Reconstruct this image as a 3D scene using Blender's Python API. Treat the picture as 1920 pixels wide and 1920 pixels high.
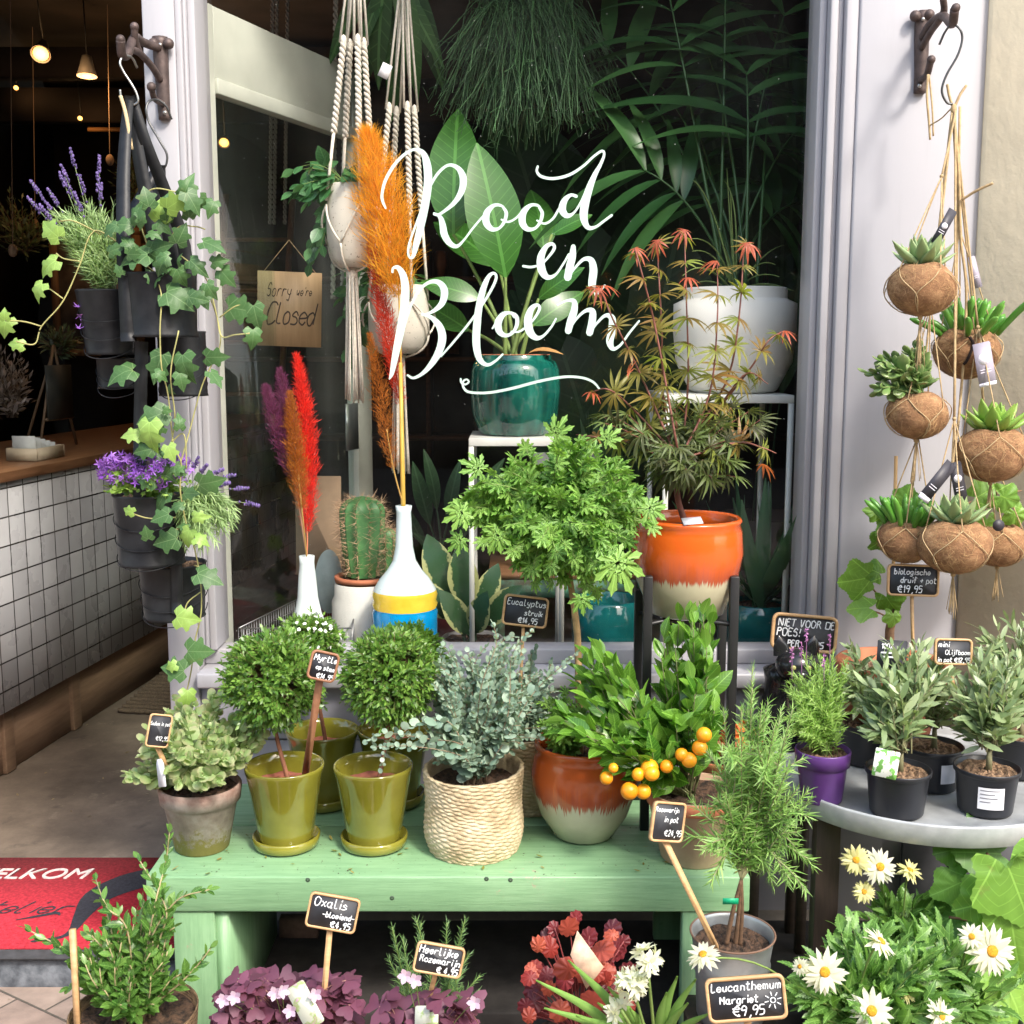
import bpy, math, random
import numpy as np
# ------------------------------------------------------------------ scene, camera, light
sc = bpy.context.scene
for o in list(bpy.data.objects): bpy.data.objects.remove(o)
C = sc.collection
CAMZ, PITCH, FPX = 1.55, math.radians(8), 2200.0
cd = bpy.data.cameras.new('camera'); cam = bpy.data.objects.new('camera', cd); C.objects.link(cam)
cam.location = (0, 0, CAMZ); cam.rotation_euler = (math.radians(90) - PITCH, 0, 0)
cd.sensor_width = 36; cd.lens = 36 * FPX / 1920; cd.clip_end = 200; cd.clip_start = 0.05
sc.camera = cam
SUN_EL, SUN_AZ = 46, 146
w = bpy.data.worlds.new('World'); sc.world = w; w.use_nodes = True
nt = w.node_tree; sky = nt.nodes.new('ShaderNodeTexSky'); sky.sky_type = 'NISHITA'; sky.sun_disc = False
sky.sun_elevation = math.radians(SUN_EL); sky.sun_rotation = math.radians(SUN_AZ)
sky.air_density = 1.6; sky.dust_density = 3.0
bg = nt.nodes['Background']; nt.links.new(sky.outputs[0], bg.inputs[0]); bg.inputs[1].default_value = 0.15
sl = bpy.data.lights.new('sun', 'SUN'); so = bpy.data.objects.new('sun', sl); C.objects.link(so)
sl.energy = 1.45; sl.angle = math.radians(9); sl.color = (1, .95, .87)
_a = math.radians(SUN_AZ); _e = math.radians(SUN_EL)
sd = (-math.sin(_a) * math.cos(_e), -math.cos(_a) * math.cos(_e), -math.sin(_e))
import mathutils
so.rotation_euler = mathutils.Vector(sd).to_track_quat('-Z', 'Y').to_euler(); so.location = (4, -4, 6)
sc.view_settings.view_transform = 'Standard'; sc.view_settings.look = 'None'
sc.view_settings.exposure = 1.52; sc.view_settings.gamma = 1
sc.cycles.max_bounces = 8; sc.cycles.transparent_max_bounces = 12

# ------------------------------------------------------------------ helpers
cp, sp = math.cos(PITCH), math.sin(PITCH)
A = lambda *x: np.array(x, float)
def ray(px, py):
    x = (px - 960) / FPX; y = (960 - py) / FPX
    return A(x, cp + y * sp, -sp + y * cp)
def P(px, py, Y):
    r = ray(px, py); return A(0, 0, CAMZ) + r * (Y / r[1])
def Gz(px, py, z):
    r = ray(px, py); return A(0, 0, CAMZ) + r * ((z - CAMZ) / r[2])
def S(l, p):
    return l * (p[1] * cp + (CAMZ - p[2]) * sp) / FPX
rs = np.random.RandomState(7)
def nrm(v):
    v = np.asarray(v, float); return v / (np.linalg.norm(v, axis=-1, keepdims=True) + 1e-12)

class Geo:
    def __init__(s): s.v = []; s.f = []; s.u = []; s.n = 0
    def add(s, V, Fs, U=None):
        V = np.asarray(V, float).reshape(-1, 3)
        s.v.append(V); s.u.append(np.zeros_like(V) if U is None else U)
        for F in Fs:
            F = np.asarray(F, int)
            if len(F): s.f.append(F + s.n)
        s.n += len(V); return s
    def inst(s, tpl, R, T, Sc):
        V, Fs = tpl; k = len(T)
        if k == 0: return s
        Sc = np.broadcast_to(np.asarray(Sc, float), (k,))
        W = np.einsum('kij,nj->kni', R, V) * Sc[:, None, None] + T[:, None, :]
        n = len(V); off = (np.arange(k) * n)[:, None, None]
        FF = [(np.asarray(F)[None] + off).reshape(-1, F.shape[1]) for F in Fs]
        return s.add(W.reshape(-1, 3), FF, np.tile(V, (k, 1)))
    def tube(s, path, r, seg=6, caps=True):
        p = np.asarray(path, float); m = len(p)
        r = np.broadcast_to(np.asarray(r, float), (m,))
        t = nrm(np.gradient(p, axis=0)); ref = A(.31, .17, .93)
        if abs(np.mean(t @ ref)) > .9: ref = A(1, .1, .05)
        a = nrm(np.cross(t, ref)); b = np.cross(t, a)
        th = np.linspace(0, 2 * np.pi, seg, endpoint=False)
        V = p[:, None] + r[:, None, None] * (np.cos(th)[None, :, None] * a[:, None] + np.sin(th)[None, :, None] * b[:, None])
        i = np.arange(m - 1)[:, None] * seg; j = np.arange(seg)[None]; jn = (j + 1) % seg
        Q = np.stack([i + j, i + jn, i + seg + jn, i + seg + j], -1).reshape(-1, 4)
        Fs = [Q]
        if caps and seg > 2: Fs += [np.arange(seg)[None, ::-1], (np.arange(seg) + (m - 1) * seg)[None]]
        return s.add(V, Fs)
    def lathe(s, prof, c=(0, 0, 0), seg=48, R=None, wob=None):
        pr = np.asarray(prof, float); m = len(pr)
        th = np.linspace(0, 2 * np.pi, seg, endpoint=False)
        rr = np.repeat(pr[:, :1], seg, 1); zz = np.repeat(pr[:, 1:2], seg, 1)
        if wob is not None: rr, zz = wob(rr, zz, np.broadcast_to(th, rr.shape))
        V = np.stack([rr * np.cos(th), rr * np.sin(th), zz], -1)
        if R is not None: V = V @ np.asarray(R).T
        V = V + np.asarray(c)
        i = np.arange(m - 1)[:, None] * seg; j = np.arange(seg)[None]; jn = (j + 1) % seg
        Q = np.stack([i + j, i + jn, i + seg + jn, i + seg + j], -1).reshape(-1, 4)
        return s.add(V, [Q])
    def box(s, a, b, R=None, c=None):
        a = np.minimum(a, b) * 1.0 if False else np.asarray(a, float); b = np.asarray(b, float)
        V = np.array([[(a, b)[i][0], (a, b)[j][1], (a, b)[k][2]] for k in (0, 1) for j in (0, 1) for i in (0, 1)])
        if R is not None:
            cc = (a + b) / 2 if c is None else np.asarray(c); V = (V - cc) @ np.asarray(R).T + cc
        return s.add(V, [np.array([[0, 2, 3, 1], [4, 5, 7, 6], [0, 1, 5, 4], [2, 6, 7, 3], [0, 4, 6, 2], [1, 3, 7, 5]])])
    def prism(s, poly, T, X, Y_, N, d0, d1):
        # poly 2D outline, frame origin T, axes X,Y_, extruded along N from d0 to d1
        q = np.asarray(poly, float); n = len(q)
        B = T + q[:, :1] * X + q[:, 1:2] * Y_
        V = np.concatenate([B + N * d0, B + N * d1]); i = np.arange(n); j = (i + 1) % n
        return s.add(V, [i[None, ::-1], (i + n)[None], np.stack([i, j, j + n, i + n], -1)])
    def sphere(s, c, r, seg=16, ring=10, R=None):
        r = np.broadcast_to(np.asarray(r, float), (3,))
        a = np.linspace(-math.pi / 2, math.pi / 2, ring)
        pr = np.stack([np.maximum(np.cos(a), 1e-4), np.sin(a)], -1)
        n0 = len(s.v); s.lathe(pr, seg=seg); V = s.v[n0] * r
        if R is not None: V = V @ np.asarray(R).T
        s.v[n0] = V + np.asarray(c); return s

ROOT = {}
def tag(o, label=None, cat=None, group=None, kind=None):
    if label: o['label'] = label
    if cat: o['category'] = cat
    if group: o['group'] = group
    if kind: o['kind'] = kind
    return o
def thing(name, label, cat, loc, group=None):
    o = bpy.data.objects.new(name, None); C.objects.link(o); o.location = tuple(loc); o.empty_display_size = .05
    ROOT[o.name] = np.asarray(loc, float); return tag(o, label, cat, group)
def build(name, g, m, parent=None, label=None, cat=None, group=None, kind=None, loc=None, smooth=True, bevel=0, seg=2):
    V = np.concatenate(g.v); U = np.concatenate(g.u)
    if parent is not None: off = ROOT[parent.name]
    else: off = np.asarray(loc, float) if loc is not None else A((V[:, 0].min() + V[:, 0].max()) / 2, (V[:, 1].min() + V[:, 1].max()) / 2, V[:, 2].min())
    V = V - off
    me = bpy.data.meshes.new(name)
    sizes = np.concatenate([np.full(len(F), F.shape[1]) for F in g.f]); loops = np.concatenate([F.ravel() for F in g.f])
    me.vertices.add(len(V)); me.vertices.foreach_set('co', V.astype(np.float32).ravel())
    me.loops.add(len(loops)); me.loops.foreach_set('vertex_index', loops.astype(np.int32))
    me.polygons.add(len(sizes)); st = np.concatenate([[0], np.cumsum(sizes)[:-1]])
    me.polygons.foreach_set('loop_start', st.astype(np.int32)); me.polygons.foreach_set('loop_total', sizes.astype(np.int32))
    if smooth: me.polygons.foreach_set('use_smooth', np.ones(len(sizes), bool))
    if np.any(U):
        at = me.attributes.new('luv', 'FLOAT_VECTOR', 'POINT'); at.data.foreach_set('vector', U.astype(np.float32).ravel())
    me.update(calc_edges=True); me.validate()
    me.materials.append(m)
    o = bpy.data.objects.new(name, me); C.objects.link(o)
    if parent is not None: o.parent = parent
    else: o.location = tuple(off)
    ROOT[o.name] = off
    if bevel:
        b = o.modifiers.new('bevel', 'BEVEL'); b.width = bevel; b.segments = seg; b.limit_method = 'ANGLE'; b.angle_limit = math.radians(40)
    if smooth and bevel:
        pass
    return tag(o, label, cat, group, kind)
def copy_thing(root, loc, label, group=None):
    r = root.copy(); C.objects.link(r); r.location = tuple(loc); ROOT[r.name] = np.asarray(loc, float)
    r['label'] = label
    if group: r['group'] = group
    for ch in list(root.children):
        c = ch.copy(); C.objects.link(c); c.parent = r; ROOT[c.name] = np.asarray(loc, float)
        for gch in list(ch.children):
            d = gch.copy(); C.objects.link(d); d.parent = c
    return r

# ------------------------------------------------------------------ materials
MATS = {}
class NT:
    def __init__(s, name):
        s.m = bpy.data.materials.new(name); s.m.use_nodes = True; s.t = s.m.node_tree
        s.b = s.t.nodes['Principled BSDF']; s.out = s.t.nodes['Material Output']
    def n(s, ty, **k):
        x = s.t.nodes.new(ty)
        for a, v in k.items(): setattr(x, a, v)
        return x
    def l(s, a, b): s.t.links.new(a, b)
    def co(s, kind='Object'): return s.n('ShaderNodeTexCoord').outputs[kind]
    def noise(s, scale, detail=4, vec=None, st=(1, 1, 1), rough=.55):
        mp = s.n('ShaderNodeMapping'); mp.inputs['Scale'].default_value = st
        s.l(vec if vec is not None else s.co(), mp.inputs[0])
        x = s.n('ShaderNodeTexNoise'); x.inputs['Scale'].default_value = scale; x.inputs['Detail'].default_value = detail
        x.inputs['Roughness'].default_value = rough; s.l(mp.outputs[0], x.inputs['Vector']); return x.outputs['Fac']
    def ramp(s, fac, stops):
        x = s.n('ShaderNodeValToRGB'); el = x.color_ramp.elements
        while len(el) < len(stops): el.new(.5)
        for e, (p, c) in zip(el, stops): e.position = p; e.color = (*c, 1) if len(c) == 3 else c
        s.l(fac, x.inputs[0]); return x.outputs[0]
    def mix(s, f, a, b, mode='MIX'):
        x = s.n('ShaderNodeMix', data_type='RGBA', blend_type=mode)
        for sk, v in ((x.inputs[0], f), (x.inputs[6], a), (x.inputs[7], b)):
            if hasattr(v, 'is_linked'): s.l(v, sk)
            else: sk.default_value = v if isinstance(v, (int, float)) else (*v, 1)
        return x.outputs[2]
    def math(s, op, a, b=0, c=None):
        x = s.n('ShaderNodeMath', operation=op)
        for i, v in enumerate([a, b] + ([c] if c is not None else [])):
            if hasattr(v, 'is_linked'): s.l(v, x.inputs[i])
            else: x.inputs[i].default_value = v
        return x.outputs[0]
    def bump(s, h, strength, dist=.002, prev=None):
        x = s.n('ShaderNodeBump'); x.inputs['Strength'].default_value = strength; x.inputs['Distance'].default_value = dist
        s.l(h, x.inputs['Height'])
        if prev is not None: s.l(prev, x.inputs['Normal'])
        return x.outputs[0]
def mat(name, col, rough=.5, var=.12, scale=15, col2=None, bump=0, bscale=60, st=(1, 1, 1), metal=0, coat=0, spec=.5, dist=.002, rvar=0):
    if name in MATS: return MATS[name]
    k = NT(name); c1 = tuple(min(1, c * (1 - var)) for c in col); c2 = col2 if col2 else tuple(min(1, c * (1 + var)) for c in col)
    n1 = k.noise(scale, 5, st=st)
    k.l(k.ramp(n1, [(.35, c1), (.65, c2)]), k.b.inputs['Base Color'])
    k.b.inputs['Roughness'].default_value = rough; k.b.inputs['Metallic'].default_value = metal
    if rvar: k.l(k.math('MULTIPLY_ADD', n1, rvar, rough - rvar / 2), k.b.inputs['Roughness'])
    k.b.inputs['Coat Weight'].default_value = coat; k.b.inputs['Coat Roughness'].default_value = .05
    k.b.inputs['Specular IOR Level'].default_value = spec
    if bump: k.l(k.bump(k.noise(bscale, 5, st=st), bump, dist), k.b.inputs['Normal'])
    MATS[name] = k.m; return k.m
def leafmat(name, c1, c2, rough=.38, trans=.3, vein=0, tip=None, spec=.5, veincol=None, palm=0, px=0.):
    if name in MATS: return MATS[name]
    k = NT(name); g = k.n('ShaderNodeNewGeometry')
    rnd = g.outputs['Random Per Island']
    col = k.ramp(rnd, [(0, c1), (.6, tuple((a + b) / 2 for a, b in zip(c1, c2))), (1, c2)])
    at = k.n('ShaderNodeAttribute', attribute_name='luv'); sx = k.n('ShaderNodeSeparateXYZ'); k.l(at.outputs['Vector'], sx.inputs[0])
    ay = k.math('ABSOLUTE', sx.outputs[1])
    if vein:
        vc = veincol or tuple(min(1, a * 1.7 + .03) for a in c2)
        mid = k.math('LESS_THAN', ay, .012)
        wv = k.math('SINE', k.math('MULTIPLY', k.math('SUBTRACT', sx.outputs[0], k.math('MULTIPLY', ay, .8)), vein))
        sv = k.math('MULTIPLY', k.math('GREATER_THAN', wv, .93), .45)
        col = k.mix(k.math('MULTIPLY', k.math('MAXIMUM', mid, sv), .6), col, vc)
    if palm:
        vc = veincol or tuple(min(1, a * 1.5 + .03) for a in c2); xx = k.math('SUBTRACT', sx.outputs[0], px)
        an = k.math('MULTIPLY', k.math('ARCTAN2', sx.outputs[1], xx), 57.2958 / palm); fr_ = k.math('ABSOLUTE', k.math('SUBTRACT', an, k.math('ROUND', an)))
        rad = k.math('SQRT', k.math('ADD', k.math('MULTIPLY', xx, xx), k.math('MULTIPLY', ay, ay))); dd = k.math('MULTIPLY', k.math('MULTIPLY', fr_, rad), palm / 57.2958)
        col = k.mix(k.math('MULTIPLY', k.math('LESS_THAN', dd, .013), .6), col, vc)
        wv2 = k.math('SINE', k.math('MULTIPLY', k.math('SUBTRACT', rad, k.math('MULTIPLY', fr_, .35)), 42)); col = k.mix(k.math('MULTIPLY', k.math('GREATER_THAN', wv2, .95), .25), col, vc)
        col = k.mix(k.math('MULTIPLY', k.ramp(k.noise(26, 5, rough=.7), [(.62, (0, 0, 0)), (.7, (1, 1, 1))]), .35), col, (.20, .17, .05))
    if tip is not None:
        col = k.mix(k.math('MULTIPLY', k.math('MULTIPLY', sx.outputs[0], sx.outputs[0]), .8), col, tip)
    nz = k.noise(30, 3); col = k.mix(.35, col, k.mix(nz, (0.45, .45, .45), (1.5, 1.5, 1.3)), 'MULTIPLY') if True else col
    # paler underside
    back = k.mix(k.math('MULTIPLY', g.outputs['Backfacing'], .35), col, tuple(min(1, a * 1.3 + .05) for a in c2))
    k.l(back, k.b.inputs['Base Color']); k.b.inputs['Roughness'].default_value = rough
    k.b.inputs['Specular IOR Level'].default_value = spec
    tr = k.n('ShaderNodeBsdfTranslucent'); k.l(k.mix(1.0, back, (1.25, 1.35, .55), 'MULTIPLY'), tr.inputs[0])
    ms = k.n('ShaderNodeMixShader'); ms.inputs[0].default_value = trans
    k.l(k.b.outputs[0], ms.inputs[1]); k.l(tr.outputs[0], ms.inputs[2]); k.l(ms.outputs[0], k.out.inputs[0])
    MATS[name] = k.m; return k.m
def woodmat(name, c1, c2, axis=0, rough=.6, sc_=6, bump=.3):
    if name in MATS: return MATS[name]
    k = NT(name); st = [12, 12, 12]; st[axis] = 1
    n1 = k.noise(sc_, 6, st=tuple(st), rough=.65)
    k.l(k.ramp(n1, [(.3, c1), (.7, c2)]), k.b.inputs['Base Color']); k.b.inputs['Roughness'].default_value = rough
    k.l(k.bump(n1, bump, .001), k.b.inputs['Normal']); MATS[name] = k.m; return k.m
def glassmat(name='window glass', tint=(1, 1, 1), dirt=True, rf=.9):
    if name in MATS: return MATS[name]
    k = NT(name); t = k.n('ShaderNodeBsdfTransparent'); t.inputs[0].default_value = (*tint, 1)
    gl = k.n('ShaderNodeBsdfGlossy'); gl.inputs['Roughness'].default_value = .01
    lw = k.n('ShaderNodeLayerWeight')
    ms = k.n('ShaderNodeMixShader'); k.l(k.math('MULTIPLY_ADD', k.math('POWER', lw.outputs['Facing'], 5), rf, .03), ms.inputs[0]); k.l(t.outputs[0], ms.inputs[1]); k.l(gl.outputs[0], ms.inputs[2])
    last = ms.outputs[0]
    if dirt:
        df = k.n('ShaderNodeBsdfDiffuse'); df.inputs[0].default_value = (.7, .72, .7, 1)
        v = k.n('ShaderNodeTexVoronoi'); v.inputs['Scale'].default_value = 38; k.l(k.co(), v.inputs[0])
        sp_ = k.math('MULTIPLY', k.math('LESS_THAN', v.outputs['Distance'], .035), .5)
        hz = k.math('MULTIPLY', k.math('POWER', k.noise(2.5, 5), 4), .045)
        m2 = k.n('ShaderNodeMixShader'); k.l(k.math('MAXIMUM', sp_, hz), m2.inputs[0]); k.l(last, m2.inputs[1]); k.l(df.outputs[0], m2.inputs[2]); last = m2.outputs[0]
    k.l(last, k.out.inputs[0]); MATS[name] = k.m; return k.m
def emimat(name, col, st):
    k = NT(name); k.b.inputs['Emission Color'].default_value = (*col, 1); k.b.inputs['Emission Strength'].default_value = st
    k.b.inputs['Base Color'].default_value = (*col, 1); return k.m

# ------------------------------------------------------------------ leaf templates (base at origin, along +X, normal +Z)
def T_ell(w=.4, n=4, fold=.12, curl=.15, pw=1.0, bl=.0):
    x = np.linspace(0, 1, n + 1); hw = w / 2 * np.sin(np.pi * x ** pw) ** .8; hw[0] = max(hw[0], .012); hw[-1] = .004
    z = -curl * x ** 2
    V = []
    for i in range(n + 1): V += [[x[i], -hw[i], z[i] + fold * hw[i]], [x[i], 0, z[i]], [x[i], hw[i], z[i] + fold * hw[i]]]
    Q = []
    for i in range(n):
        a = 3 * i; Q += [[a, a + 3, a + 4, a + 1], [a + 1, a + 4, a + 5, a + 2]]
    return np.array(V), [np.array(Q)]
def T_strip(w=.06, n=3, curl=.3, tw=0.):
    x = np.linspace(0, 1, n + 1); hw = w / 2 * (1 - .7 * x ** 3); hw[-1] = w * .04
    V = []
    for i in range(n + 1): V += [[x[i], -hw[i], -curl * x[i] ** 2], [x[i], hw[i], -curl * x[i] ** 2 + hw[i] * .3]]
    return np.array(V), [np.array([[2 * i, 2 * i + 2, 2 * i + 3, 2 * i + 1] for i in range(n)])]
def T_poly(out, c=(.3, 0), fold=.12, curl=.12, ruf=0):
    o = np.asarray(out, float); c = np.asarray(c, float); mid = (o * .55 + c * .45)
    n = len(o); V2 = np.concatenate([[c], mid, o])
    d = V2 - c; r2 = (d ** 2).sum(1)
    z = fold * np.abs(V2[:, 1]) - curl * r2 * 1.6
    if ruf: z = z + ruf * np.sin(np.arctan2(d[:, 1], d[:, 0]) * 9) * r2 ** .5
    V = np.column_stack([V2, z]); i = np.arange(n); j = (i + 1) % n
    return V, [np.stack([np.zeros(n, int), 1 + i, 1 + j], -1), np.stack([1 + i, 1 + n + i, 1 + n + j, 1 + j], -1)]
def mirror(h): return [(x, -y) for x, y in h[::-1]] + list(h)
def T_ivy(): return T_poly(mirror([(.02, .03), (-.14, .2), (-.06, .33), (.1, .48), (.25, .36), (.36, .33), (.5, .5), (.6, .42), (.63, .24), (.78, .16), (1, 0)])[:-1] , c=(.28, 0), fold=.18, curl=.36)
def T_palm(angs, lens, notch=.3, wd=.12, teeth=0, curl=.3, fold=0.0):
    out = [(-.02, -.02)]
    for i, (a, L) in enumerate(zip(angs, lens)):
        a = math.radians(a)
        def pt(rad, ang, sg=1): return (rad * math.cos(ang), rad * math.sin(ang))
        nb = 6 if teeth else 3
        ts = [.35, .6, .82] if teeth else [.45, .7]
        left = []; right = []
        for j, t in enumerate(ts):
            hw = wd * (1 - (t - .35) * .9) * (1.25 if teeth else 1)
            left.append(pt(L * t, a - hw / max(t, .3))); right.append(pt(L * t, a + hw / max(t, .3)))
            if teeth:
                left.append(pt(L * (t + .04), a - hw * .45 / max(t, .3))); right.append(pt(L * (t + .04), a + hw * .45 / max(t, .3)))
        out += left + [pt(L, a)] + right[::-1]
        if i < len(angs) - 1:
            m = (a + math.radians(angs[i + 1])) / 2; out.append(pt(notch * (L + lens[i + 1]) / 2, m))
    out.append((-.02, .02))
    return T_poly(out, c=(.05, 0), fold=fold, curl=curl)
def T_grape():
    out = []; n = 66
    for i in range(n + 1):
        t = -172 + 344 * i / n; a = math.radians(t); r = .50 * (1 + .13 * math.cos(5 * a) + .10 * math.cos(a)) * (1 + .05 * (i % 2)) * (1 - .62 * max(0, (abs(t) - 140) / 32) ** 1.5)
        out.append((.38 + r * math.cos(a), r * math.sin(a) * 1.05))
    return T_poly(out, c=(.36, 0), fold=.10, curl=.26, ruf=.035)
    h = []; 
    for a in np.linspace(0, 165, 34):
        L = .62 + .2 * abs(math.cos(math.radians(a * 1.62))) ** .8; L *= (1 + .06 * (len(h) % 2))
        if a > 150: L *= .72
        h.append((L * math.cos(math.radians(a)) + .3, L * math.sin(math.radians(a)) * .95))
    h = h[::-1]; return T_poly([(x, y) for x, y in h] + [(x, -y) for x, y in h[::-1]][1:], c=(.3, 0), fold=.05, curl=.16, ruf=.03)
def T_round(n=10, fold=.05, curl=.3): 
    th = np.linspace(0, 2 * np.pi, n, endpoint=False) + np.pi; return T_poly([(.5 + .5 * math.cos(t), .46 * math.sin(t)) for t in th], c=(.5, 0), fold=fold, curl=curl)
def T_heu():
    th = np.linspace(0, 2 * np.pi, 44, endpoint=False) + np.pi
    return T_poly([(.4 + (.50 + .035 * math.cos(9 * t) + .015 * math.cos(27 * t)) * math.cos(t), (.50 + .035 * math.cos(9 * t) + .015 * math.cos(27 * t)) * math.sin(t)) for t in th], c=(.3, 0), fold=0, curl=.2, ruf=.06)
def T_heart(): return T_poly([(0, 0), (.45, .5), (.85, .62), (1, .4), (.9, .08), (.82, 0), (.9, -.08), (1, -.4), (.85, -.62), (.45, -.5)], c=(.5, 0), fold=.12, curl=.1)
def T_fat():  # plump succulent leaf (closed)
    V = []; xs = [0, .25, .55, .8, 1.]; ws = [.09, .17, .21, .13, .01]; th_ = [.06, .08, .08, .05, .005]
    for x, w_, t in zip(xs, ws, th_):
        for a in range(8):
            an = a * math.pi / 4; V.append([x, w_ * math.cos(an), t * math.sin(an) + .25 * x * x])
    Q = [[i * 8 + j, i * 8 + (j + 1) % 8, (i + 1) * 8 + (j + 1) % 8, (i + 1) * 8 + j] for i in range(4) for j in range(8)]
    return np.array(V), [np.array(Q)]
def T_jade():
    V = []; xs = [0, .15, .35, .6, .82, .95, 1.]; ws = [.05, .10, .23, .30, .25, .12, .01]; th_ = [.04, .05, .07, .075, .06, .03, .005]
    for x, w_, t in zip(xs, ws, th_):
        for a in range(8):
            an = a * math.pi / 4; V.append([x, w_ * math.cos(an), t * math.sin(an) + .12 * x * x])
    return np.array(V), [np.array([[i * 8 + j, i * 8 + (j + 1) % 8, (i + 1) * 8 + (j + 1) % 8, (i + 1) * 8 + j] for i in range(6) for j in range(8)])]
def basis(d, n):
    d = nrm(d); n = n - (n * d).sum(-1, keepdims=True) * d; n = nrm(n); y = np.cross(n, d)
    return np.stack([d, y, n], -1)

SUNW = A(.25, -.62, .55)
# ------------------------------------------------------------------ growing things
def curve(p0, p1, lift=.3, m=10, noise=.0, ctrl=None):
    p0 = np.asarray(p0, float); p1 = np.asarray(p1, float); L = np.linalg.norm(p1 - p0)
    c = ctrl if ctrl is not None else (p0 * .55 + p1 * .45) + A(0, 0, lift * L) + (rs.randn(3) * noise * L if noise else 0)
    t = np.linspace(0, 1, m)[:, None]
    return (1 - t) ** 2 * p0 + 2 * t * (1 - t) * c + t * t * p1
def spline(pts, m=8):
    p = np.asarray(pts, float); q = np.vstack([2 * p[0] - p[1], p, 2 * p[-1] - p[-2]]); out = []
    for i in range(1, len(q) - 2):
        t = np.linspace(0, 1, m, endpoint=False)[:, None]; a, b, c, d = q[i - 1], q[i], q[i + 1], q[i + 2]
        out.append(.5 * ((2 * b) + (-a + c) * t + (2 * a - 5 * b + 4 * c - d) * t ** 2 + (-a + 3 * b - 3 * c + d) * t ** 3))
    return np.vstack(out + [p[-1:]])
def leaves_on(g, paths, tpl, spacing, size, ang=50, arr='alt', t0=.2, t1=1., jit=.25, droop=0., szj=.25, endleaf=True, tipgrow=0.):
    Ts = []; Ds = []; Ns = []; Ss = []
    for p in paths:
        seg = np.linalg.norm(np.diff(p, axis=0), axis=1); cum = np.concatenate([[0], np.cumsum(seg)]); L = cum[-1]
        pos = np.arange(t0 * L, t1 * L + 1e-6, spacing)
        if len(pos) == 0: pos = np.array([L * .9])
        tg = nrm(np.gradient(p, axis=0)); ph = rs.rand() * 6.28
        for k, s_ in enumerate(pos):
            i = min(np.searchsorted(cum, s_, side='right') - 1, len(seg) - 1); f = (s_ - cum[i]) / (seg[i] + 1e-9)
            x = p[i] * (1 - f) + p[i + 1] * f; t = nrm(tg[i] * (1 - f) + tg[i + 1] * f)
            a = nrm(np.cross(t, A(.3, .2, 1) if abs(t[2]) < .95 else A(1, 0, 0))); b = np.cross(t, a)
            if arr == 'alt': az = [ph + k * 2.4]
            elif arr == 'opp': az = [ph + k * 1.571, ph + k * 1.571 + 3.1416]
            else: az = [ph + k * .7 + q * 6.283 / int(arr) for q in range(int(arr))]
            u = s_ / L; an = math.radians(ang) * (1 - .45 * u)
            for z in az:
                rad = a * math.cos(z) + b * math.sin(z)
                aa = an * (1 + rs.randn() * jit * .5)
                d = t * math.cos(aa) + rad * math.sin(aa) + rs.randn(3) * jit * .3 + A(0, 0, -droop)
                Ts.append(x); Ds.append(d); Ns.append(t * .6 + SUNW + rs.randn(3) * jit * .9 - rad * .15)
                Ss.append(size * (1 + rs.randn() * szj * .6) * (1 - .45 * max(0, u - .6) / .4 + tipgrow * u))
        if endleaf:
            Ts.append(p[-1]); Ds.append(tg[-1] + rs.randn(3) * .15); Ns.append(A(0, 0, 1) + rs.randn(3) * .5); Ss.append(size * .7)
    if Ts: g.inst(tpl, basis(np.array(Ds), np.array(Ns)), np.array(Ts), np.abs(np.array(Ss)))
    return g
def blob(px, py, Y, rx, ry, ryy=None):
    c = P(px, py, Y); return c, A(S(rx, c), S(ryy if ryy else (rx + ry) / 2, c), S(ry, c))
def in_blobs(blobs, n, lo=.6, hi=1.):
    w_ = np.array([b[1].prod() ** .67 for b in blobs]); w_ = w_ / w_.sum(); out = []
    for k in rs.choice(len(blobs), n, p=w_):
        d = nrm(rs.randn(3)); r = (lo ** 3 + (hi ** 3 - lo ** 3) * rs.rand()) ** (1 / 3); out.append(blobs[k][0] + d * r * blobs[k][1])
    return out
def bush(base, blobs, n, lift=.25, lo=.55, hi=1., noise=.06, m=9, spread=.01):
    return [curve(base + A(*(rs.randn(2) * spread), 0), q, lift, m, noise) for q in in_blobs(blobs, n, lo, hi)]
def radial(c, r, n, inner=.15, m=6, noise=.08):
    out = []
    for _ in range(n):
        d = nrm(rs.randn(3)); e = c + d * r * (.80 + .22 * rs.rand() + (.14 if rs.rand() < .08 else 0)); s_ = c + d * r * inner * rs.rand()
        out.append(curve(s_, e, .05, m, noise))
    return out
def stems(g, paths, r0=.0015, r1=.0006, seg=4):
    for p in paths: g.tube(p, np.linspace(r0, r1, len(p)), seg)
    return g
def soil(c, r, parent, m=None, bark=False):
    g = Geo(); n = 14
    prof = [(r, 0)] + [(r * (1 - i / n), .004 * math.sin(i * 1.7)) for i in range(1, n)] + [(1e-4, .004)]
    def wob(rr, zz, th): return rr, zz + .004 * np.sin(th * 5 + rr * 300) * np.cos(th * 3 - rr * 210) * (rr < r * .98)
    g.lathe(prof, c, 40, wob=wob)
    return build('soil', g, m or mat('potting soil', (.045, .028, .018), .95, .6, 90, col2=(.11, .06, .035), bump=1, bscale=180, dist=.006), parent)
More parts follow.
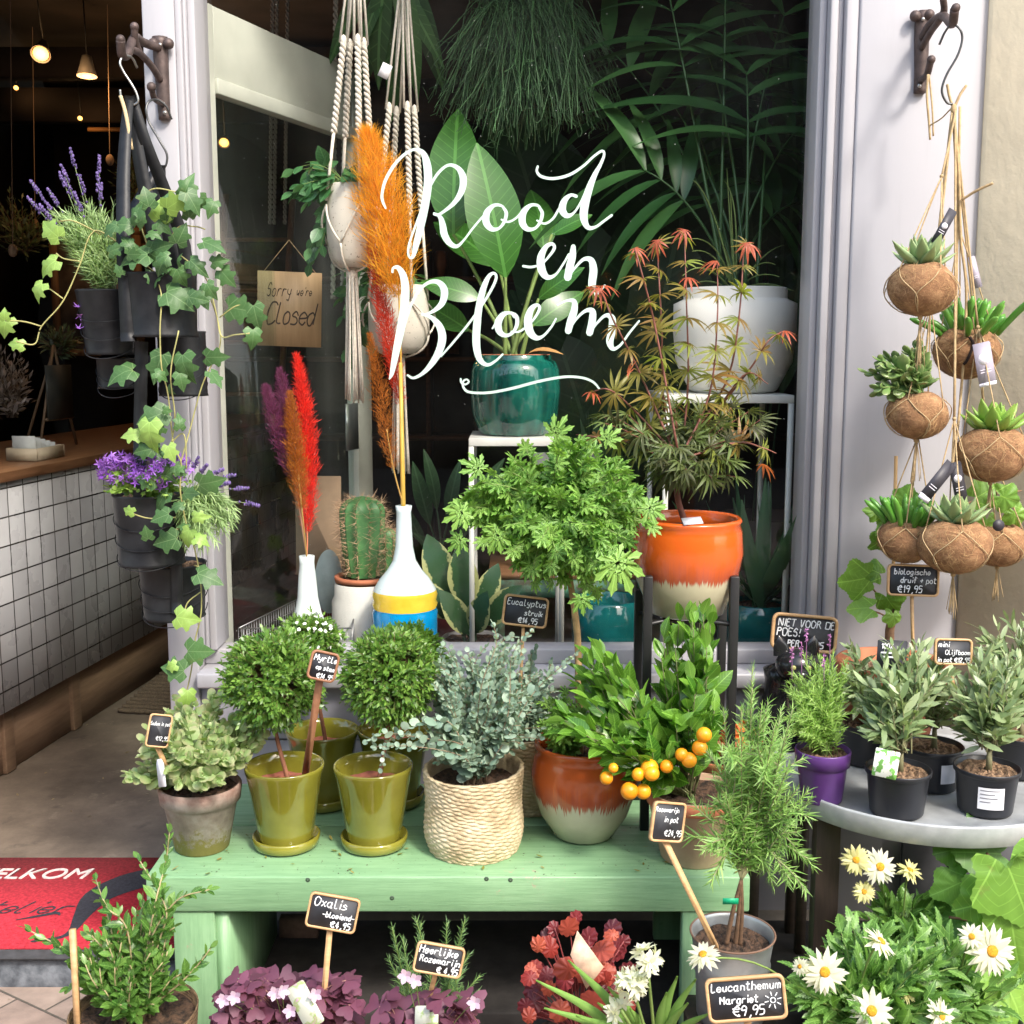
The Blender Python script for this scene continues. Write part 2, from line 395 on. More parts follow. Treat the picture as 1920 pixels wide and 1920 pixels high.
# ------------------------------------------------------------------ handwriting
GL = {'a': '4626151322324346 464252', 'b': '1912 1526364543322212', 'c': '4536261513223243', 'd': '4536261513223244 4942', 'e': '14444536261513223243',
'f': '48392922 1636', 'g': '4536261513223244 46413010', 'h': '1912 1526364542', 'i': '2622 2829', 'j': '36312010 3839', 'k': '1912 4613 2442', 'l': '19132232',
'm': '1612 15263532 35465552', 'n': '1612 1526364542', 'o': '261513223243453626', 'p': '1610 15263645433212', 'r': '1612 14263646', 's': '4536261534433212',
't': '29233242 1747', 'u': '1613223244 4642', 'v': '162246', 'w': '1622344256', 'x': '1642 4612', 'y': '16143344 46302010', 'z': '16461242',
'O': '3918142242545739', 'H': '1912 5952 1656', 'R': '1912 193948473616 3652', 'L': '191242', 'M': '1219355952', 'E': '49191242 1636', 'S': '4839291716364443322213',
'N': '12195259', 'I': '2922', 'T': '1959 3932', 'V': '193259', 'D': '1912 193958534212', 'P': '1912 193948473616', 'C': '5849291714224253', 'A': '123952 2545', 'J': '39332212',
'W': '1922364259', 'K': '1912 5914 2652', 'B': '1912 193948361 6', 'G': '584929171422425455 35', 'Y': '193659 3632',
'1': '172922', '2': '18293948471242', '4': '391444 3732', '5': '4919163645433212', '9': '463616182939484632', '0': '291714223244473929', '6': '3915132232434536 15',
'€': '5748391714325243 0747 0545', ',': '3220', '.': '2223', '!': '2925 2223', '+': '1545 3733', '-': '1545', "'": '2928', '%': '5912 18192918 42435342'}
def ribbon(g, pts, wid, T, X, Y_, N, base, step=2e-5, smooth=4):
    p = np.asarray(pts, float)
    if smooth and len(p) > 2:
        q = spline(np.column_stack([p, np.broadcast_to(wid, (len(p),))]), smooth); p, wd = q[:, :2], q[:, 2]
    else: wd = np.broadcast_to(np.asarray(wid, float), (len(p),)).copy()
    t = nrm(np.gradient(p, axis=0)); n = np.column_stack([-t[:, 1], t[:, 0]])
    # rounded ends
    e0 = p[:1] - t[:1] * wd[0] * .35; e1 = p[-1:] + t[-1:] * wd[-1] * .35
    p = np.vstack([e0, p, e1]); n = np.vstack([n[:1], n, n[-1:]]); wd = np.concatenate([[wd[0] * .45], wd, [wd[-1] * .45]])
    L = p + n * wd[:, None] / 2; R_ = p - n * wd[:, None] / 2; m = len(p)
    z = base + np.arange(m) * step
    def W(q): return T + q[:, :1] * X + q[:, 1:2] * Y_ + z[:, None] * N
    V = np.empty((2 * m, 3)); V[0::2] = W(L); V[1::2] = W(R_)
    g.add(V, [np.array([[2 * i, 2 * i + 1, 2 * i + 3, 2 * i + 2] for i in range(m - 1)])])
def write(g, text, T, X, Y_, N, h, wd, slant=.12, base=.0006, jit=.12, tight=1.0):
    """single-stroke handwriting; T = start of baseline, h = height of a capital"""
    u = h / 7; x = 0; k = 0
    for ch in text:
        if ch == ' ': x += 3.2 * u * tight; continue
        gl = GL.get(ch)
        if not gl: continue
        mx = 0
        for st in gl.split():
            q = [(int(st[i]), int(st[i + 1]) - 2) for i in range(0, len(st) - 1, 2)]
            mx = max(mx, max(a for a, b in q))
            pp = [(x + (a - .6 + b * slant + rs.randn() * jit) * u, (b + rs.randn() * jit) * u) for a, b in q]
            ribbon(g, pp, wd, T, X, Y_, N, base + k * 3e-5); k += 1
        x += (mx + .75) * u * tight
    return x
def twidth(text, h):
    x = 0
    for ch in text:
        if ch == ' ': x += 3.2
        elif ch in GL: x += max(int(st[i]) for st in GL[ch].split() for i in range(0, len(st) - 1, 2)) + .75
    return x * h / 7
def rrect(w_, h_, r, n=5):
    out = []
    for cx, cy, a0 in ((w_ / 2 - r, h_ / 2 - r, 0), (-w_ / 2 + r, h_ / 2 - r, 90), (-w_ / 2 + r, -h_ / 2 + r, 180), (w_ / 2 - r, -h_ / 2 + r, 270)):
        for i in range(n):
            a = math.radians(a0 + 90 * i / (n - 1)); out.append((cx + r * math.cos(a), cy + r * math.sin(a)))
    return out
SIGNWOOD = woodmat('sign wood', (.42, .24, .11), (.62, .40, .20), 0, .55)
CHALK = mat('chalk', (.72, .74, .76), .9, .2, 300)
BOARD = mat('blackboard', (.018, .019, .024), .55, .3, 25, col2=(.035, .037, .045), rvar=.25)
def frameof(yaw, roll, tilt):
    """axes of a board: yaw about z (deg, + turns its right side away), roll in its plane (+ = counter-clockwise), tilt back"""
    y, r, t = map(math.radians, (yaw, roll, tilt))
    X = A(math.cos(y), math.sin(y), 0); N = A(math.sin(y), -math.cos(y), 0); Z = A(0, 0, 1)
    Z2 = Z * math.cos(t) - N * math.sin(t); N2 = N * math.cos(t) + Z * math.sin(t)
    X3 = X * math.cos(r) + Z2 * math.sin(r); Y3 = -X * math.sin(r) + Z2 * math.cos(r)
    return X3, Y3, N2
def sign(cx, cy, Y, wpx, hpx, yaw, roll, lines, label, stake, fr=4, wood=None, tilt=8, extra=None, stw=6, group='chalkboard price signs', chalk=1.5):
    c = P(cx, cy, Y); w_ = S(wpx, c); h_ = S(hpx, c); f = S(fr, c); X, Yv, N = frameof(yaw, roll, tilt); wood = wood or SIGNWOOD
    b = P(*stake); root = thing('chalkboard_sign', label, 'price sign', b, group)
    g = Geo(); o = np.array(rrect(w_, h_, f * 2.2)); i_ = np.array(rrect(w_ - 2 * f, h_ - 2 * f, f * 1.4)); n = len(o)
    def W(q, d): return c + q[:, :1] * X + q[:, 1:2] * Yv + N * d
    d = .0035; V = np.concatenate([W(o, d), W(i_, d), W(o, -d), W(i_, -d)]); i = np.arange(n); j = (i + 1) % n
    g.add(V, [np.stack([i, j, j + n, i + n], -1), np.stack([i + 2 * n, i + 3 * n, j + 3 * n, j + 2 * n], -1), np.stack([i, i + 2 * n, j + 2 * n, j], -1), np.stack([i + n, j + n, j + 3 * n, i + 3 * n], -1)])
    build('frame', g, wood, root, smooth=False)
    g = Geo(); g.prism(i_ * 1.004, c, X, Yv, N, -.0025, .0018); bd = build('board', g, BOARD, root, smooth=False)
    g = Geo()
    for tx, x0, y0, hh in lines:
        H_ = hh * h_ * .95; tw = twidth(tx, H_); av = (.955 - x0) * w_; fit = min(1, av / tw)
        write(g, tx, c + X * (x0 - .5) * w_ + Yv * (.5 - y0) * h_, X * (fit if fit > .6 else fit), Yv * max(fit, .72), N, H_, S(chalk, c), base=.0022)
    if extra: extra(g, c, X, Yv, N, w_, h_)
    if g.n: build('chalk_writing', g, CHALK, bd, smooth=False)
    t = c - Yv * h_ * .42 - N * .0055; s_ = S(stw, c); g = Geo()
    dz = nrm(b - t); sx = nrm(np.cross(dz, N)); sn = np.cross(sx, dz)
    g.prism([(-s_ / 2, 0), (s_ / 2, 0), (s_ / 2, np.linalg.norm(b - t)), (0, np.linalg.norm(b - t) + .02), (-s_ / 2, np.linalg.norm(b - t))], t, sx, dz, sn, -.0018, .0018)
    build('stake', g, wood, root, smooth=False)
    return root

# ------------------------------------------------------------------ setting
def paintmat(name, col, zlo):
    k = NT(name); sx = k.n('ShaderNodeSeparateXYZ'); g_ = k.n('ShaderNodeNewGeometry'); k.l(g_.outputs['Position'], sx.inputs[0])
    n1 = k.noise(5, 7, rough=.7); n2 = k.noise(22, 6, st=(1, 1, .08), rough=.7); n3 = k.noise(60, 4, rough=.8)
    c = k.mix(n1, tuple(x * .93 for x in col), tuple(x * 1.05 for x in col))
    c = k.mix(k.math('MULTIPLY', k.ramp(n2, [(.55, (0, 0, 0)), (.8, (1, 1, 1))]), .22), c, tuple(x * .6 for x in col))
    gr = k.math('MULTIPLY', k.ramp(k.math('SUBTRACT', k.math('MULTIPLY_ADD', n1, .5, .35), k.math('SUBTRACT', sx.outputs[2], zlo)), [(0, (0, 0, 0)), (.6, (1, 1, 1))]), .45)
    c = k.mix(gr, c, (.16, .145, .135)); c = k.mix(k.ramp(n3, [(.74, (0, 0, 0)), (.76, (.7, .7, .7))]), c, (.2, .18, .17))
    k.l(c, k.b.inputs['Base Color']); k.b.inputs['Roughness'].default_value = .42; k.l(k.bump(n2, .25, .0015), k.b.inputs['Normal']); return k.m
LILAC = paintmat('lilac white paint', (.385, .378, .405), .15)
YW = 2.90; YG = 3.02
XL0, XL1 = -.873, -.762; XR0, XR1 = .742, 1.125
ZF = .083
# pavement
def pavemat():
    k = NT('paving bricks'); co = k.co('Generated') if False else k.co('Object')
    mp = k.n('ShaderNodeMapping'); mp.inputs['Rotation'].default_value = (0, 0, math.radians(32)); k.l(co, mp.inputs[0])
    b = k.n('ShaderNodeTexBrick'); k.l(mp.outputs[0], b.inputs['Vector']); b.inputs['Scale'].default_value = 1
    b.inputs['Brick Width'].default_value = .2; b.inputs['Row Height'].default_value = .1; b.inputs['Mortar Size'].default_value = .0035; b.inputs['Mortar Smooth'].default_value = .4
    b.inputs['Color1'].default_value = (.30, .22, .18, 1); b.inputs['Color2'].default_value = (.40, .31, .25, 1); b.inputs['Mortar'].default_value = (.12, .10, .08, 1)
    c = k.mix(.6, b.outputs[0], k.ramp(k.noise(14, 6), [(.3, (.5, .5, .5)), (.7, (1.2, 1.2, 1.2))]), 'MULTIPLY')
    k.l(c, k.b.inputs['Base Color']); k.b.inputs['Roughness'].default_value = .85
    k.l(k.bump(k.noise(90, 5), .4, .003, k.bump(k.math('SUBTRACT', 1, b.outputs[1]), .8, .006)), k.b.inputs['Normal']); return k.m
g = Geo(); g.add([[-30, -30, 0], [30, -30, 0], [30, 2.9, 0], [-30, 2.9, 0]], [[[0, 1, 2, 3]]]); build('pavement', g, pavemat(), kind='structure', loc=(0, 0, 0))
# doorstep
g = Geo(); g.box((-3.2, 2.68, -.02), (-.80, 2.90, ZF)); build('doorstep', g, mat('step stone', (.10, .115, .14), .7, .35, 30, col2=(.20, .22, .25), bump=.5, bscale=120), kind='structure', bevel=.008)
# floor
def floormat():
    k = NT('worn concrete floor')
    c = k.ramp(k.noise(2.2, 10, rough=.72), [(.3, (.065, .05, .037)), (.5, (.13, .10, .075)), (.68, (.21, .165, .125))])
    c = k.mix(k.math('MULTIPLY', k.ramp(k.noise(9, 6, rough=.7), [(.6, (0, 0, 0)), (.72, (1, 1, 1))]), .5), c, (.27, .22, .17))
    c = k.mix(k.ramp(k.noise(7, 5), [(.66, (0, 0, 0)), (.74, (.6, .6, .6))]), c, (.04, .033, .027))
    k.l(c, k.b.inputs['Base Color']); k.b.inputs['Roughness'].default_value = .6; k.l(k.bump(k.noise(40, 6), .25, .003), k.b.inputs['Normal']); return k.m
g = Geo(); g.box((-3.4, 2.90, -.02), (3.2, 9.0, ZF - .004)); build('shop_floor', g, floormat(), kind='structure', smooth=False)
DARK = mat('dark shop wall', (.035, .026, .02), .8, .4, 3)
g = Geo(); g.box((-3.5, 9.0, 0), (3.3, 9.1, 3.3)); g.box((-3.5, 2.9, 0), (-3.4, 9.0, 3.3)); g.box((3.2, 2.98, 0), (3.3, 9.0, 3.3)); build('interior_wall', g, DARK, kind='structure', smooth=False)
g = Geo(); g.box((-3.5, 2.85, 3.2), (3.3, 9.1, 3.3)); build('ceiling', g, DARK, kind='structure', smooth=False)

# shopfront
sf = thing('shopfront', 'lilac white painted shop front with a big window lettered in white script', 'shop front', (0, YW, 0))
g = Geo(); g.box((XL0, YW, .05), (XL1 - .035, YW + .16, 3.2)); build('door_post', g, LILAC, sf, bevel=.004)
g = Geo()
for x0, x1, y0 in ((XL1 - .035, XL1 - .020, YW + .005), (XL1 - .020, XL1 - .012, YW + .016), (XL1 - .012, XL1 + .006, YW + .03)): g.box((x0, y0, .78), (x1, YW + .16, 3.2))
build('moulding', g, LILAC, sf, bevel=.003)
g = Geo()
for x0, x1, y0 in ((XR0 - .004, XR0 + .014, YW + .05), (XR0 + .014, XR0 + .034, YW + .02), (XR0 + .034, XR0 + .048, YW + .028), (XR0 + .048, XR0 + .078, YW + .006)): g.box((x0, y0, .78), (x1, YW + .16, 3.2))
build('moulding', g, LILAC, sf, bevel=.004)
g = Geo(); g.box((XR0 + .078, YW, .0), (XR1, YW + .16, 3.2)); build('pilaster', g, LILAC, sf, bevel=.006)
g = Geo(); g.box((-3.4, YW, 2.75), (XL0, YW + .16, 3.2)); g.box((XL0, YW - .002, 3.0), (XR1, YW + .05, 3.2)); build('lintel', g, LILAC, sf, bevel=.004)
g = Geo(); g.box((XL1 - .035, YW - .03, .695), (XR0 + .078, YW + .16, .735)); build('sill', g, LILAC, sf, bevel=.006)
g = Geo(); g.box((XL1 - .035, YW + .06, .735), (XR0 + .078, YW + .14, .775)); build('bottom_rail', g, LILAC, sf, bevel=.004)
PLINTH = paintmat('grey lilac paint', (.31, .30, .345), .15)
g = Geo(); g.box((XL1 - .035, YW + .012, .55), (XR0 + .078, YW + .13, .695)); g.box((XL1 - .035, YW + .02, .05), (XR0 + .078, YW + .13, .545)); build('lower_panel', g, PLINTH, sf, bevel=.003)
g = Geo(); g.add([[XL1, YG, .77], [XR0, YG, .77], [XR0, YG, 3.0], [XL1, YG, 3.0]], [[[0, 1, 2, 3]]]); pane = build('window_pane', g, glassmat(), sf, smooth=False)
# lettering traced from its strokes
VINYL = mat('mint white vinyl', (.52, .68, .60), .45, .02, 5)
def wl(strokes, oy):
    g_ = Geo(); yy = YG - .004; k = 0
    for st in strokes:
        pts = []; wd = []
        for (x, y, w_) in st:
            q = P(560 + x / 3, oy + y / 3, yy); pts.append((q[0], q[2])); wd.append(w_ / 3 * 1.36e-3 * .98)
        q = spline(np.column_stack([pts, wd]), 6)
        ribbon(g_, q[:, :2], q[:, 2], A(0, yy, 0), A(1, 0, 0), A(0, 0, 1), A(0, -1, 0), k * 3e-4, 6e-6, smooth=0); k += 1
    return g_
L1 = [[(490,1172,10),(472,1130,16),(470,1085,16),(490,1010,18),(540,925,18),(600,865,16),(655,840,16),(700,862,30),(722,925,44),(728,1010,46),(718,1110,46),(700,1210,44),(680,1300,40),(660,1380,34),(645,1440,20),(628,1450,14),(616,1425,12),(622,1370,12),(650,1290,12),(690,1180,12),(730,1070,14),(780,980,16),(840,930,16),(895,945,26),(925,1000,40),(918,1070,36),(880,1135,26),(830,1180,18),(785,1208,14),(760,1205,12)],
[(760,1198,10),(795,1220,24),(810,1265,36),(820,1320,40),(850,1368,32),(890,1385,20),(930,1350,12),(975,1290,12),(1030,1225,12),(1075,1180,14)],
[(1165,1195,12),(1145,1160,14),(1100,1155,20),(1060,1195,36),(1055,1250,40),(1085,1288,28),(1125,1285,16),(1155,1250,18),(1168,1200,20),(1150,1165,14)],
[(1140,1235,10),(1180,1248,12),(1225,1225,12),(1265,1180,14)],
[(1368,1190,12),(1348,1158,14),(1305,1155,20),(1265,1195,36),(1258,1250,40),(1285,1288,28),(1328,1285,16),(1358,1250,18),(1370,1200,20),(1352,1165,14)],
[(1340,1240,10),(1385,1258,13),(1430,1230,13),(1465,1175,14),(1500,1130,14)],
[(1563,1105,18),(1530,1098,18),(1495,1130,34),(1483,1180,42),(1508,1213,30),(1545,1200,14),(1580,1150,12),(1612,1080,10)],
[(1345,935,12),(1340,965,14),(1365,993,16),(1430,1005,16),(1520,985,16),(1600,935,14),(1660,880,13),(1705,850,14),(1718,870,14),(1700,920,18),(1665,985,28),(1635,1060,40),(1612,1140,46),(1603,1220,44),(1625,1278,28),(1668,1278,16),(1715,1245,14),(1762,1210,14)],
[(1262,1497,14),(1310,1502,14),(1365,1485,12),(1410,1440,14),(1438,1395,18),(1425,1372,18),(1390,1390,26),(1362,1450,42),(1368,1520,46),(1400,1560,30),(1445,1545,14),(1485,1490,12),(1520,1430,12)],
[(1545,1385,26),(1540,1440,40),(1525,1500,44),(1512,1565,42)],
[(1515,1560,12),(1560,1500,14),(1605,1458,20),(1645,1465,34),(1658,1520,44),(1650,1590,44),(1652,1640,34),(1680,1650,16),(1722,1605,12)]]
L2 = [[(527,92,12),(532,68,14),(560,66,26),(588,110,40),(600,180,46),(596,270,48),(582,370,48),(562,470,44),(542,570,38),(524,660,24),(510,692,8)],
[(590,420,10),(612,340,12),(640,260,14),(685,185,16),(740,146,20),(790,150,30),(820,195,42),(808,262,36),(765,305,22),(715,328,14),(692,322,10)],
[(692,328,12),(745,345,24),(792,395,40),(808,462,46),(788,540,42),(745,610,32),(695,662,20),(645,686,15),(612,670,11)],
[(800,565,10),(870,485,13),(945,395,13),(1015,300,14),(1075,205,15),(1110,130,16),(1102,98,15),(1072,112,22),(1040,180,34),(1015,285,40),(1002,400,44),(1000,500,44),(1018,580,34),(1060,612,20),(1105,592,14),(1148,552,11)],
[(1090,408,10),(1125,350,12),(1150,325,12)],
[(1215,345,14),(1190,320,16),(1150,330,30),(1122,375,42),(1130,425,36),(1165,447,22),(1205,430,18),(1228,385,22),(1225,340,22),(1195,318,14)],
[(1195,425,10),(1240,425,12),(1290,390,12),(1330,345,14),(1355,295,18),(1340,275,18),(1308,300,34),(1290,360,46),(1300,425,46),(1335,460,30),(1375,450,16),(1420,400,13),(1448,352,11)],
[(1455,275,12),(1505,252,14),(1548,255,28),(1550,305,40),(1530,365,42),(1515,425,38)],
[(1518,420,12),(1565,350,14),(1615,308,20),(1652,312,36),(1650,370,42),(1635,435,40)],
[(1638,430,12),(1680,375,14),(1725,335,20),(1762,350,38),(1762,415,44),(1750,480,42),(1768,522,24),(1810,500,14),(1860,432,13),(1915,365,11)],
[(912,690,10),(916,712,12),(938,722,11),(957,708,10),(945,694,10),(926,706,11),(926,735,13),(950,762,14),(1010,770,14),(1090,766,15),(1210,742,16),(1350,705,16),(1490,680,15),(1590,684,14),(1655,708,13),(1692,748,10)]]
g = wl(L1, 0); g2 = wl(L2, 480)
for v, u in zip(g2.v, g2.u): pass
gg = Geo()
for q in (g, g2):
    V = np.concatenate(q.v); gg.add(V, q.f)
build('lettering', gg, VINYL, pane, smooth=False)
g = Geo(); yy = YG - .003
for tx, x in (('E', 975), ('N', 1015), ('-', 1066), ('D', 1105), ('J', 1140), ('Y', 1172)):
    q = P(x, 1250, yy); write(g, tx, q, A(1, 0, 0), A(0, 0, 1), A(0, -1, 0), S(24, q), S(3.4, q), slant=0, base=0, jit=0)
build('lettering', g, VINYL, pane, smooth=False)
# rendered wall on the right
g = Geo(); g.box((XR1, YW - .02, 0), (3.6, YW + .3, 3.3)); build('rendered_wall', g, mat('beige render', (.55, .475, .345), .9, .08, 5, bump=.5, bscale=30, dist=.004), label='smooth beige rendered wall right of the shop front', cat='wall', smooth=False)
g = Geo(); g.box((XR1 - .12, YW - .035, 0), (2.4, YW - .0205, .30)); build('plinth', g, mat('dark plinth', (.09, .09, .10), .8, .2, 8, bump=.3), kind='structure', smooth=False)
g = Geo(); g.box((-.79, 2.47, -.01), (2.4, YW + .019, .06)); build('shade_slab', g, mat('dark shade slab', (.035, .03, .027), .85, .3, 18, bump=.4), kind='structure', bevel=.006, smooth=False)  # added slab under the bench; its dark colour stands in for shade there
# house across the street (it is what the window mirrors)
def brickm():
    k = NT('brown brick'); mp = k.n('ShaderNodeMapping'); mp.inputs['Rotation'].default_value = (math.radians(90), 0, 0); k.l(k.co(), mp.inputs[0])
    b = k.n('ShaderNodeTexBrick'); k.l(mp.outputs[0], b.inputs[0]); b.inputs['Scale'].default_value = 1; b.inputs['Brick Width'].default_value = .22; b.inputs['Row Height'].default_value = .07; b.inputs['Mortar Size'].default_value = .008
    b.inputs['Color1'].default_value = (.035, .02, .015, 1); b.inputs['Color2'].default_value = (.05, .03, .02, 1); b.inputs['Mortar'].default_value = (.06, .05, .045, 1)
    k.l(b.outputs[0], k.b.inputs['Base Color']); k.b.inputs['Roughness'].default_value = .9; return k.m
hs = thing('brick_house', 'dark brown brick house across the street', 'house', (0, -9, 0))
g = Geo(); g.box((-14, -13, 0), (14, -9, 6.1)); build('wall', g, brickm(), hs, smooth=False)
WF = mat('dark frame paint', (.10, .10, .09), .5)
for ix in range(-4, 5):
    for iz in range(2):
        g = Geo(); x = ix * 2.9; z = .9 + iz * 2.5
        for a, b in (((x - .62, -9, z), (x - .54, -8.93, z + 1.8)), ((x + .54, -9, z), (x + .62, -8.93, z + 1.8)), ((x - .54, -9, z), (x + .54, -8.93, z + .08)), ((x - .54, -9, z + 1.72), (x + .54, -8.93, z + 1.8))): g.box(a, b)
        wf = build('window', g, WF, hs, smooth=False)
        g = Geo(); g.box((x - .54, -8.995, z + .08), (x + .54, -8.98, z + 1.72)); build('pane', g, mat('dark pane', (.02, .025, .03), .08, .1), wf, smooth=False)

# ------------------------------------------------------------------ doorway
# red welcome mat
MR = mat('red mat pile', (.42, .018, .035), .95, .25, 120, col2=(.55, .03, .05), bump=1, bscale=400)
mt = thing('door_mat', 'red welcome mat with white capitals and a black swoosh in the doorway', 'door mat', (-1.4, 2.95, ZF))
x0, x1, y0, y1 = -2.05, -.80, 2.70, 3.21
g = Geo(); g.box((x0 - .04, y0 - .04, ZF - .002), (x1 + .02, y1 + .01, ZF + .004)); build('rubber_edge', g, mat('black rubber', (.035, .035, .04), .8, .3, 40), mt, smooth=False)
g = Geo(); g.box((x0, y0, ZF + .003), (x1, y1, ZF + .010)); build('pile', g, MR, mt, smooth=False)
def fonttext(s, size, shear=0, extr=.0015):
    cu = bpy.data.curves.new('t', 'FONT'); cu.body = s; cu.size = size; cu.shear = shear; cu.extrude = extr; cu.offset = .0
    ob = bpy.data.objects.new('t', cu); C.objects.link(ob); bpy.context.view_layer.update()
    me = bpy.data.meshes.new_from_object(ob.evaluated_get(bpy.context.evaluated_depsgraph_get()))
    V = np.array([v.co[:] for v in me.vertices]); Fs = [np.array([p.vertices[:]]) for p in me.polygons]
    bpy.data.objects.remove(ob); bpy.data.curves.remove(cu); bpy.data.meshes.remove(me); return V, Fs
V, Fs = fonttext('WELKOM', .088, .25); e = Gz(164, 1648, ZF + .010); V = V - A(V[:, 0].max(), 0, 0); V[:, 0] *= .95
g = Geo(); g.add(V + A(e[0], e[1], ZF + .0115), Fs); build('lettering', g, mat('pale pile', (.62, .55, .53), .95, .2, 150), mt, smooth=False)
BK = mat('black pile', (.03, .03, .04), .95, .3, 150)
g = Geo(); X_, Y2, Z_ = A(1, 0, 0), A(0, 1, 0), A(0, 0, 1)
sw = [Gz(a, b, ZF + .011)[:2] for a, b in ((60, 1765), (110, 1758), (135, 1745), (155, 1715), (185, 1680), (240, 1655), (300, 1640))]
ribbon(g, sw, [.01, .014, .02, .045, .085, .11, .11], A(0, 0, ZF + .011), X_, Y2, Z_, 0, 1e-5)
q = Gz(-75, 1712, ZF + .011); write(g, 'atelier', q, X_, Y2, Z_, .062, .006, slant=.5, base=.0003)
ribbon(g, [Gz(a, b, ZF + .011)[:2] for a, b in ((30, 1725), (70, 1718), (105, 1712), (112, 1716))], [.004, .012, .014, .004], A(0, 0, ZF + .0114), X_, Y2, Z_, 0, 1e-5)
build('black_print', g, BK, mt, smooth=False)
# coir mat further in
cm = thing('coir_mat', 'small brown ribbed coir mat lying on the shop floor', 'door mat', (-1.05, 4.9, ZF))
g = Geo(); q = [Gz(a, b, ZF) for a, b in ((222, 1335), (395, 1345), (440, 1265), (305, 1262))]
M_ = mat('coir', (.10, .07, .045), 1, .4, 200, bump=1, bscale=300)
for i in range(13):
    a = q[0] + (q[3] - q[0]) * i / 12; b = q[1] + (q[2] - q[1]) * i / 12; g.tube(np.linspace(a, b, 24) + A(0, 0, .008) + np.column_stack([np.zeros(24), np.sin(np.arange(24) * 2.1) * .004, np.zeros(24)]), .011, 6)
build('ribs', g, M_, cm)
g = Geo(); g.add([p_ + A(0, 0, .002) for p_ in q], [[[0, 1, 2, 3]]]); build('backing', g, mat('dark backing', (.02, .016, .012), 1), cm, smooth=False)
# tiled counter
def tilemat():
    k = NT('white tiles'); b = k.n('ShaderNodeTexBrick'); mp = k.n('ShaderNodeMapping'); mp.inputs['Rotation'].default_value = (math.radians(90), 0, math.radians(90)); 
    sx = k.n('ShaderNodeSeparateXYZ'); k.l(k.co(), sx.inputs[0]); cb = k.n('ShaderNodeCombineXYZ'); k.l(sx.outputs[1], cb.inputs[0]); k.l(sx.outputs[2], cb.inputs[1]); k.l(cb.outputs[0], b.inputs[0])
    b.offset = 0; b.inputs['Scale'].default_value = 1; b.inputs['Brick Width'].default_value = .098; b.inputs['Row Height'].default_value = .098; b.inputs['Mortar Size'].default_value = .0028; b.inputs['Mortar Smooth'].default_value = .1
    b.inputs['Color1'].default_value = (.30, .30, .31, 1); b.inputs['Color2'].default_value = (.42, .42, .43, 1); b.inputs['Mortar'].default_value = (.02, .018, .016, 1)
    k.l(k.mix(k.math('MULTIPLY', k.ramp(k.noise(3, 7, rough=.7), [(.45, (0, 0, 0)), (.75, (1, 1, 1))]), .35), b.outputs[0], (.20, .185, .17)), k.b.inputs['Base Color']); k.l(k.math('MULTIPLY_ADD', k.noise(7, 5), .5, .05), k.b.inputs['Roughness'])
    k.l(k.bump(k.math('SUBTRACT', 1, b.outputs[1]), .6, .003), k.b.inputs['Normal']); return k.m
ang = math.radians(-7.5); Rc = np.array([[math.cos(ang), -math.sin(ang), 0], [math.sin(ang), math.cos(ang), 0], [0, 0, 1]])
c0 = A(-1.735, 3.75, 0)
ct = thing('shop_counter', 'white tiled shop counter with dark joints and a wooden top', 'counter', c0)
ct.rotation_euler = (0, 0, ang)
def cbuild(nm, g_, m_, bev=0):
    for i, v in enumerate(g_.v): g_.v[i] = v + c0
    return build(nm, g_, m_, ct, smooth=False, bevel=bev)
g = Geo(); g.box((-.7, -.9, .32), (0, 3.6, 1.10)); cbuild('tiled_front', g, tilemat())
g = Geo(); g.box((-.72, -.92, 1.10), (.015, 3.62, 1.135)); cbuild('wooden_top', g, woodmat('counter wood', (.10, .045, .02), (.20, .10, .05), 1, .4), .003)
BW = woodmat('plinth board', (.13, .075, .045), (.21, .13, .08), 1, .6)
g = Geo(); g.box((-.66, -.85, ZF), (-.05, 3.55, .32)); cbuild('plinth', g, BW)
g = Geo()

for yy in (-.35, .15, .62, 1.6):
    g = Geo(); g.box((-.055, yy, ZF), (-.035, yy + .06, .318)); cbuild('plinth_batten', g, BW, .002)
# things on the counter
def cpt(a, b, c): return c0 + Rc @ A(a, b, 0) + A(0, 0, c)
q = cpt(-.13, .62, 1.137); bx = thing('card_box', 'cream wooden box holding cards on the counter', 'box', q)
g = Geo(); R_ = Rc
for a, b in (((-.06, -.1, 0), (.06, -.095, .045)), ((-.06, .095, 0), (.06, .1, .045)), ((-.06, -.095, 0), (-.055, .095, .045)), ((.055, -.095, 0), (.06, .095, .045)), ((-.055, -.095, 0), (.055, .095, .004))): g.box(q + A(*a), q + A(*b), Rc, q)
build('box', g, mat('cream wood', (.5, .42, .3), .6), bx, smooth=False)
g = Geo()
for i in range(5): g.box(q + A(-.045, -.08 + i * .035, .005), q + A(.045, -.078 + i * .035, .09 - .008 * i), Rc, q)
build('cards', g, mat('grey card', (.5, .52, .5), .8), bx, smooth=False)
q = cpt(-.22, .25, 1.137); pl = thing('potted_plant', 'pink flowering plant in a dark pot on the counter', 'potted plant', q)
g = Geo(); g.lathe([(1e-3, 0), (.075, 0), (.1, .14), (.094, .14), (.088, .12), (1e-3, .12)], q, 32); build('pot', g, mat('near black pot', (.02, .02, .022), .5), pl)
g = Geo(); ps = bush(q + A(0, 0, .12), [(q + A(0, 0, .2), A(.16, .14, .12))], 120); leaves_on(g, ps, T_ell(.5, 2), .02, .03); build('foliage', g, leafmat('dull purple leaf', (.02, .015, .02), (.04, .03, .04)), pl)
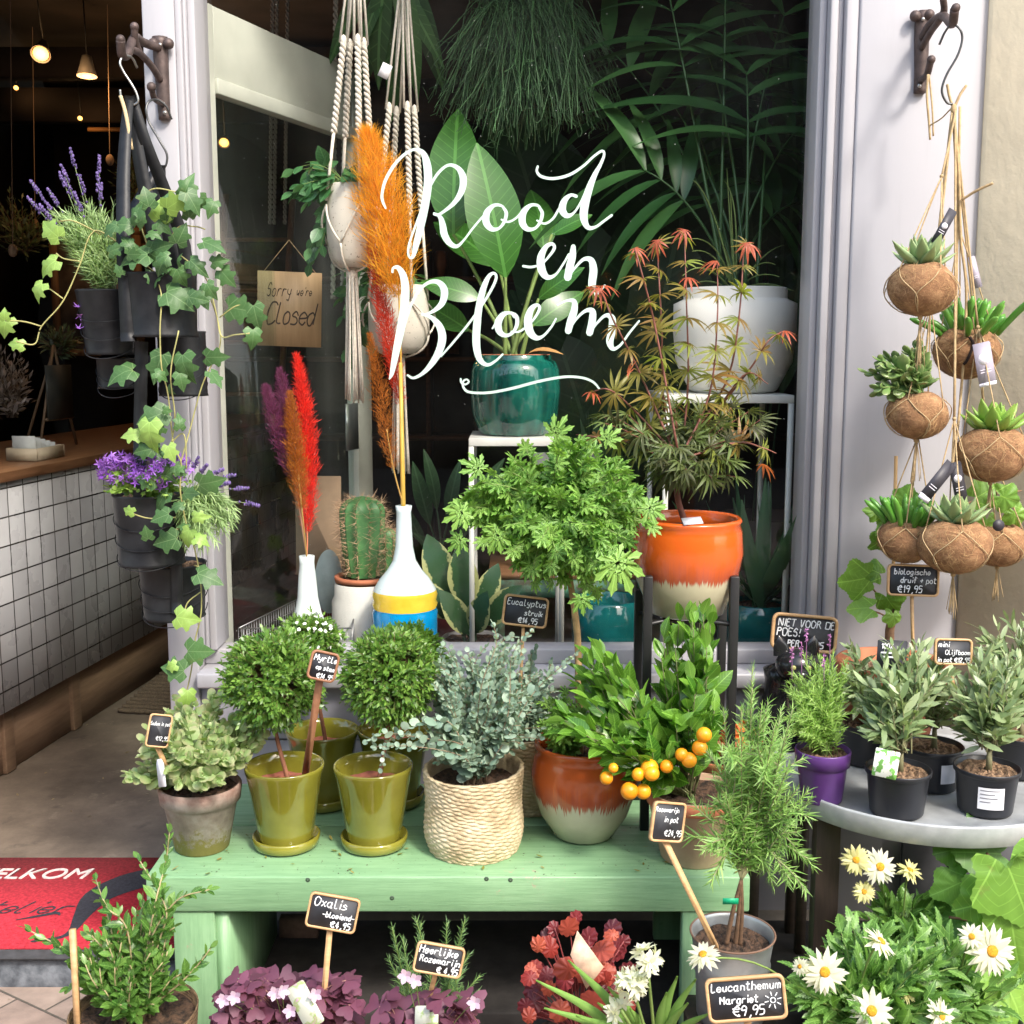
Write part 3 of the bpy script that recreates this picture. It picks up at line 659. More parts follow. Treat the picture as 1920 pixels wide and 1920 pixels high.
g = Geo(); T_ = np.array([q + A(0, 0, .2) + nrm(rs.randn(3)) * A(.16, .14, .12) for _ in range(90)]); g.inst(T_ell(.6, 2), basis(rs.randn(90, 3), rs.randn(90, 3)), T_, .016); build('flowers', g, leafmat('dim pink petal', (.35, .2, .35), (.5, .3, .5)), pl)
q = cpt(-.3, 1.1, 1.137); g = Geo()
for a, b in (((-.0, -.15, 0), (.0, 0, .42)), ((0, .15, 0), (0, 0, .42)), ((-.15, 0, 0), (0, 0, .40))): g.tube([q + Rc @ A(*a), q + Rc @ A(*b)], .006, 6)
g.tube([q + Rc @ A(.01, -.11, .12), q + Rc @ A(.01, .11, .12)], .007, 6)
build('easel', g, woodmat('easel wood', (.10, .06, .03), (.18, .11, .06), 2), label='small brown wooden easel standing on the counter', cat='easel')
g = Geo(); g.box(q + A(.012, -.1, .12), q + A(.02, .1, .34), Rc, q); build('picture_board', g, mat('dark picture', (.03, .03, .025), .6), label='dark board leaning on the small easel', cat='picture', smooth=False)
# lamps
WARM = emimat('warm lamp', (1, .40, .08), 2.2)
LG = 'warm shop lamps under the dark ceiling'
def lamp(px, py, Y, rpx, d, label, shade=(.03, .025, .02)):
    c = P(px, py, Y); r = S(rpx, c); d = nrm(A(*d)); R_ = basis(d[None], A(0, 0, 1)[None] + A(.01, 0, 0))[0]; R2 = np.stack([R_[:, 1], R_[:, 2], R_[:, 0]], -1)
    t = thing('ceiling_lamp', label, 'lamp', c, LG)
    g = Geo(); g.lathe([(1e-3, -2.2 * r), (.5 * r, -2.2 * r), (.75 * r, -1.2 * r), (1.1 * r, 0), (1.02 * r, 0), (.7 * r, -1.1 * r)], c, 24, R2); build('shade', g, mat('lamp shade %.2f' % shade[0], shade, .5), t)
    g = Geo(); g.sphere(c - d * r * .15, (r * .85, r * .85, r * .35), 16, 8, R2); build('bulb', g, WARM, t)
    g = Geo(); g.tube([c - d * 2 * r, A(c[0] - d[0] * 2 * r, c[1], 3.2)], .004, 5); build('cord', g, mat('black cord', (.01, .01, .01), .6), t)
    pl_ = bpy.data.lights.new('lamp_light', 'POINT'); pl_.energy = 2.2 * (rpx / 17) ** 2; pl_.color = (1, .55, .22); pl_.shadow_soft_size = .06; po = bpy.data.objects.new('lamp_light', pl_); C.objects.link(po); po.location = tuple(c + d * r * 1.5)
    return c
lamp(76, 102, 5.6, 17, (.1, -.75, -.7), 'round glowing spotlight nearest the left edge of the doorway')
lamp(163, 143, 5.9, 17, (0, -.1, -1), 'pale bell pendant lamp glowing above the doorway counter', (.3, .28, .25))
lamp(390, 254, 6.3, 8, (.1, -.8, -.6), 'smaller glowing spotlight half hidden by the window post')
lamp(420, 268, 6.3, 10, (.1, -.8, -.6), 'glowing spotlight seen through the window just right of the post')
lamp(30, 165, 7.5, 5, (.1, -.8, -.6), 'tiny far lamp low in the doorway at the left edge')
lamp(150, 222, 7.5, 5, (.1, -.8, -.6), 'tiny far lamp in the doorway beneath the bell pendant')
for i, (a, b) in enumerate((((165, 243, 7.6), (235, 243, 7.6)), ((40, 183, 7.8), (130, 186, 7.8)))):
    g = Geo(); g.tube([P(*a), P(*b)], .014, 6); build('wooden_rod', g, woodmat('warm rod', (.35, .15, .04), (.5, .25, .08), 0), label=('warm brown rod lit by the lamps, deep in the doorway', 'fainter high rod at the back of the doorway left of the bell pendant')[i], cat='rod')
# open glazed door inside the window
d0 = A(-.80, 3.08, 0); d1 = A(-.47, 3.95, 0); dx = nrm(d1 - d0); dn = A(dx[1], -dx[0], 0); L = np.linalg.norm(d1 - d0)
DP = mat('aged door paint', (.42, .44, .38), .5, .1, 5)
dr = thing('glazed_door', 'pale green white glazed door standing open inside the window', 'door', d0)
Rd = np.column_stack([dx, -dn, A(0, 0, 1)])
def db(nm, bx_, m_, par=dr, bev=.003):
    g_ = Geo()
    for a, b in bx_: g_.box(d0 + A(*a), d0 + A(*b), Rd, d0)
    return build(nm, g_, m_, par, smooth=False, bevel=bev)
db('stile', [((0, 0, ZF + .01), (.09, .04, 2.42))], DP); db('stile', [((L - .10, 0, ZF + .01), (L, .04, 2.42))], DP)
db('top_rail', [((.09, .001, 2.24), (L - .10, .039, 2.419)), ((.09, -.008, 2.20), (L - .10, .03, 2.24))], DP); db('bottom_rail', [((.09, .001, ZF + .012), (L - .10, .039, .42))], DP)
db('pane', [((.09, .018, .42), (L - .10, .024, 2.20))], glassmat('door glass', (.85, .9, .87), False, .12), bev=0)
db('push_plate', [((L - .20, -.012, 1.22), (L - .12, -.008, 1.37))], mat('satin steel', (.45, .5, .48), .3, .05, metal=.8), bev=0)
# closed sign on the door
c = P(543, 580, 3.45); w_ = S(118, c); h_ = S(138, c); X, Yv, N = frameof(8, -2, 0)
cs = thing('wooden_sign', 'square plywood sign lettered Sorry Closed hanging on the open door', 'sign', c)
g = Geo(); g.prism([(-w_ / 2, -h_ / 2), (w_ / 2, -h_ / 2), (w_ / 2, h_ / 2), (-w_ / 2, h_ / 2)], c, X, Yv, N, -.012, .006); pb = build('plywood', g, woodmat('plywood', (.38, .25, .12), (.50, .34, .18), 2, .5), cs, smooth=False)
g = Geo(); ink = mat('brown ink', (.04, .02, .01), .7)
write(g, 'Sorry', c + X * w_ * -.36 + Yv * h_ * .17, X * .58, Yv, N, h_ * .17, S(2, c), slant=.3, base=.0065); write(g, "we're", c + X * w_ * .10 + Yv * h_ * .19, X * .60, Yv, N, h_ * .11, S(1.6, c), slant=.3, base=.0065)
write(g, 'Closed', c + X * w_ * -.38 + Yv * h_ * -.2, X * .70, Yv, N, h_ * .28, S(3.2, c), slant=.3, base=.0065, tight=.82)
build('lettering', g, ink, pb, smooth=False)
g = Geo(); g.tube([c + X * w_ * -.4 + Yv * h_ * .5, c + Yv * h_ * .5 + A(0, 0, .09), c + X * w_ * .4 + Yv * h_ * .5], .0012, 5); build('string', g, mat('twine', (.42, .30, .16), .9, .2, 80), cs)
# ------------------------------------------------------------------ materials for plants and pots
WOODSTEM = mat('brown stem', (.16, .09, .05), .8, .3, 60, bump=.5, bscale=200)
GSTEM = mat('green stem', (.16, .24, .06), .6, .2, 30)
TERRA = mat('terracotta', (.42, .14, .07), .8, .2, 12, bump=.25, bscale=90)
def glaze(name, top, low, zdrip, amp=.02, rim=None):
    k = NT(name); sx = k.n('ShaderNodeSeparateXYZ'); co = k.co(); k.l(co, sx.inputs[0])
    an = k.math('ARCTAN2', sx.outputs[1], sx.outputs[0]); cb = k.n('ShaderNodeCombineXYZ'); k.l(k.math('COSINE', an), cb.inputs[0]); k.l(k.math('SINE', an), cb.inputs[1])
    n1 = k.noise(17, 4, vec=cb.outputs[0], rough=.8); n2 = k.noise(3, 2, vec=cb.outputs[0])
    dz = k.math('ADD', k.math('MULTIPLY', k.math('SUBTRACT', n1, .5), amp * 3.2), k.math('MULTIPLY', k.math('SUBTRACT', n2, .5), amp * 1.6))
    h = k.math('SUBTRACT', k.math('ADD', sx.outputs[2], dz), zdrip)
    f = k.ramp(k.math('MULTIPLY_ADD', h, 150, .5), [(0, (0, 0, 0)), (1, (1, 1, 1))])
    lo = k.mix(k.noise(60, 5), tuple(c * .86 for c in low), low); hi = k.mix(k.noise(9, 5), tuple(c * .82 for c in top), top)
    edge = k.ramp(k.math('MULTIPLY_ADD', h, 19, .0), [(0, (1, 1, 1)), (1, (0, 0, 0))])
    hi = k.mix(k.math('MULTIPLY', edge, .55), hi, rim or (.16, .05, .06))
    k.l(k.mix(f, lo, hi), k.b.inputs['Base Color']); k.b.inputs['Roughness'].default_value = .22; k.b.inputs['Coat Weight'].default_value = .4
    k.l(k.bump(k.noise(70, 4), .15, .002, k.bump(k.noise(8, 3), .25, .006)), k.b.inputs['Normal']); return k.m
def potshape(prof_out, th, zin=None):
    """outer profile bottom->top, wall thickness, closed inside"""
    o = [(1e-3, 0)] + list(prof_out); r, z = o[-1]; inn = [(r - th * .35, z + th * .35), (r - th, z)]
    rin = [(a - th, b) for a, b in prof_out[::-1] if b < z - th]
    return o + inn + rin[:-1] + [(rin[-1][0] if rin else r - th, th * 1.2), (1e-3, th * 1.2)]
def pot(parent, c, prof, th, m, seg=64, nm='pot', wob=None):
    g = Geo(); g.lathe(potshape(prof, th), c, seg, wob=wob); return build(nm, g, m, parent)

# ------------------------------------------------------------------ window display
g = Geo(); g.box((XL1 - .02, YG + .145, ZF), (2.9, 4.05, .60)); build('display_platform', g, mat('display platform', (.16, .15, .14), .7, .2, 5), label='low grey display platform behind the shop window', cat='platform', smooth=False)
ZD = .60
def stand(x0, x1, y0, y1, z, label, t=.014):
    r = thing('display_stand', label, 'stand', ((x0 + x1) / 2, (y0 + y1) / 2, ZD), 'white square plant stands'); W_ = mat('white stand', (.62, .62, .57), .4, .04)
    g = Geo(); g.box((x0, y0, z - .022), (x1, y1, z)); build('top', g, W_, r, bevel=.002, smooth=False)
    for a in (x0, x1 - t):
        for b in (y0, y1 - t):
            g = Geo(); g.box((a, b, ZD), (a + t, b + t, z - .0225)); build('leg', g, W_, r, smooth=False)
def X_(px, Y, z=1.3):
    return (px - 960) / FPX * (Y * cp + (CAMZ - z) * sp)
# stand 1 with green jar
y0 = 3.24; zt = P(960, 822, y0)[2]; stand(X_(880, y0, .9), X_(1058, y0, .9), y0, y0 + .30, zt, 'white square stand carrying the glazed green jar')
c = A(X_(966, 3.39), 3.39, zt); r = S(84, c)
t = thing('potted_plant', 'large paddle leaved plant in a glossy dark green jar', 'potted plant', c)
h = S(146, c)
k = NT('green glaze'); n1 = k.noise(20, 5, st=(1, 1, .12)); k.l(k.ramp(n1, [(.35, (.0, .035, .03)), (.55, (.005, .10, .075)), (.75, (.03, .22, .16))]), k.b.inputs['Base Color']); k.b.inputs['Roughness'].default_value = .08; k.b.inputs['Coat Weight'].default_value = .6; GREENG = k.m
pot(t, c, [(r * .72, 0), (r * .80, h * .03), (r * .95, h * .25), (r, h * .55), (r * .98, h * .82), (r * .90, h * .93), (r * .80, h * .955), (r * .80, h)], .008, GREENG)
g = Geo(); g.lathe([(r * .76, h * .9), (r * .765, h * 1.02), (r * .72, h * 1.02), (r * .70, h * .9)], c, 48); build('inner_pot', g, TERRA, t)
soil(c + A(0, 0, h * .97), r * .73, t)
PADL = leafmat('paddle leaf', (.03, .12, .018), (.07, .23, .035), .3, .35, vein=90)
tipp = T_ell(.42, 14, .10, .28, .9)
base = c + A(0, 0, h * .95)
for (bx_, by_, tx, ty, L, dy) in ((948, 520, 905, 275, 0, -.02), (850, 440, 850, 200, 0, .08), (1035, 440, 1100, 395, 0, .02), (900, 560, 800, 520, 0, .0), (1010, 560, 1075, 500, 0, -.08), (1000, 610, 1090, 540, 0, .1), (880, 620, 790, 560, 0, .12), (935, 500, 820, 395, 0, .2), (1020, 470, 1010, 340, 0, .25)):
    a = P(bx_, by_, 3.39 + dy); b = P(tx, ty, 3.36 + dy * 1.5); pth = curve(base + A(rs.randn() * .02, rs.randn() * .02, 0), a, .12, 14)
    g = Geo(); g.tube(pth, np.linspace(.007, .004, 14), 8); st_ = build('stalk', g, GSTEM, t)
    d = b - a; ln = np.linalg.norm(d); g = Geo(); g.inst(tipp, basis(d[None], A(rs.randn() * .5, -1, .35)[None]), a[None], ln * 1.05); build('leaf', g, PADL, st_)
t2 = c + A(.03, -.04, h); g = Geo(); g.inst(T_ell(.35, 6, .5, .5), basis(A(.6, -.3, .35)[None], A(0, -.3, 1)[None]), t2[None], .1); build('dry_leaf', g, mat('dry leaf', (.45, .24, .08), .8), t)
g = Geo(); g.lathe([(r * .9, -.0)] and [(r * 1.005, h * .02), (r * 1.012, h * .14)], c, 48); 
# stand 2 with white pot and palm
y0 = 3.19; zt2 = P(960, 741, y0)[2]; stand(X_(1240, y0, .9), X_(1478, y0, .9), y0, y0 + .38, zt2, 'taller white square stand carrying the big white pot')
c = A(X_(1375, 3.38, 1.5), 3.38, zt2); r = S(113, c); h = S(190, c)
t = thing('potted_plant', 'tall dark palm in a big white pot', 'potted plant', c)
pot(t, c, [(r * .62, 0), (r * .72, h * .03), (r * .95, h * .3), (r, h * .6), (r * 1.0, h * .86), (r * .86, h * .90), (r * .84, h * .91), (r * .84, h)], .01, mat('cream stoneware', (.78, .76, .69), .6, .04, 8, bump=.1))
soil(c + A(0, 0, h * .93), r * .8, t)
PALML = leafmat('palm leaf', (.025, .085, .025), (.065, .17, .05), .35, .25, vein=0)
base = c + A(0, 0, h * .95); tp = T_ell(.17, 8, .3, .45, .8)
fronds = [(1310, 60), (1210, 130), (1290, 200), (1400, 140), (1470, 30), (1440, 190), (1360, -60), (1250, -30), (1210, 320), (1290, 330), (1510, 230), (1500, 380), (1140, 90)]
for i, (fx, fy) in enumerate(fronds):
    e = P(fx, fy, 3.45 + .3 * rs.rand()); pth = curve(base + A(*(rs.randn(2) * .03), 0), e, .25, 14, .02); g = Geo(); g.tube(pth, np.linspace(.006, .002, 14), 6)
    n = 4; q = pth[np.linspace(8, 13, n).astype(int)]; d = []; T_ = []; N_ = []
    tg = nrm(pth[-1] - pth[-4]); sd_ = nrm(np.cross(tg, A(0, -1, .2)))
    for j in range(n):
        for s_ in (-1, 1): T_.append(q[j]); d.append(tg * (.5 + .5 * j / n) + sd_ * s_ * (1 - .4 * j / n) + A(0, -.15, -.15)); N_.append(A(0, -.6, 1))
    g.inst(tp, basis(np.array(d), np.array(N_)), np.array(T_), .30 * (1 + .2 * rs.randn(len(T_)))); build('frond', g, PALML, t)
# palm low arching strands
g = Geo(); ps = [curve(base, base + A(rs.uniform(-.35, .25), rs.uniform(-.2, .1), rs.uniform(.0, .42)), .35, 12, .05) for _ in range(14)]
for p_ in ps: g.tube(p_, np.linspace(.004, .001, 12), 4)
build('stalks', g, GSTEM, t)
# hanging rhipsalis
c = P(985, 30, 3.62); t = thing('hanging_plant', 'dark mop of thin drooping green stems hanging top centre in the window', 'hanging plant', c)
RH = mat('rhipsalis stem', (.045, .12, .04), .5, .3, 30)
g = Geo()
for _ in range(700):
    a0 = rs.rand() * 6.28; rr = rs.rand() ** .6; e = P(985 + 175 * rr * math.cos(a0), 60 + rs.rand() ** .6 * (230 - 60 * rr), 3.62 + .22 * rr * math.sin(a0)); s_ = c + A(rs.randn() * .06, rs.randn() * .05, .06)
    pt = curve(s_, e, .35, 9, .09); pt += np.cumsum(rs.randn(9, 3) * .006, 0); g.tube(pt, .0013, 3, False)
    for _b in range(3):
        i = rs.randint(4, 9); d_ = nrm(rs.randn(3) + A(0, 0, -1.2)) * .05 * rs.rand(); g.tube([pt[i], pt[i] + d_ * .5 + rs.randn(3) * .004, pt[i] + d_], .001, 3, False)
build('stems', g, RH, t)
g = Geo(); g.lathe([(1e-3, -.05), (.07, -.05), (.1, .08), (.09, .08), (1e-3, .06)], c + A(0, 0, .08), 32); build('pot', g, mat('dark plastic', (.03, .03, .03), .6), t)
# strap-leaved fern (staghorn)
c = P(745, -70, 3.6); t = thing('hanging_plant', 'hanging plant with broad wavy strap leaves at the top of the window', 'hanging plant', c)
FL = leafmat('strap fern', (.02, .07, .02), (.05, .14, .035), .4, .25, vein=60); tp = T_ell(.2, 12, .1, .5, .9)
g = Geo()
for (ex, ey, l_) in ((765, 200, .5), (800, 130, .4), (720, 60, .3), (830, 60, .35), (660, 40, .3), (620, 90, .3), (700, 150, .4), (780, 90, .35), (650, 180, .3), (815, 150, .3)):
    e = P(ex, ey, 3.5 + rs.rand() * .15); d = e - c; g.inst(tp, basis(d[None], A(.1, -1, .2)[None] + rs.randn(1, 3) * .2), c[None] + rs.randn(1, 3) * .02, np.linalg.norm(d))
g.tube([c, c + A(0, 0, .9)], .003, 5)
build('leaves', g, FL, t)
# big dark leaves behind
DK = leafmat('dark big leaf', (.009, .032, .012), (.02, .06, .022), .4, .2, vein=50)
def leafcluster(name, label, base, tips, w_, m_, wl_=.4, Yj=.1, sr=.005, up=.2, n=10, zb=-1):
    t_ = thing(name, label, 'potted plant' if zb > 0 else 'plant', base); tp_ = T_ell(w_, n, .1, .25, .9)
    for (px, py, Y, fl) in tips:
        e = P(px, py, Y); a = base + (e - base) * fl; pth = curve(base + A(*(rs.randn(2) * .02), 0), a, up, 10, .03); g_ = Geo(); g_.tube(pth, np.linspace(sr, sr * .5, 10), 6)
        d = nrm(nrm(e - a) + A(0, -.1, 0)); g_.inst(tp_, basis(d[None], A(rs.randn() * .3, -1, .4 + rs.rand() * .4)[None]), a[None], np.linalg.norm(e - a) * 1.05); build('leaf', g_, m_, t_)
    return t_
b0 = A(X_(1190, 4.4, .8), 4.4, ZF)
def floorpot(t_, b, r, h, m_): pot(t_, b, [(r * .75, 0), (r, h)], .008, m_, 40); soil(b + A(0, 0, h * .92), r * .93, t_)
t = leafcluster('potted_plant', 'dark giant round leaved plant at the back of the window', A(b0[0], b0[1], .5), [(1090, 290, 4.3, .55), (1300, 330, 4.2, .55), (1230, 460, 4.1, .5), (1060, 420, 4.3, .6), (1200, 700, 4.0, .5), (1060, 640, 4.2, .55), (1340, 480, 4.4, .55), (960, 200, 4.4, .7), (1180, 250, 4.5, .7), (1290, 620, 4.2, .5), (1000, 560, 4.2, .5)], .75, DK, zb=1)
floorpot(t, b0, .2, .42, mat('dark plastic', (.03, .03, .03), .6))
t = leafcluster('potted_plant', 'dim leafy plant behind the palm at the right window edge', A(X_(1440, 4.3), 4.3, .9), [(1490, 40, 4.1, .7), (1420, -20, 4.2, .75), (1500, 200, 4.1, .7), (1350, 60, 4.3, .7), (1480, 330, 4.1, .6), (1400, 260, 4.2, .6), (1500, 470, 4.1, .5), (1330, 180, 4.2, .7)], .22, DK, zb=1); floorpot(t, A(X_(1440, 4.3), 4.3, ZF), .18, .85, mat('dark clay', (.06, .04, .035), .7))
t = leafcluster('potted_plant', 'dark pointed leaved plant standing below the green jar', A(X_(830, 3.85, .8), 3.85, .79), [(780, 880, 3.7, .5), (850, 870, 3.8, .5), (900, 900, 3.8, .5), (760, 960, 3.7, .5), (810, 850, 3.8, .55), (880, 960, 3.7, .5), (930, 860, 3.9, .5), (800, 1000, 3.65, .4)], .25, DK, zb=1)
floorpot(t, A(X_(835, 3.85, .7), 3.85, ZD), .1, .17, mat('dark red pot', (.12, .012, .02), .5))
# variegated rubber plant low
k = NT('variegated leaf'); at = k.n('ShaderNodeAttribute', attribute_name='luv'); sx = k.n('ShaderNodeSeparateXYZ'); k.l(at.outputs[0], sx.inputs[0]); ay = k.math('ABSOLUTE', sx.outputs[1])
e_ = k.math('ADD', ay, k.math('MULTIPLY', k.noise(9, 3, vec=at.outputs[0]), .16)); xx = k.math('SUBTRACT', sx.outputs[0], .5); e_ = k.math('ADD', e_, k.math('MULTIPLY', k.math('MULTIPLY', xx, xx), .5))
k.l(k.mix(k.ramp(e_, [(.255, (0, 0, 0)), (.27, (1, 1, 1))]), (.03, .075, .03), (.34, .36, .15)), k.b.inputs['Base Color']); k.b.inputs['Roughness'].default_value = .25; VARL = k.m
t = leafcluster('potted_plant', 'rubber plant with cream edged leaves behind the striped vase', A(X_(885, 3.3, .8), 3.3, .70), [(860, 1030, 3.28, .4), (800, 1010, 3.35, .45), (900, 1120, 3.2, .25), (960, 1100, 3.22, .35), (925, 1060, 3.34, .4), (840, 1110, 3.25, .2), (790, 1090, 3.3, .4)], .5, VARL, zb=1)
floorpot(t, A(X_(885, 3.3, .7), 3.3, ZD), .09, .12, mat('grey pot', (.25, .25, .25), .6))
# aloe / agave leaves right
ALO = leafmat('aloe leaf', (.03, .09, .04), (.06, .16, .07), .35, .1)
def rosette(t_, c_, n, L, w_, m_, lo=20, hi=80, cur=-.1, fat=False, fwd=0):
    g_ = Geo(); D = []; N_ = []; Sz = []
    for i in range(n):
        az = i * 2.4; el = math.radians(lo + (hi - lo) * i / n); d = A(math.cos(az) * math.cos(el), math.sin(az) * math.cos(el) - fwd, math.sin(el)); D.append(d); N_.append(A(0, 0, 1.) - d * .2 + A(-math.cos(az), -math.sin(az), 0) * .6); Sz.append(L * (1 - .35 * i / n) * (1 + .1 * rs.randn()))
    g_.inst(T_fat() if fat else T_ell(w_, 8, .35, cur, .7), basis(np.array(D), np.array(N_)), np.repeat(np.asarray(c_)[None], n, 0) + rs.randn(n, 3) * L * .02, np.array(Sz)); return build('leaves', g_, m_, t_)
for px, py, Y, lb, ph, pc in ((1425, 1120, 3.32, 'dark aloe with long pointed leaves in a teal pot by the right window edge', .22, 1), (1120, 850, 4.0, 'dark spiky plant behind the maple between both white stands', .26, 0)):
    b = A(X_(px, Y, .9), Y, ZD if pc else .85); t = thing('potted_plant', lb, 'potted plant', b)
    pot(t, b, [(.07, 0), (.095, ph * .5), (.1, ph * .9), (.088, ph)], .008, mat('teal glaze', (.005, .09, .09), .1, .3, 10, coat=.5) if pc else mat('red clay', (.20, .04, .03), .6)); soil(b + A(0, 0, ph * .93), .085, t)
    rosette(t, b + A(0, 0, ph * .93), 22, .45 if pc else .3, .11, ALO, 30, 88, -.15)
b = A(X_(1140, 3.28, .8), 3.28, ZD); t = thing('glazed_pot', 'glossy teal pot on the display floor beneath the geranium', 'pot', b); pot(t, b, [(.08, 0), (.10, .05), (.105, .17), (.1, .235), (.095, .24)], .008, mat('teal glaze', (.005, .09, .09), .1))
# crate with mint paint, easel piece and picture frame
b = A(X_(1010, 3.75, .8), 3.75, ZD); t = thing('wooden_crate', 'low wooden bench with flaking mint paint inside the window', 'bench', b)
g = Geo(); z_ = P(960, 1075, 3.6)[2]; g.box((b[0] - .16, 3.6, z_ - .02), (b[0] + .3, 4.0, z_)); build('seat', g, woodmat('crate wood', (.16, .07, .03), (.26, .13, .06), 0), t, smooth=False)
g = Geo(); g.box((b[0] - .16, 3.59, z_ - .075), (b[0] + .3, 3.61, z_ - .021)); build('apron', g, mat('flaking mint paint', (.10, .28, .18), .6, .1, 22, col2=(.06, .045, .03)), t, smooth=False)
for a in (-.15, .26):
    g = Geo(); g.box((b[0] + a, 3.615, ZD), (b[0] + a + .04, 3.655, z_ - .021)); build('leg', g, mat('flaking mint paint', (.10, .28, .18), .6), t, smooth=False)
q = A(b[0] - .06, 3.66, z_); g = Geo(); g.box(q + A(-.01, 0, 0), q + A(.015, .01, .19), np.array([[.98, 0, .17], [0, 1, 0], [-.17, 0, .98]]), q); build('wooden_strip', g, woodmat('pale strip', (.45, .28, .15), (.6, .4, .22), 2), label='pale wooden strip standing on the mint painted bench', cat='wood strip', smooth=False)
g = Geo(); q = P(1065, 905, 3.9); g.box(q + A(-.12, 0, -.25), q + A(.12, .02, .1)); build('grey_panel', g, mat('grey panel', (.3, .31, .31), .7), label='plain grey panel behind the left white stand', cat='panel', smooth=False)
# bottle gourd things low centre
b = P(960, 1235, 3.25); b[2] = ZD
# macrame hangers
MAC = mat('cotton cord', (.60, .56, .48), .9, .12, 120, bump=.6, bscale=300)
def rope(g_, path, r, pitch=.035, n=2, m=None):
    p = np.asarray(path, float); seg = np.linalg.norm(np.diff(p, axis=0), axis=1).sum(); m = max(12, int(seg / pitch * 8)); 
    tt = np.linspace(0, len(p) - 1, m); q = np.stack([np.interp(tt, np.arange(len(p)), p[:, i]) for i in range(3)], -1)
    ph = np.linspace(0, seg / pitch * 2 * np.pi, m)
    for k_ in range(n):
        a = ph + k_ * 2 * np.pi / n; g_.tube(q + r * .55 * np.column_stack([np.cos(a), np.sin(a), np.zeros(m)]), r * .6, 5)
def hanger(px, py_top, py_pot, Y, rpx, hpx, label, tail, plant=None, tone=None):
    c_ = P(px, py_pot, Y); r = S(rpx, c_); h = S(hpx, c_); m_ = tone or MAC
    t_ = thing('macrame_hanger', label, 'plant hanger', c_, 'macrame hangers in the window')
    top = P(px + 10, py_top, Y); g_ = Geo()
    for i in range(4):
        a = i * math.pi / 2 + .5; e = c_ + A(r * 1.03 * math.cos(a), r * 1.03 * math.sin(a), h * .3); kn = top + (e - top) * .42
        for o_ in (-.006, .006): g_.tube([top + A(o_, 0, 0), kn + A(o_ * 1.6, 0, 0)], .0035, 5)
        g_.sphere(kn, (.009, .009, .02), 8, 6); rope(g_, [kn, top + (e - top) * .75], .0085, .03); g_.tube([top + (e - top) * .75, e], .0045, 5)
        lo = c_ + A(r * 1.02 * math.cos(a + .78), r * 1.02 * math.sin(a + .78), -h * .22); bt = c_ + A(0, 0, -h * .56)
        for s_ in (0, 1):
            e2 = c_ + A(r * 1.03 * math.cos(a + s_ * 1.571), r * 1.03 * math.sin(a + s_ * 1.571), h * .25); g_.tube(curve(e2, lo, -.05, 8, ctrl=(e2 + lo) / 2 + nrm((e2 + lo) / 2 - c_) * r * .45), .0032, 5)
        g_.tube(curve(lo, bt, 0, 8, ctrl=c_ + A(r * .98 * math.cos(a + .78), r * .98 * math.sin(a + .78), -h * .52)), .0032, 5)
    g_.sphere(c_ + A(0, 0, -h * .58), (.016, .016, .02), 10, 8); build('cords', g_, m_, t_)
    g_ = Geo(); L = S(tail, c_)
    for _ in range(26):
        a = rs.rand() * 6.28; rr = .014 * rs.rand() ** .5; b_ = c_ + A(rr * math.cos(a), rr * math.sin(a), -h * .58); e = b_ + A(math.cos(a) * .012, math.sin(a) * .012, -L * (.93 + .07 * rs.rand())); g_.tube(curve(b_, e, 0, 6, .004), .0024, 4)
    build('tassel', g_, m_, t_)
    return t_, c_, r, h
SPK = NT('speckled clay'); v = SPK.noise(140, 2); SPK.l(SPK.mix(SPK.ramp(v, [(.66, (0, 0, 0)), (.70, (1, 1, 1))]), SPK.ramp(SPK.noise(6, 4), [(.3, (.52, .49, .42)), (.7, (.62, .58, .5))]), (.16, .13, .10)), SPK.b.inputs['Base Color']); SPK.b.inputs['Roughness'].default_value = .7; SPK = SPK.m
for (px, py, Y, rp, hp, tl, lb, lb2) in ((658, 425, 3.2, 46, 150, 245, 'front macrame hanger holding a speckled white pot', 'speckled white pot in the front macrame hanger'), (748, 600, 3.42, 58, 125, 220, 'rear macrame hanger hanging lower behind the orange plume', 'rounder speckled pot hanging behind the orange plume')):
    _, c, r, h = hanger(px, -140 if Y < 3.3 else -60, py, Y, rp, hp, lb, tl)
    t = thing('potted_plant', lb2, 'potted plant', c + A(0, 0, -h / 2), 'pots hanging in the macrame')
    b = c + A(0, 0, -h / 2); pot(t, b, [(r * .5, 0), (r * .80, h * .10), (r * .98, h * .35), (r * .99, h * .62), (r * .93, h * .86), (r * .84, h)], .008, SPK); soil(b + A(0, 0, h * .9), r * .75, t)
    g = Geo(); ps = bush(b + A(0, 0, h * .9), [(b + A(-.05, 0, h * 1.1), A(.13, .08, .09)), (b + A(-.12, .02, h * .6), A(.06, .06, .18))], 26, .4); stems(g, ps); build('stems', g, GSTEM, t)
    g = Geo(); leaves_on(g, ps, T_ell(.6, 4), .03, .055, 60, droop=.3); build('foliage', g, leafmat('trailing leaf', (.03, .12, .04), (.08, .22, .08), .35, .3, vein=40), t)
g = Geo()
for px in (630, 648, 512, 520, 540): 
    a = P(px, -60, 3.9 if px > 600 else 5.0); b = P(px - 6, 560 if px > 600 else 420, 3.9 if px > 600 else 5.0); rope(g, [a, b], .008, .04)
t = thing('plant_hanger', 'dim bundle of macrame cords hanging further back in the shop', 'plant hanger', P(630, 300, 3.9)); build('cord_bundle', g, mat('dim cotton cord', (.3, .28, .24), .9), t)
c = P(722, 133, 3.3); g = Geo(); X, Yv, N = frameof(5, -25, 0); g.prism([(-.014, -.019), (.014, -.019), (.014, .019), (-.014, .019)], c, X, Yv, N, 0, .001); build('paper_tag', g, mat('white paper', (.72, .72, .76), .8), label='small blank white paper tag hanging on the rear macrame cords', cat='tag', smooth=False)
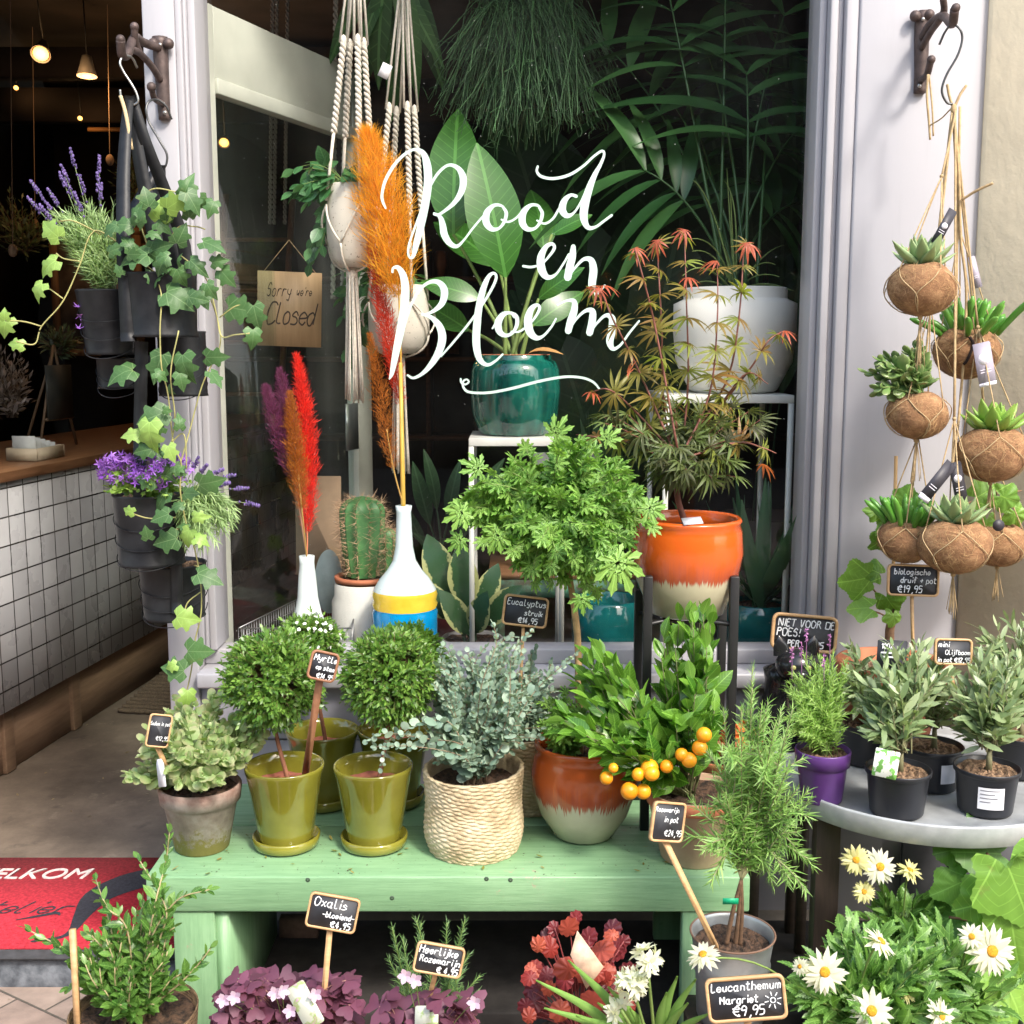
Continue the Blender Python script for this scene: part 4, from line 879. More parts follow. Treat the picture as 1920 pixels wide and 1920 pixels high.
# ------- vases with dried plumes
def plume(t_, p0, p1, wd, m_, n=2200, bend=.0, name='plume', hl=.03, tw=1):
    p = curve(p0, p1, 0, 20, ctrl=(p0 + p1) / 2 + A(bend, 0, 0)); tg = nrm(p1 - p0); T_ = []; D = []; Sz = []
    u = rs.rand(n) ** .85; idx = u * 19; i = idx.astype(int).clip(0, 18); f = (idx - i)[:, None]; base_ = p[i] * (1 - f) + p[i + 1] * f
    env = np.sin(np.pi * np.clip(u * .92 + .06, 0, 1)) ** .6 * (1 - .25 * u); az = rs.rand(n) * 6.283; lump = 1 + .30 * np.sin(u * 34 + np.sin(az * 2) * 2.5) + .35 * rs.rand(n) ** 3
    rad = np.column_stack([np.cos(az), np.sin(az), np.zeros(n)]); rr = rs.rand(n) ** .7
    pos = base_ + rad * (wd * .5 * env * lump * rr)[:, None]
    d = rad * .6 + tg * 1.1 + rs.randn(n, 3) * .45
    g_ = Geo(); g_.inst(T_strip(.07 * tw, 2, .3), basis(d, rs.randn(n, 3)), pos, hl * (.5 + rs.rand(n)) * (.5 + .5 * env)); return build(name, g_, m_, t_)
def dried(name, label, col, p_mouth, p0, p1, wd, n, stemcol=None, hl=.022, bend=0, tw=1, nm2=None):
    t_ = thing(name, label, 'dried grass', p_mouth, 'dyed dried grasses')
    m_ = leafmat('plume ' + nm2, tuple(c * .7 for c in col), tuple(min(1, c * 1.25) for c in col), .8, .45)
    g_ = Geo(); g_.tube(spline([p_mouth - (p0 - p_mouth) * .3, p_mouth, p0, p1 * .3 + p0 * .7]), .0022, 6); build('stem', g_, mat('dried stem ' + nm2, stemcol or (.5, .30, .08), .7), t_)
    plume(t_, p0, p1, wd, m_, n, hl=hl, tw=tw, bend=bend); return t_
YV = 3.14
vb = P(758, 1222, YV); vb[2] = ZD + .0; 
def zat(py, Y): return P(960, py, Y)[2]
def vz(py): return zat(py, YV) - ZD
c = A(X_(758, YV, 1.0), YV, ZD); s1 = 3.12 / FPX
t = thing('bottle_vase', 'tall white bottle vase with yellow rings and a bright blue base', 'vase', c)
def VP(lst): return [(rp * s1, vz(py)) for rp, py in lst]
k = NT('striped vase glaze'); sx = k.n('ShaderNodeSeparateXYZ'); k.l(k.co(), sx.inputs[0]); zz = k.math('MULTIPLY_ADD', k.noise(12, 2), .004, sx.outputs[2])
zb, zy = vz(1137), vz(1104)
f1 = k.math('GREATER_THAN', zz, zb); f2 = k.math('GREATER_THAN', zz, zy)
c1 = k.mix(f1, k.ramp(k.noise(20, 4), [(.3, (.0, .22, .50)), (.7, (.0, .30, .62))]), k.ramp(k.noise(20, 4), [(.3, (.65, .44, .03)), (.7, (.80, .58, .06))]))
k.l(k.mix(f2, c1, (.62, .74, .76)), k.b.inputs['Base Color']); k.b.inputs['Roughness'].default_value = .12; k.l(k.bump(k.noise(30, 3, st=(.3, .3, 3)), .2, .003), k.b.inputs['Normal'])
prof = VP([(50, 1300), (61, 1270), (62, 1200), (62, 1160), (63, 1145), (60, 1139), (63, 1130), (60, 1124), (63, 1113), (59, 1102), (48, 1085), (33, 1068), (22, 1050), (17, 1025), (15, 990), (14, 960), (16, 948)])
prof[0] = (prof[0][0], 0); g = Geo(); g.lathe([(1e-3, 0)] + prof + [(11 * s1, vz(948)), (10 * s1, vz(1000))], c, 64); build('body', g, k.m, t)
mo = A(c[0], c[1], ZD + vz(950))
dried('dried_grass', 'big orange pampas plume bursting over the striped vase', (.85, .37, .015), mo, P(748, 560, YV), P(688, 245, YV), .132, 6500, (.62, .38, .06), .044, bend=.012, nm2='orange', tw=.42)
dried('dried_grass', 'narrow scarlet plume behind the orange pampas', (.62, .05, .02), mo, P(752, 760, YV + .02), P(690, 430, YV + .03), .046, 5500, (.5, .1, .04), .016, nm2='scarlet')
dried('dried_grass', 'short rust brown plume left of the yellow cane', (.45, .15, .015), mo, P(738, 880, YV - .02), P(693, 625, YV - .02), .05, 2800, (.5, .3, .08), .014, nm2='rust')
g = Geo(); g.tube([mo - A(0, 0, .2), P(751, 680, YV)], np.linspace(.0075, .005, 2), 8); build('yellow_cane', g, mat('yellow cane', (.62, .40, .07), .5, .1, 20), label='thick yellow cane rising from the striped vase', cat='dried stem')
YV2 = 3.13; c = A(X_(575, YV2, 1.0), YV2, ZD); s1 = 3.1 / FPX
t = thing('bottle_vase', 'slim plain white bottle vase beside the cactus', 'vase', c); YVs = YV; YV = YV2
prof = VP([(38, 1300), (40, 1200), (34, 1170), (26, 1150), (20, 1120), (17, 1080), (14, 1055), (15, 1042)]); prof[0] = (prof[0][0], 0)
g = Geo(); g.lathe([(1e-3, 0)] + prof + [(11 * s1, vz(1042)), (10 * s1, vz(1080))], c, 48, wob=lambda r, z, th: (r * (1 + .012 * np.sin(z * 220)), z)); build('body', g, mat('pale blue white glaze', (.66, .75, .76), .2, .03), t)
mo = A(c[0], c[1], ZD + vz(1045)); YV = YVs
dried('dried_grass', 'bright red plume in the slim white vase', (.80, .03, .015), mo, P(576, 1000, YV2), P(556, 665, YV2), .050, 6500, (.6, .2, .1), .018, bend=.028, nm2='red')
dried('dried_grass', 'rust orange plume between the purple and the red one', (.45, .16, .015), mo, P(566, 955, YV2 - .05), P(543, 735, YV2 - .05), .048, 5000, (.55, .3, .1), .014, nm2='rust')
dried('dried_grass', 'purple plume leaning left with a second tip', (.20, .035, .14), mo, P(552, 900, YV2 - .03), P(497, 722, YV2 - .03), .050, 4600, (.45, .25, .15), .014, nm2='purple')
dried('dried_grass', 'purple plume just behind the rust orange one', (.20, .035, .14), mo, P(556, 880, YV2 - .01), P(524, 692, YV2 - .01), .048, 4200, (.45, .25, .15), .014, nm2='purple')
# cactus
YC = 3.32; c = A(X_(680, YC, 1.0), YC, ZD); t = thing('potted_cactus', 'ribbed green cactus in a terracotta pot inside a white jar', 'potted cactus', c); s1 = 3.3 / FPX
def vc(py): return zat(py, YC) - ZD
pot(t, c, [(50 * s1, 0), (61 * s1, vc(1250)), (62 * s1, vc(1180)), (61 * s1, vc(1125)), (56 * s1, vc(1115)), (55 * s1, vc(1092))], .006, mat('white textured stoneware', (.62, .62, .58), .6, .05, 10, bump=.5, bscale=220), nm='jar')
g = Geo(); z = vc(1080); g.lathe([(42 * s1, z - .03), (44 * s1, z - .012), (54 * s1, z - .012), (55 * s1, z + .002), (48 * s1, z + .002), (44 * s1, z - .01)], c, 48); build('inner_pot', g, TERRA, t)
soil(c + A(0, 0, z - .008), 45 * s1, t)
CAC = mat('cactus skin', (.045, .16, .05), .5, .25, 20, col2=(.09, .25, .08))
def cactus(cx, rr, z0, z1, nr=11):
    zz = np.linspace(0, 1, 26); prof_ = [(rr * (.75 + .35 * math.sin(min(1, u * 1.4) * 1.5)) * math.sqrt(max(1e-4, 1 - max(0, (u - .8) / .2) ** 2.2)), z0 + (z1 - z0) * u) for u in zz]
    g_ = Geo(); g_.lathe(prof_, cx, nr * 10, wob=lambda r, z, th: (r * (1 - .13 * np.abs(np.sin(th * nr / 2)) ** .8 + .05), z)); 
    sp_ = Geo(); T_ = []; D = []
    for k_ in range(nr):
        a = (k_) * 2 * math.pi / nr
        for u in np.linspace(.03, .97, 19):
            i = u * 25; j = int(i); r_ = (prof_[j][0] * (1 - (i - j)) + prof_[min(25, j + 1)][0] * (i - j)) * 1.05; q_ = np.asarray(cx) + A(r_ * math.cos(a), r_ * math.sin(a), z0 + (z1 - z0) * u)
            for _ in range(9): T_.append(q_); D.append(A(math.cos(a), math.sin(a), .3) + rs.randn(3) * .75)
    sp_.inst(T_strip(.05, 1, 0), basis(np.array(D), rs.randn(len(D), 3)), np.array(T_), .024 * (.5 + rs.rand(len(T_)))); 
    return g_, sp_
g, s_ = cactus(c, 38 * s1, z, vc(930)); b_ = build('stem', g, CAC, t); SPN = mat('spine', (.45, .30, .18), .6); build('spines', s_, SPN, b_)
g, s_ = cactus(c + A(.06, .02, 0), 20 * s1, z, vc(990), 9); b_ = build('stem', g, CAC, t); build('spines', s_, SPN, b_)
# disc, brown board, wire basket
c = P(617, 1090, 3.45); g = Geo(); X, Yv, N = frameof(0, 0, 5); g.prism([(S(26, c) * math.cos(a), S(60, c) * math.sin(a)) for a in np.linspace(0, 2 * np.pi, 40, endpoint=False)], c, X, Yv, N, 0, .006); build('oval_card', g, mat('pale blue grey card', (.35, .42, .42), .7), label='pale blue grey oval card left of the cactus', cat='card', smooth=False)
c = P(598, 985, 3.6); g = Geo(); g.prism(rrect(S(85, c), S(185, c), .004), c, X, Yv, N, 0, .01); build('brown_board', g, mat('brown card', (.22, .15, .09), .8), label='upright brown board behind the red plume', cat='board', smooth=False)
WR = mat('wire', (.30, .31, .32), .35, .1, metal=.8)
g = Geo(); cor = [A(X_(448, 3.12, .75), 3.12, 0), A(X_(660, 3.12, .75), 3.12, 0), A(X_(672, 3.5, .75), 3.5, 0), A(X_(560, 3.5, .75), 3.5, 0)]; zt_ = zat(1178, 3.12)
for lv in (zt_, zt_ - .03, zt_ - .06, zt_ - .1):
    for i in range(4): g.tube([cor[i] + A(0, 0, lv), cor[(i + 1) % 4] + A(0, 0, lv)], .0022 if lv == zt_ else .0012, 4)
for i in range(4):
    for u in np.linspace(0, 1, 26): q = cor[i] * (1 - u) + cor[(i + 1) % 4] * u; g.tube([q + A(0, 0, zt_), q + A(0, 0, zt_ - .12)], .001, 3)
build('wire_basket', g, WR, label='grey wire basket low in the window left of the white bottle', cat='basket', smooth=False)
g = Geo(); g.lathe([(1e-3, 0), (.09, 0), (.11, .1), (.105, .1), (1e-3, .02)], A(X_(628, 3.62, .8), 3.62, ZD + .1), 30); build('red_bowl', g, mat('dark red', (.25, .01, .02), .4), label='dark red bowl behind the slim white bottle vase', cat='bowl')
# vague things in the depth of the shop
g = Geo()
for z_, y_ in ((.9, 8.2), (1.45, 8.2), (2.0, 8.2)): g.box((-2.2, y_, z_), (2.6, y_ + .35, z_ + .03))
for x_ in (-2.2, -.6, 1.0, 2.57): g.box((x_, 8.22, .1), (x_ + .03, 8.53, 2.3))
build('shelf_unit', g, woodmat('dark shelf wood', (.06, .03, .02), (.12, .06, .03), 0), label='dark wooden shelf unit against the back wall of the shop', cat='shelf', smooth=False)
SVL = {3: 'dim pale grey vase on the lowest back shelf', 6: 'dim dark greenish vase on the lowest back shelf behind the cactus', 5: 'dim brown vase on the highest back shelf', 7: 'dim teal vase on the middle back shelf', 9: 'dim tan vase on the lowest back shelf'}
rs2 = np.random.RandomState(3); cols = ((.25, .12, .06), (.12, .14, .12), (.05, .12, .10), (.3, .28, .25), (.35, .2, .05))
for i in range(16):
    x = -2.0 + .3 * i; z_ = (.93, 1.48, 2.03)[i % 3]; g = Geo(); r = .05 + .04 * rs2.rand(); h = .12 + .14 * rs2.rand(); g.lathe([(1e-3, 0), (r * .7, 0), (r, h * .5), (r * .9, h * .9), (r * .6, h), (r * .5, h), (r * .5, h * .7)], (x, 8.36, z_), 20)
    if i not in SVL: continue
    build('shelf_vase', g, mat('shelf vase %d' % (i % 5), cols[i % 5], .4), label=SVL[i], cat='vase', group='dim vases on the back shelves')

# clutter deep in the shop, left of the post
for i, (px, y0, y1, Y) in enumerate(((18, 60, 470, 5.2), (200, 120, 300, 6.0), (60, 200, 420, 6.4))):
    g = Geo(); tt = np.linspace(0, 1, 20)[:, None]; a, b = P(px, y0 - 200, Y), P(px + 6, y1, Y); g.tube(a + (b - a) * tt, .0022, 5); g.sphere(b, (.02, .02, .028), 12, 8)
    build('weighted_cord', g, mat('dim hanging cord', (.22, .15, .10), .9), label=('dim cord with a weight hanging at the left edge of the doorway', 'dim short cord hanging high beside the bracket', 'dim cord hanging left of the lavender flowers')[i], cat='cord')
lad = thing('wooden_ladder', 'dim wooden ladder leaning at the back of the doorway', 'ladder', A(-1.55, 7.2, ZF)); LW = woodmat('dim ladder wood', (.10, .05, .025), (.2, .11, .05), 2)
for dx in (0, .42):
    g = Geo(); g.tube([A(-1.9 + dx, 7.0, ZF), A(-1.8 + dx, 7.6, 2.5)], .022, 6); build('rail', g, LW, lad)
for j in range(7):
    g = Geo(); u = (j + .7) / 7.6; g.tube([A(-1.9 + .1 * u, 7.0 + .6 * u, ZF + 2.42 * u), A(-1.48 + .1 * u, 7.0 + .6 * u, ZF + 2.42 * u)], .014, 6); build('rung', g, LW, lad)
for i, (x, y, z, w_, h_, c_, l_) in enumerate(((-2.55, 6.6, 1.5, .5, .7, (.12, .09, .07), 'dim brown framed board hanging above the counter'), (-2.2, 6.9, 2.1, .35, .3, (.16, .13, .1), 'small dim framed card above the ladder'), (-1.2, 8.9, 1.5, .8, .5, (.10, .07, .05), 'wide dim brown board on the back wall'))):
    t = thing('framed_picture', l_, 'picture', (x, y, z)); g = Geo()
    for a, b in (((x, y, z), (x + w_, y + .03, z + .04)), ((x, y, z + h_ - .04), (x + w_, y + .03, z + h_)), ((x, y, z + .04), (x + .04, y + .03, z + h_ - .04)), ((x + w_ - .04, y, z + .04), (x + w_, y + .03, z + h_ - .04))): g.box(a, b)
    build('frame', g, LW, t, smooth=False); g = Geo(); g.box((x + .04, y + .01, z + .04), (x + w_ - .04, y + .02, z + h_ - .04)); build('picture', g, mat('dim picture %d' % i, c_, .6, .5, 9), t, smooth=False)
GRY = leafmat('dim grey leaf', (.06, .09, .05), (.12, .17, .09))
for i, (px, py, Y, rx, ry, l_) in enumerate(((110, 640, 5.6, 40, 28, 'dim grey green bush standing behind the counter'), (40, 420, 6.2, 60, 60, 'dim hanging foliage high behind the counter'), (20, 720, 5.0, 38, 70, 'dim pale dried bunch hanging over the dark pot on the counter'), (255, 330, 6.8, 50, 60, 'dim hanging foliage just left of the door post'))):
    bl = blob(px, py, Y, rx, ry); t = thing('dim_plant', l_, 'plant', bl[0] - A(0, 0, bl[1][2])); ps = bush(bl[0] - A(0, 0, bl[1][2] * .9), [bl], 70, .2, .4)
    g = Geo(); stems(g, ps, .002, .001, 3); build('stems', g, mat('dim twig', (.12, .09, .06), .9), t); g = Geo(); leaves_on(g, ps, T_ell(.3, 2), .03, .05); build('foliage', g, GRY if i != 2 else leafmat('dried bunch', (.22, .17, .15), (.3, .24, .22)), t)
g = Geo(); g.box((-3.3, 6.6, 3.0), (3.1, 6.72, 3.15)); g.box((-3.3, 7.6, 2.95), (3.1, 7.72, 3.15)); build('ceiling_beams', g, mat('dim beam', (.02, .013, .01), .8), kind='structure', smooth=False)
# ------------------------------------------------------------------ green bench
def benchmat(ax):
    k = NT('green bench paint'); g1 = (.6, 9, 9) if ax == 0 else (9, 9, .6); n1 = k.noise(9, 8, st=g1, rough=.7); n2 = k.noise(4, 6, rough=.6); n3 = k.noise(30, 7, rough=.8); fine = k.noise(24, 4, st=g1)
    c = k.ramp(n2, [(.3, (.19, .345, .18)), (.5, (.225, .395, .21)), (.7, (.27, .44, .25))])
    c = k.mix(k.math('MULTIPLY', k.ramp(n1, [(.42, (0, 0, 0)), (.62, (1, 1, 1))]), .55), c, (.14, .27, .135))
    c = k.mix(k.ramp(n3, [(.62, (0, 0, 0)), (.68, (.8, .8, .8))]), c, (.10, .17, .09))                     # soil specks and stains
    c = k.mix(k.ramp(k.math('MULTIPLY', n3, k.math('ADD', n2, .5)), [(.66, (0, 0, 0)), (.69, (.9, .9, .9))]), c, (.36, .32, .22))  # chips to the wood
    v = k.n('ShaderNodeTexVoronoi'); v.inputs['Scale'].default_value = 5; mp = k.n('ShaderNodeMapping'); mp.inputs['Scale'].default_value = (1, 1.6, 1.6) if ax == 0 else (1.6, 1.6, 1); k.l(k.co(), mp.inputs[0]); k.l(mp.outputs[0], v.inputs[0])
    kn = k.ramp(v.outputs['Distance'], [(.0, (1, 1, 1)), (.06, (.7, .7, .7)), (.075, (0, 0, 0))]); c = k.mix(k.math('MULTIPLY', kn, .3), c, (.12, .22, .10))
    k.l(c, k.b.inputs['Base Color']); k.l(k.math('MULTIPLY_ADD', n1, .3, .33), k.b.inputs['Roughness'])
    k.l(k.bump(fine, .5, .0012, k.bump(n1, .5, .002)), k.b.inputs['Normal']); return k.m
BG = benchmat(0); BGz = benchmat(2); ZB = .45
bx0, bx1 = -.769, .500
bn = thing('garden_bench', 'mint green painted wooden bench carrying the potted plants', 'bench', (bx0, 2.33, 0))
g = Geo(); g.box((bx0, 2.33, ZB - .079), (bx1, 2.598, ZB)); ap = build('top_plank', g, BG, bn, bevel=.004, smooth=False)
g = Geo(); g.box((bx0 + .004, 2.604, ZB - .079), (bx1 - .003, 2.865, ZB - .001)); build('top_plank', g, BG, bn, bevel=.004, smooth=False)
for px, py in ((577, 1650), (912, 1648), (957, 1650), (735, 1684), (285, 1668)):
    q = P(px, py, 2.330); g = Geo(); g.lathe([(.0052, .0), (.0045, .0006), (1e-3, .0007)], q, 12, np.array([[1, 0, 0], [0, 0, -1], [0, 1, 0]])); build('screw_hole', g, mat('dark screw', (.05, .08, .05), .6), ap)
for x in (bx0 + .052, bx1 - .14):
    g = Geo(); g.box((x, 2.336, 0), (x + .088, 2.366, ZB - .0795)); build('leg', g, BGz, bn, bevel=.003, smooth=False)
    g = Geo(); g.box((x, 2.80, 0), (x + .088, 2.83, ZB - .0795)); build('leg', g, BGz, bn, bevel=.003, smooth=False)
    g = Geo(); g.box((x + .0885, 2.345, 0), (x + .115, 2.83, ZB - .0795)); build('side_board', g, BGz, bn, smooth=False)

# ------------------------------------------------------------------ pots on the bench
OLV = mat('olive glaze', (.165, .155, .016), .1, .2, 5, col2=(.235, .22, .03), coat=.8, bump=.05, bscale=25)
MYR = leafmat('myrtle leaf', (.055, .145, .02), (.20, .35, .065), .33, .25); MYR2 = leafmat('myrtle leaf bright', (.06, .17, .012), (.20, .38, .04), .33, .3)
TSM = mat('red felt soil', (.30, .10, .065), .9, .25, 60, bump=.5)
def olive(px, Y, label, crown, m_, lean=0):
    c_ = A(X_(px, Y, .6), Y, ZB); t_ = thing('potted_myrtle', label, 'potted plant', c_, 'ball shaped myrtles in olive glazed pots'); R_ = .0875; h = .186
    g_ = Geo(); g_.lathe([(1e-3, 0), (.062, 0), (.072, .006), (.075, .026), (.071, .028), (.064, .012), (1e-3, .012)], c_, 64); build('saucer', g_, OLV, t_)
    pot(t_, c_ + A(0, 0, .0125), [(.056, 0), (.060, .012), (.0835, .155), (.0875, .168), (.0875, .174)], .006, OLV)
    soil(c_ + A(0, 0, .140), .074, t_, TSM)
    cc, rr = crown; ps = radial(cc, rr, 780, .4, 6, .13)
    g_ = Geo(); stt = c_ + A(.01, 0, .14); g_.tube(spline([stt, stt * .5 + cc * .5 + A(lean, 0, 0), cc - A(0, 0, rr[2] * .3)]), np.linspace(.0052, .0038, 17), 8); build('trunk', g_, mat('reddish stem', (.22, .09, .05), .8, .3, 50), t_)
    g_ = Geo(); stems(g_, ps, .0008, .0004, 3); tw = build('twigs', g_, WOODSTEM, t_)
    g_ = Geo(); leaves_on(g_, ps, T_ell(.46, 2, .15, .15), .0100, .0205, 58, 'opp', .60, jit=.75, szj=.35); build('foliage', g_, m_, t_)
    return t_
def crown(px, py, Y, rx, ry): c_ = P(px, py, Y); return c_, A(S(rx, c_), S(rx, c_), S(ry, c_) * 1.0)
olive(605, 2.73, 'myrtle ball in the rear left olive pot, its crown flecked with white flowers', crown(578, 1215, 2.73, 66, 62), MYR)
olive(738, 2.74, 'myrtle in the rear right olive pot with a bright green crown', crown(762, 1232, 2.74, 74, 62), MYR2)
olive(534, 2.49, 'biggest myrtle ball in the front left olive pot beside the mossy terracotta pot', crown(512, 1275, 2.49, 98, 94), MYR, -.012)
olive(700, 2.49, 'myrtle ball in the front right olive pot next to the pale rope basket', crown(732, 1268, 2.49, 92, 92), MYR, .008)
g = Geo(); q = P(668, 1437, 2.60); X, Yv, N = frameof(-12, 2, 4); g.prism([(-.016, -.016), (.016, -.016), (.016, .016), (-.016, .016)], q, X, Yv, N, -.0004, .0004)
for i, l_ in enumerate(('10 00', '00000')): pass
st_ = build('price_sticker', g, mat('white paper', (.72, .72, .76), .8), label='small white label inside the front right olive pot', cat='label', smooth=False)
g = Geo()
for j in range(2): ribbon(g, [(-.012, .006 - j * .012), (.010, .006 - j * .012)], .0025, q, X, Yv, N, .0008, smooth=0)
build('print', g, mat('grey print', (.2, .2, .22), .8), st_, smooth=False)
# white flowers on the rear left crown
cc, rr = crown(578, 1215, 2.73, 66, 62); n = 70; D = nrm(rs.randn(n, 3) + A(0, -.7, .9)); g = Geo(); g.inst(T_poly([(.25 + .25 * math.cos(a) * (1 + .2 * (i % 2)), .25 * math.sin(a) * (1 + .2 * (i % 2))) for i, a in enumerate(np.linspace(0, 2 * np.pi, 10, endpoint=False) + np.pi)], c=(.25, 0)), basis(rs.randn(n, 3), D), cc + D * rr * 1.02, .016)
tgt = [o for o in bpy.data.objects if o.get('label', '').startswith('myrtle ball in the rear left')][0]; build('flowers', g, mat('white petal', (.8, .8, .78), .6), tgt)

# sedum
c = A(X_(378, 2.48, .5), 2.48, ZB); t = thing('potted_sedum', 'pale green sedum overflowing a mossy weathered terracotta pot', 'potted plant', c)
k = NT('mossy terracotta'); sx = k.n('ShaderNodeSeparateXYZ'); k.l(k.co(), sx.inputs[0]); nz = k.noise(16, 7, rough=.65); base_ = k.ramp(nz, [(.3, (.17, .13, .11)), (.5, (.27, .22, .19)), (.7, (.36, .33, .30))])
base_ = k.mix(k.ramp(k.math('MULTIPLY_ADD', k.noise(10, 5), .08, sx.outputs[2]), [(.155, (0, 0, 0)), (.17, (1, 1, 1))]), base_, k.ramp(nz, [(.35, (.16, .07, .05)), (.6, (.34, .25, .21))]))
base_ = k.mix(k.ramp(k.math('SUBTRACT', k.math('MULTIPLY', k.noise(45, 7, rough=.75), 1.1), k.math('MULTIPLY', sx.outputs[2], 5)), [(.28, (0, 0, 0)), (.42, (1, 1, 1))]), base_, (.20, .17, .045))
k.l(base_, k.b.inputs['Base Color']); k.b.inputs['Roughness'].default_value = .92; k.l(k.bump(k.noise(70, 6), .5, .002), k.b.inputs['Normal'])
pot(t, c, [(.055, 0), (.059, .004), (.080, .110), (.0815, .111), (.087, .112), (.0905, .142), (.089, .146)], .007, k.m); soil(c + A(0, 0, .133), .08, t)
SED = leafmat('sedum leaf', (.22, .36, .12), (.40, .53, .26), .45, .25, tip=(.36, .30, .20))
b0 = c + A(0, 0, .13); bl = [blob(350, 1395, 2.42, 85, 55), blob(285, 1430, 2.44, 50, 45), blob(420, 1390, 2.48, 70, 60), blob(380, 1340, 2.55, 70, 40), blob(460, 1375, 2.5, 40, 40), blob(370, 1440, 2.38, 80, 30)]
ps = bush(b0, bl, 125, .25, .6); g = Geo(); stems(g, ps, .0014, .001); build('stems', g, GSTEM, t)
g = Geo(); leaves_on(g, ps, T_round(8, .08, .2), .019, .031, 65, 'opp', .45, jit=.3); build('foliage', g, SED, t)
g = Geo(); D = nrm(np.array([p[-1] - p[-3] for p in ps])); 
for _ in range(2): g.inst(T_round(6, .3, .2), basis(D * .8 + rs.randn(len(ps), 3) * .5, D + rs.randn(len(ps), 3) * .3), np.array([p[-1] for p in ps]) + rs.randn(len(ps), 3) * .004, .009)
build('buds', g, SED, t)
g = Geo(); q = P(303, 1450, 2.36); X, Yv, N = frameof(-25, 14, 10); g.prism([(-.011, -.028), (.009, -.028), (.009, .02), (.004, .03), (-.007, .03), (-.011, .02)], q, X, Yv, N, 0, .0008); build('plant_label', g, mat('white paper', (.72, .72, .76), .8), label='white paper plant label standing in the sedum pot', cat='label', smooth=False)
sign(298, 1370, 2.36, 43, 62, 28, -14, [('Sedum in pot', .08, .34, .16), ('€12,95', .42, .78, .17)], 'small slate reading Sedum in pot stuck in the mossy terracotta pot', (318, 1450, 2.40), fr=3, stw=9, chalk=1.3)
sign(606, 1249, 2.33, 54, 56, 14, -16, [('Myrtle', .12, .34, .22), ('op stam', .26, .62, .16), ('€14,95', .35, .9, .19)], 'slate reading Myrtle on a thick reddish brown stake in the front left olive pot', (572, 1455, 2.50), fr=4.5, stw=14, wood=woodmat('red brown wood', (.20, .085, .04), (.32, .15, .08), 2), chalk=1.7)

# rope baskets with eucalyptus
def basket(px, Y, R_, h, label, eu, tilt=0):
    c_ = A(X_(px, Y, .55), Y, ZB); t_ = thing('potted_eucalyptus', label, 'potted plant', c_, 'eucalyptus shrubs in rope baskets')
    rows = 21; nz = 190; z_ = np.linspace(0, h, nz)
    prof_ = [(R_ * (.90 + .10 * math.sin(min(1, u / h * 3) * 1.57) + .02 * math.sin(u * 40)), u) for u in z_]
    prof_ = [(1e-3, 0)] + prof_ + [(R_ * .94, h)] + [(R_ * .93, h * .9), (R_ * .9, h * .5), (1e-3, h * .5)]
    def wob(r, z, th):
        zz = z * (1 + .0) + .004 * np.sin(th * 2 + px)      # slightly uneven coils
        tall = z / h; zz = z + tall * .005 * np.sin(th + .8)
        q_ = z / h * rows + 14 * th / (2 * np.pi) + .25 * np.sin(3 * th + z * 50) + .15 * np.sin(9 * th - z * 130); coil = np.abs(np.sin(np.pi * q_)) ** .7; st2 = np.sin(th * 31 - (q_ % 1) * 3.0 + 2.1 * np.floor(q_) + 1.5 * np.sin(z * 90 + th * 4))
        ok = (r > R_ * .88) & (z > 0) 
        return r + ok * (coil * .0023 + st2 * coil * .0011), zz
    k_ = NT('jute rope'); co = k_.co(); n_ = k_.noise(18, 6, rough=.7); k_.l(k_.ramp(n_, [(.3, (.36, .26, .15)), (.5, (.54, .43, .27)), (.72, (.68, .58, .41))]), k_.b.inputs['Base Color']); k_.b.inputs['Roughness'].default_value = .95; k_.l(k_.bump(k_.noise(260, 4), .7, .002), k_.b.inputs['Normal'])
    g_ = Geo(); g_.lathe(prof_, c_, 512, wob=wob); build('basket', g_, k_.m, t_)
    soil(c_ + A(0, 0, h * .82), R_ * .9, t_); b_ = c_ + A(0, 0, h * .8)
    ps_ = bush(b_, eu, 230 if tilt == 0 else 50, .35, .35, 1.0, .09)
    if tilt == 0:
        for pts in (((870, 1400), (800, 1385), (720, 1375), (690, 1390)), ((870, 1400), (830, 1350), (735, 1385), (715, 1440)), ((940, 1400), (1000, 1300), (1080, 1225)), ((900, 1300), (930, 1210), (925, 1170)), ((950, 1350), (960, 1230), (1000, 1180)), ((870, 1420), (780, 1400), (705, 1400))):
            ps_.append(spline([b_] + [P(a, b, Y - .08) for a, b in pts], 6))
    g_ = Geo(); stems(g_, ps_, .0014, .0006); build('stems', g_, mat('eucalyptus twig', (.28, .2, .13), .7), t_)
    g_ = Geo(); leaves_on(g_, ps_, T_round(8, .05, .15), .0125, .0185, 70, 'opp', .2, jit=.45, szj=.35); build('foliage', g_, leafmat('eucalyptus leaf', (.17, .27, .21), (.33, .43, .34), .5, .2), t_)
basket(991, 2.73, .095, .19, 'rear rope basket half hidden behind the front one', [blob(1000, 1290, 2.72, 60, 80)], 1)
basket(888, 2.48, .107, .185, 'blue green eucalyptus in the front pale rope basket', [blob(905, 1300, 2.48, 105, 90), blob(880, 1380, 2.46, 90, 60), blob(960, 1350, 2.45, 60, 70), blob(850, 1270, 2.5, 60, 70), blob(970, 1250, 2.5, 50, 60)])
sign(985, 1146, 2.60, 85, 58, 6, -8, [('Eucalyptus', .08, .32, .21), ('struik', .48, .62, .17), ('€14,95', .36, .88, .18)], 'slate reading Eucalyptus struik rising behind the blue green shrub', (972, 1360, 2.66), stw=6, chalk=1.6)

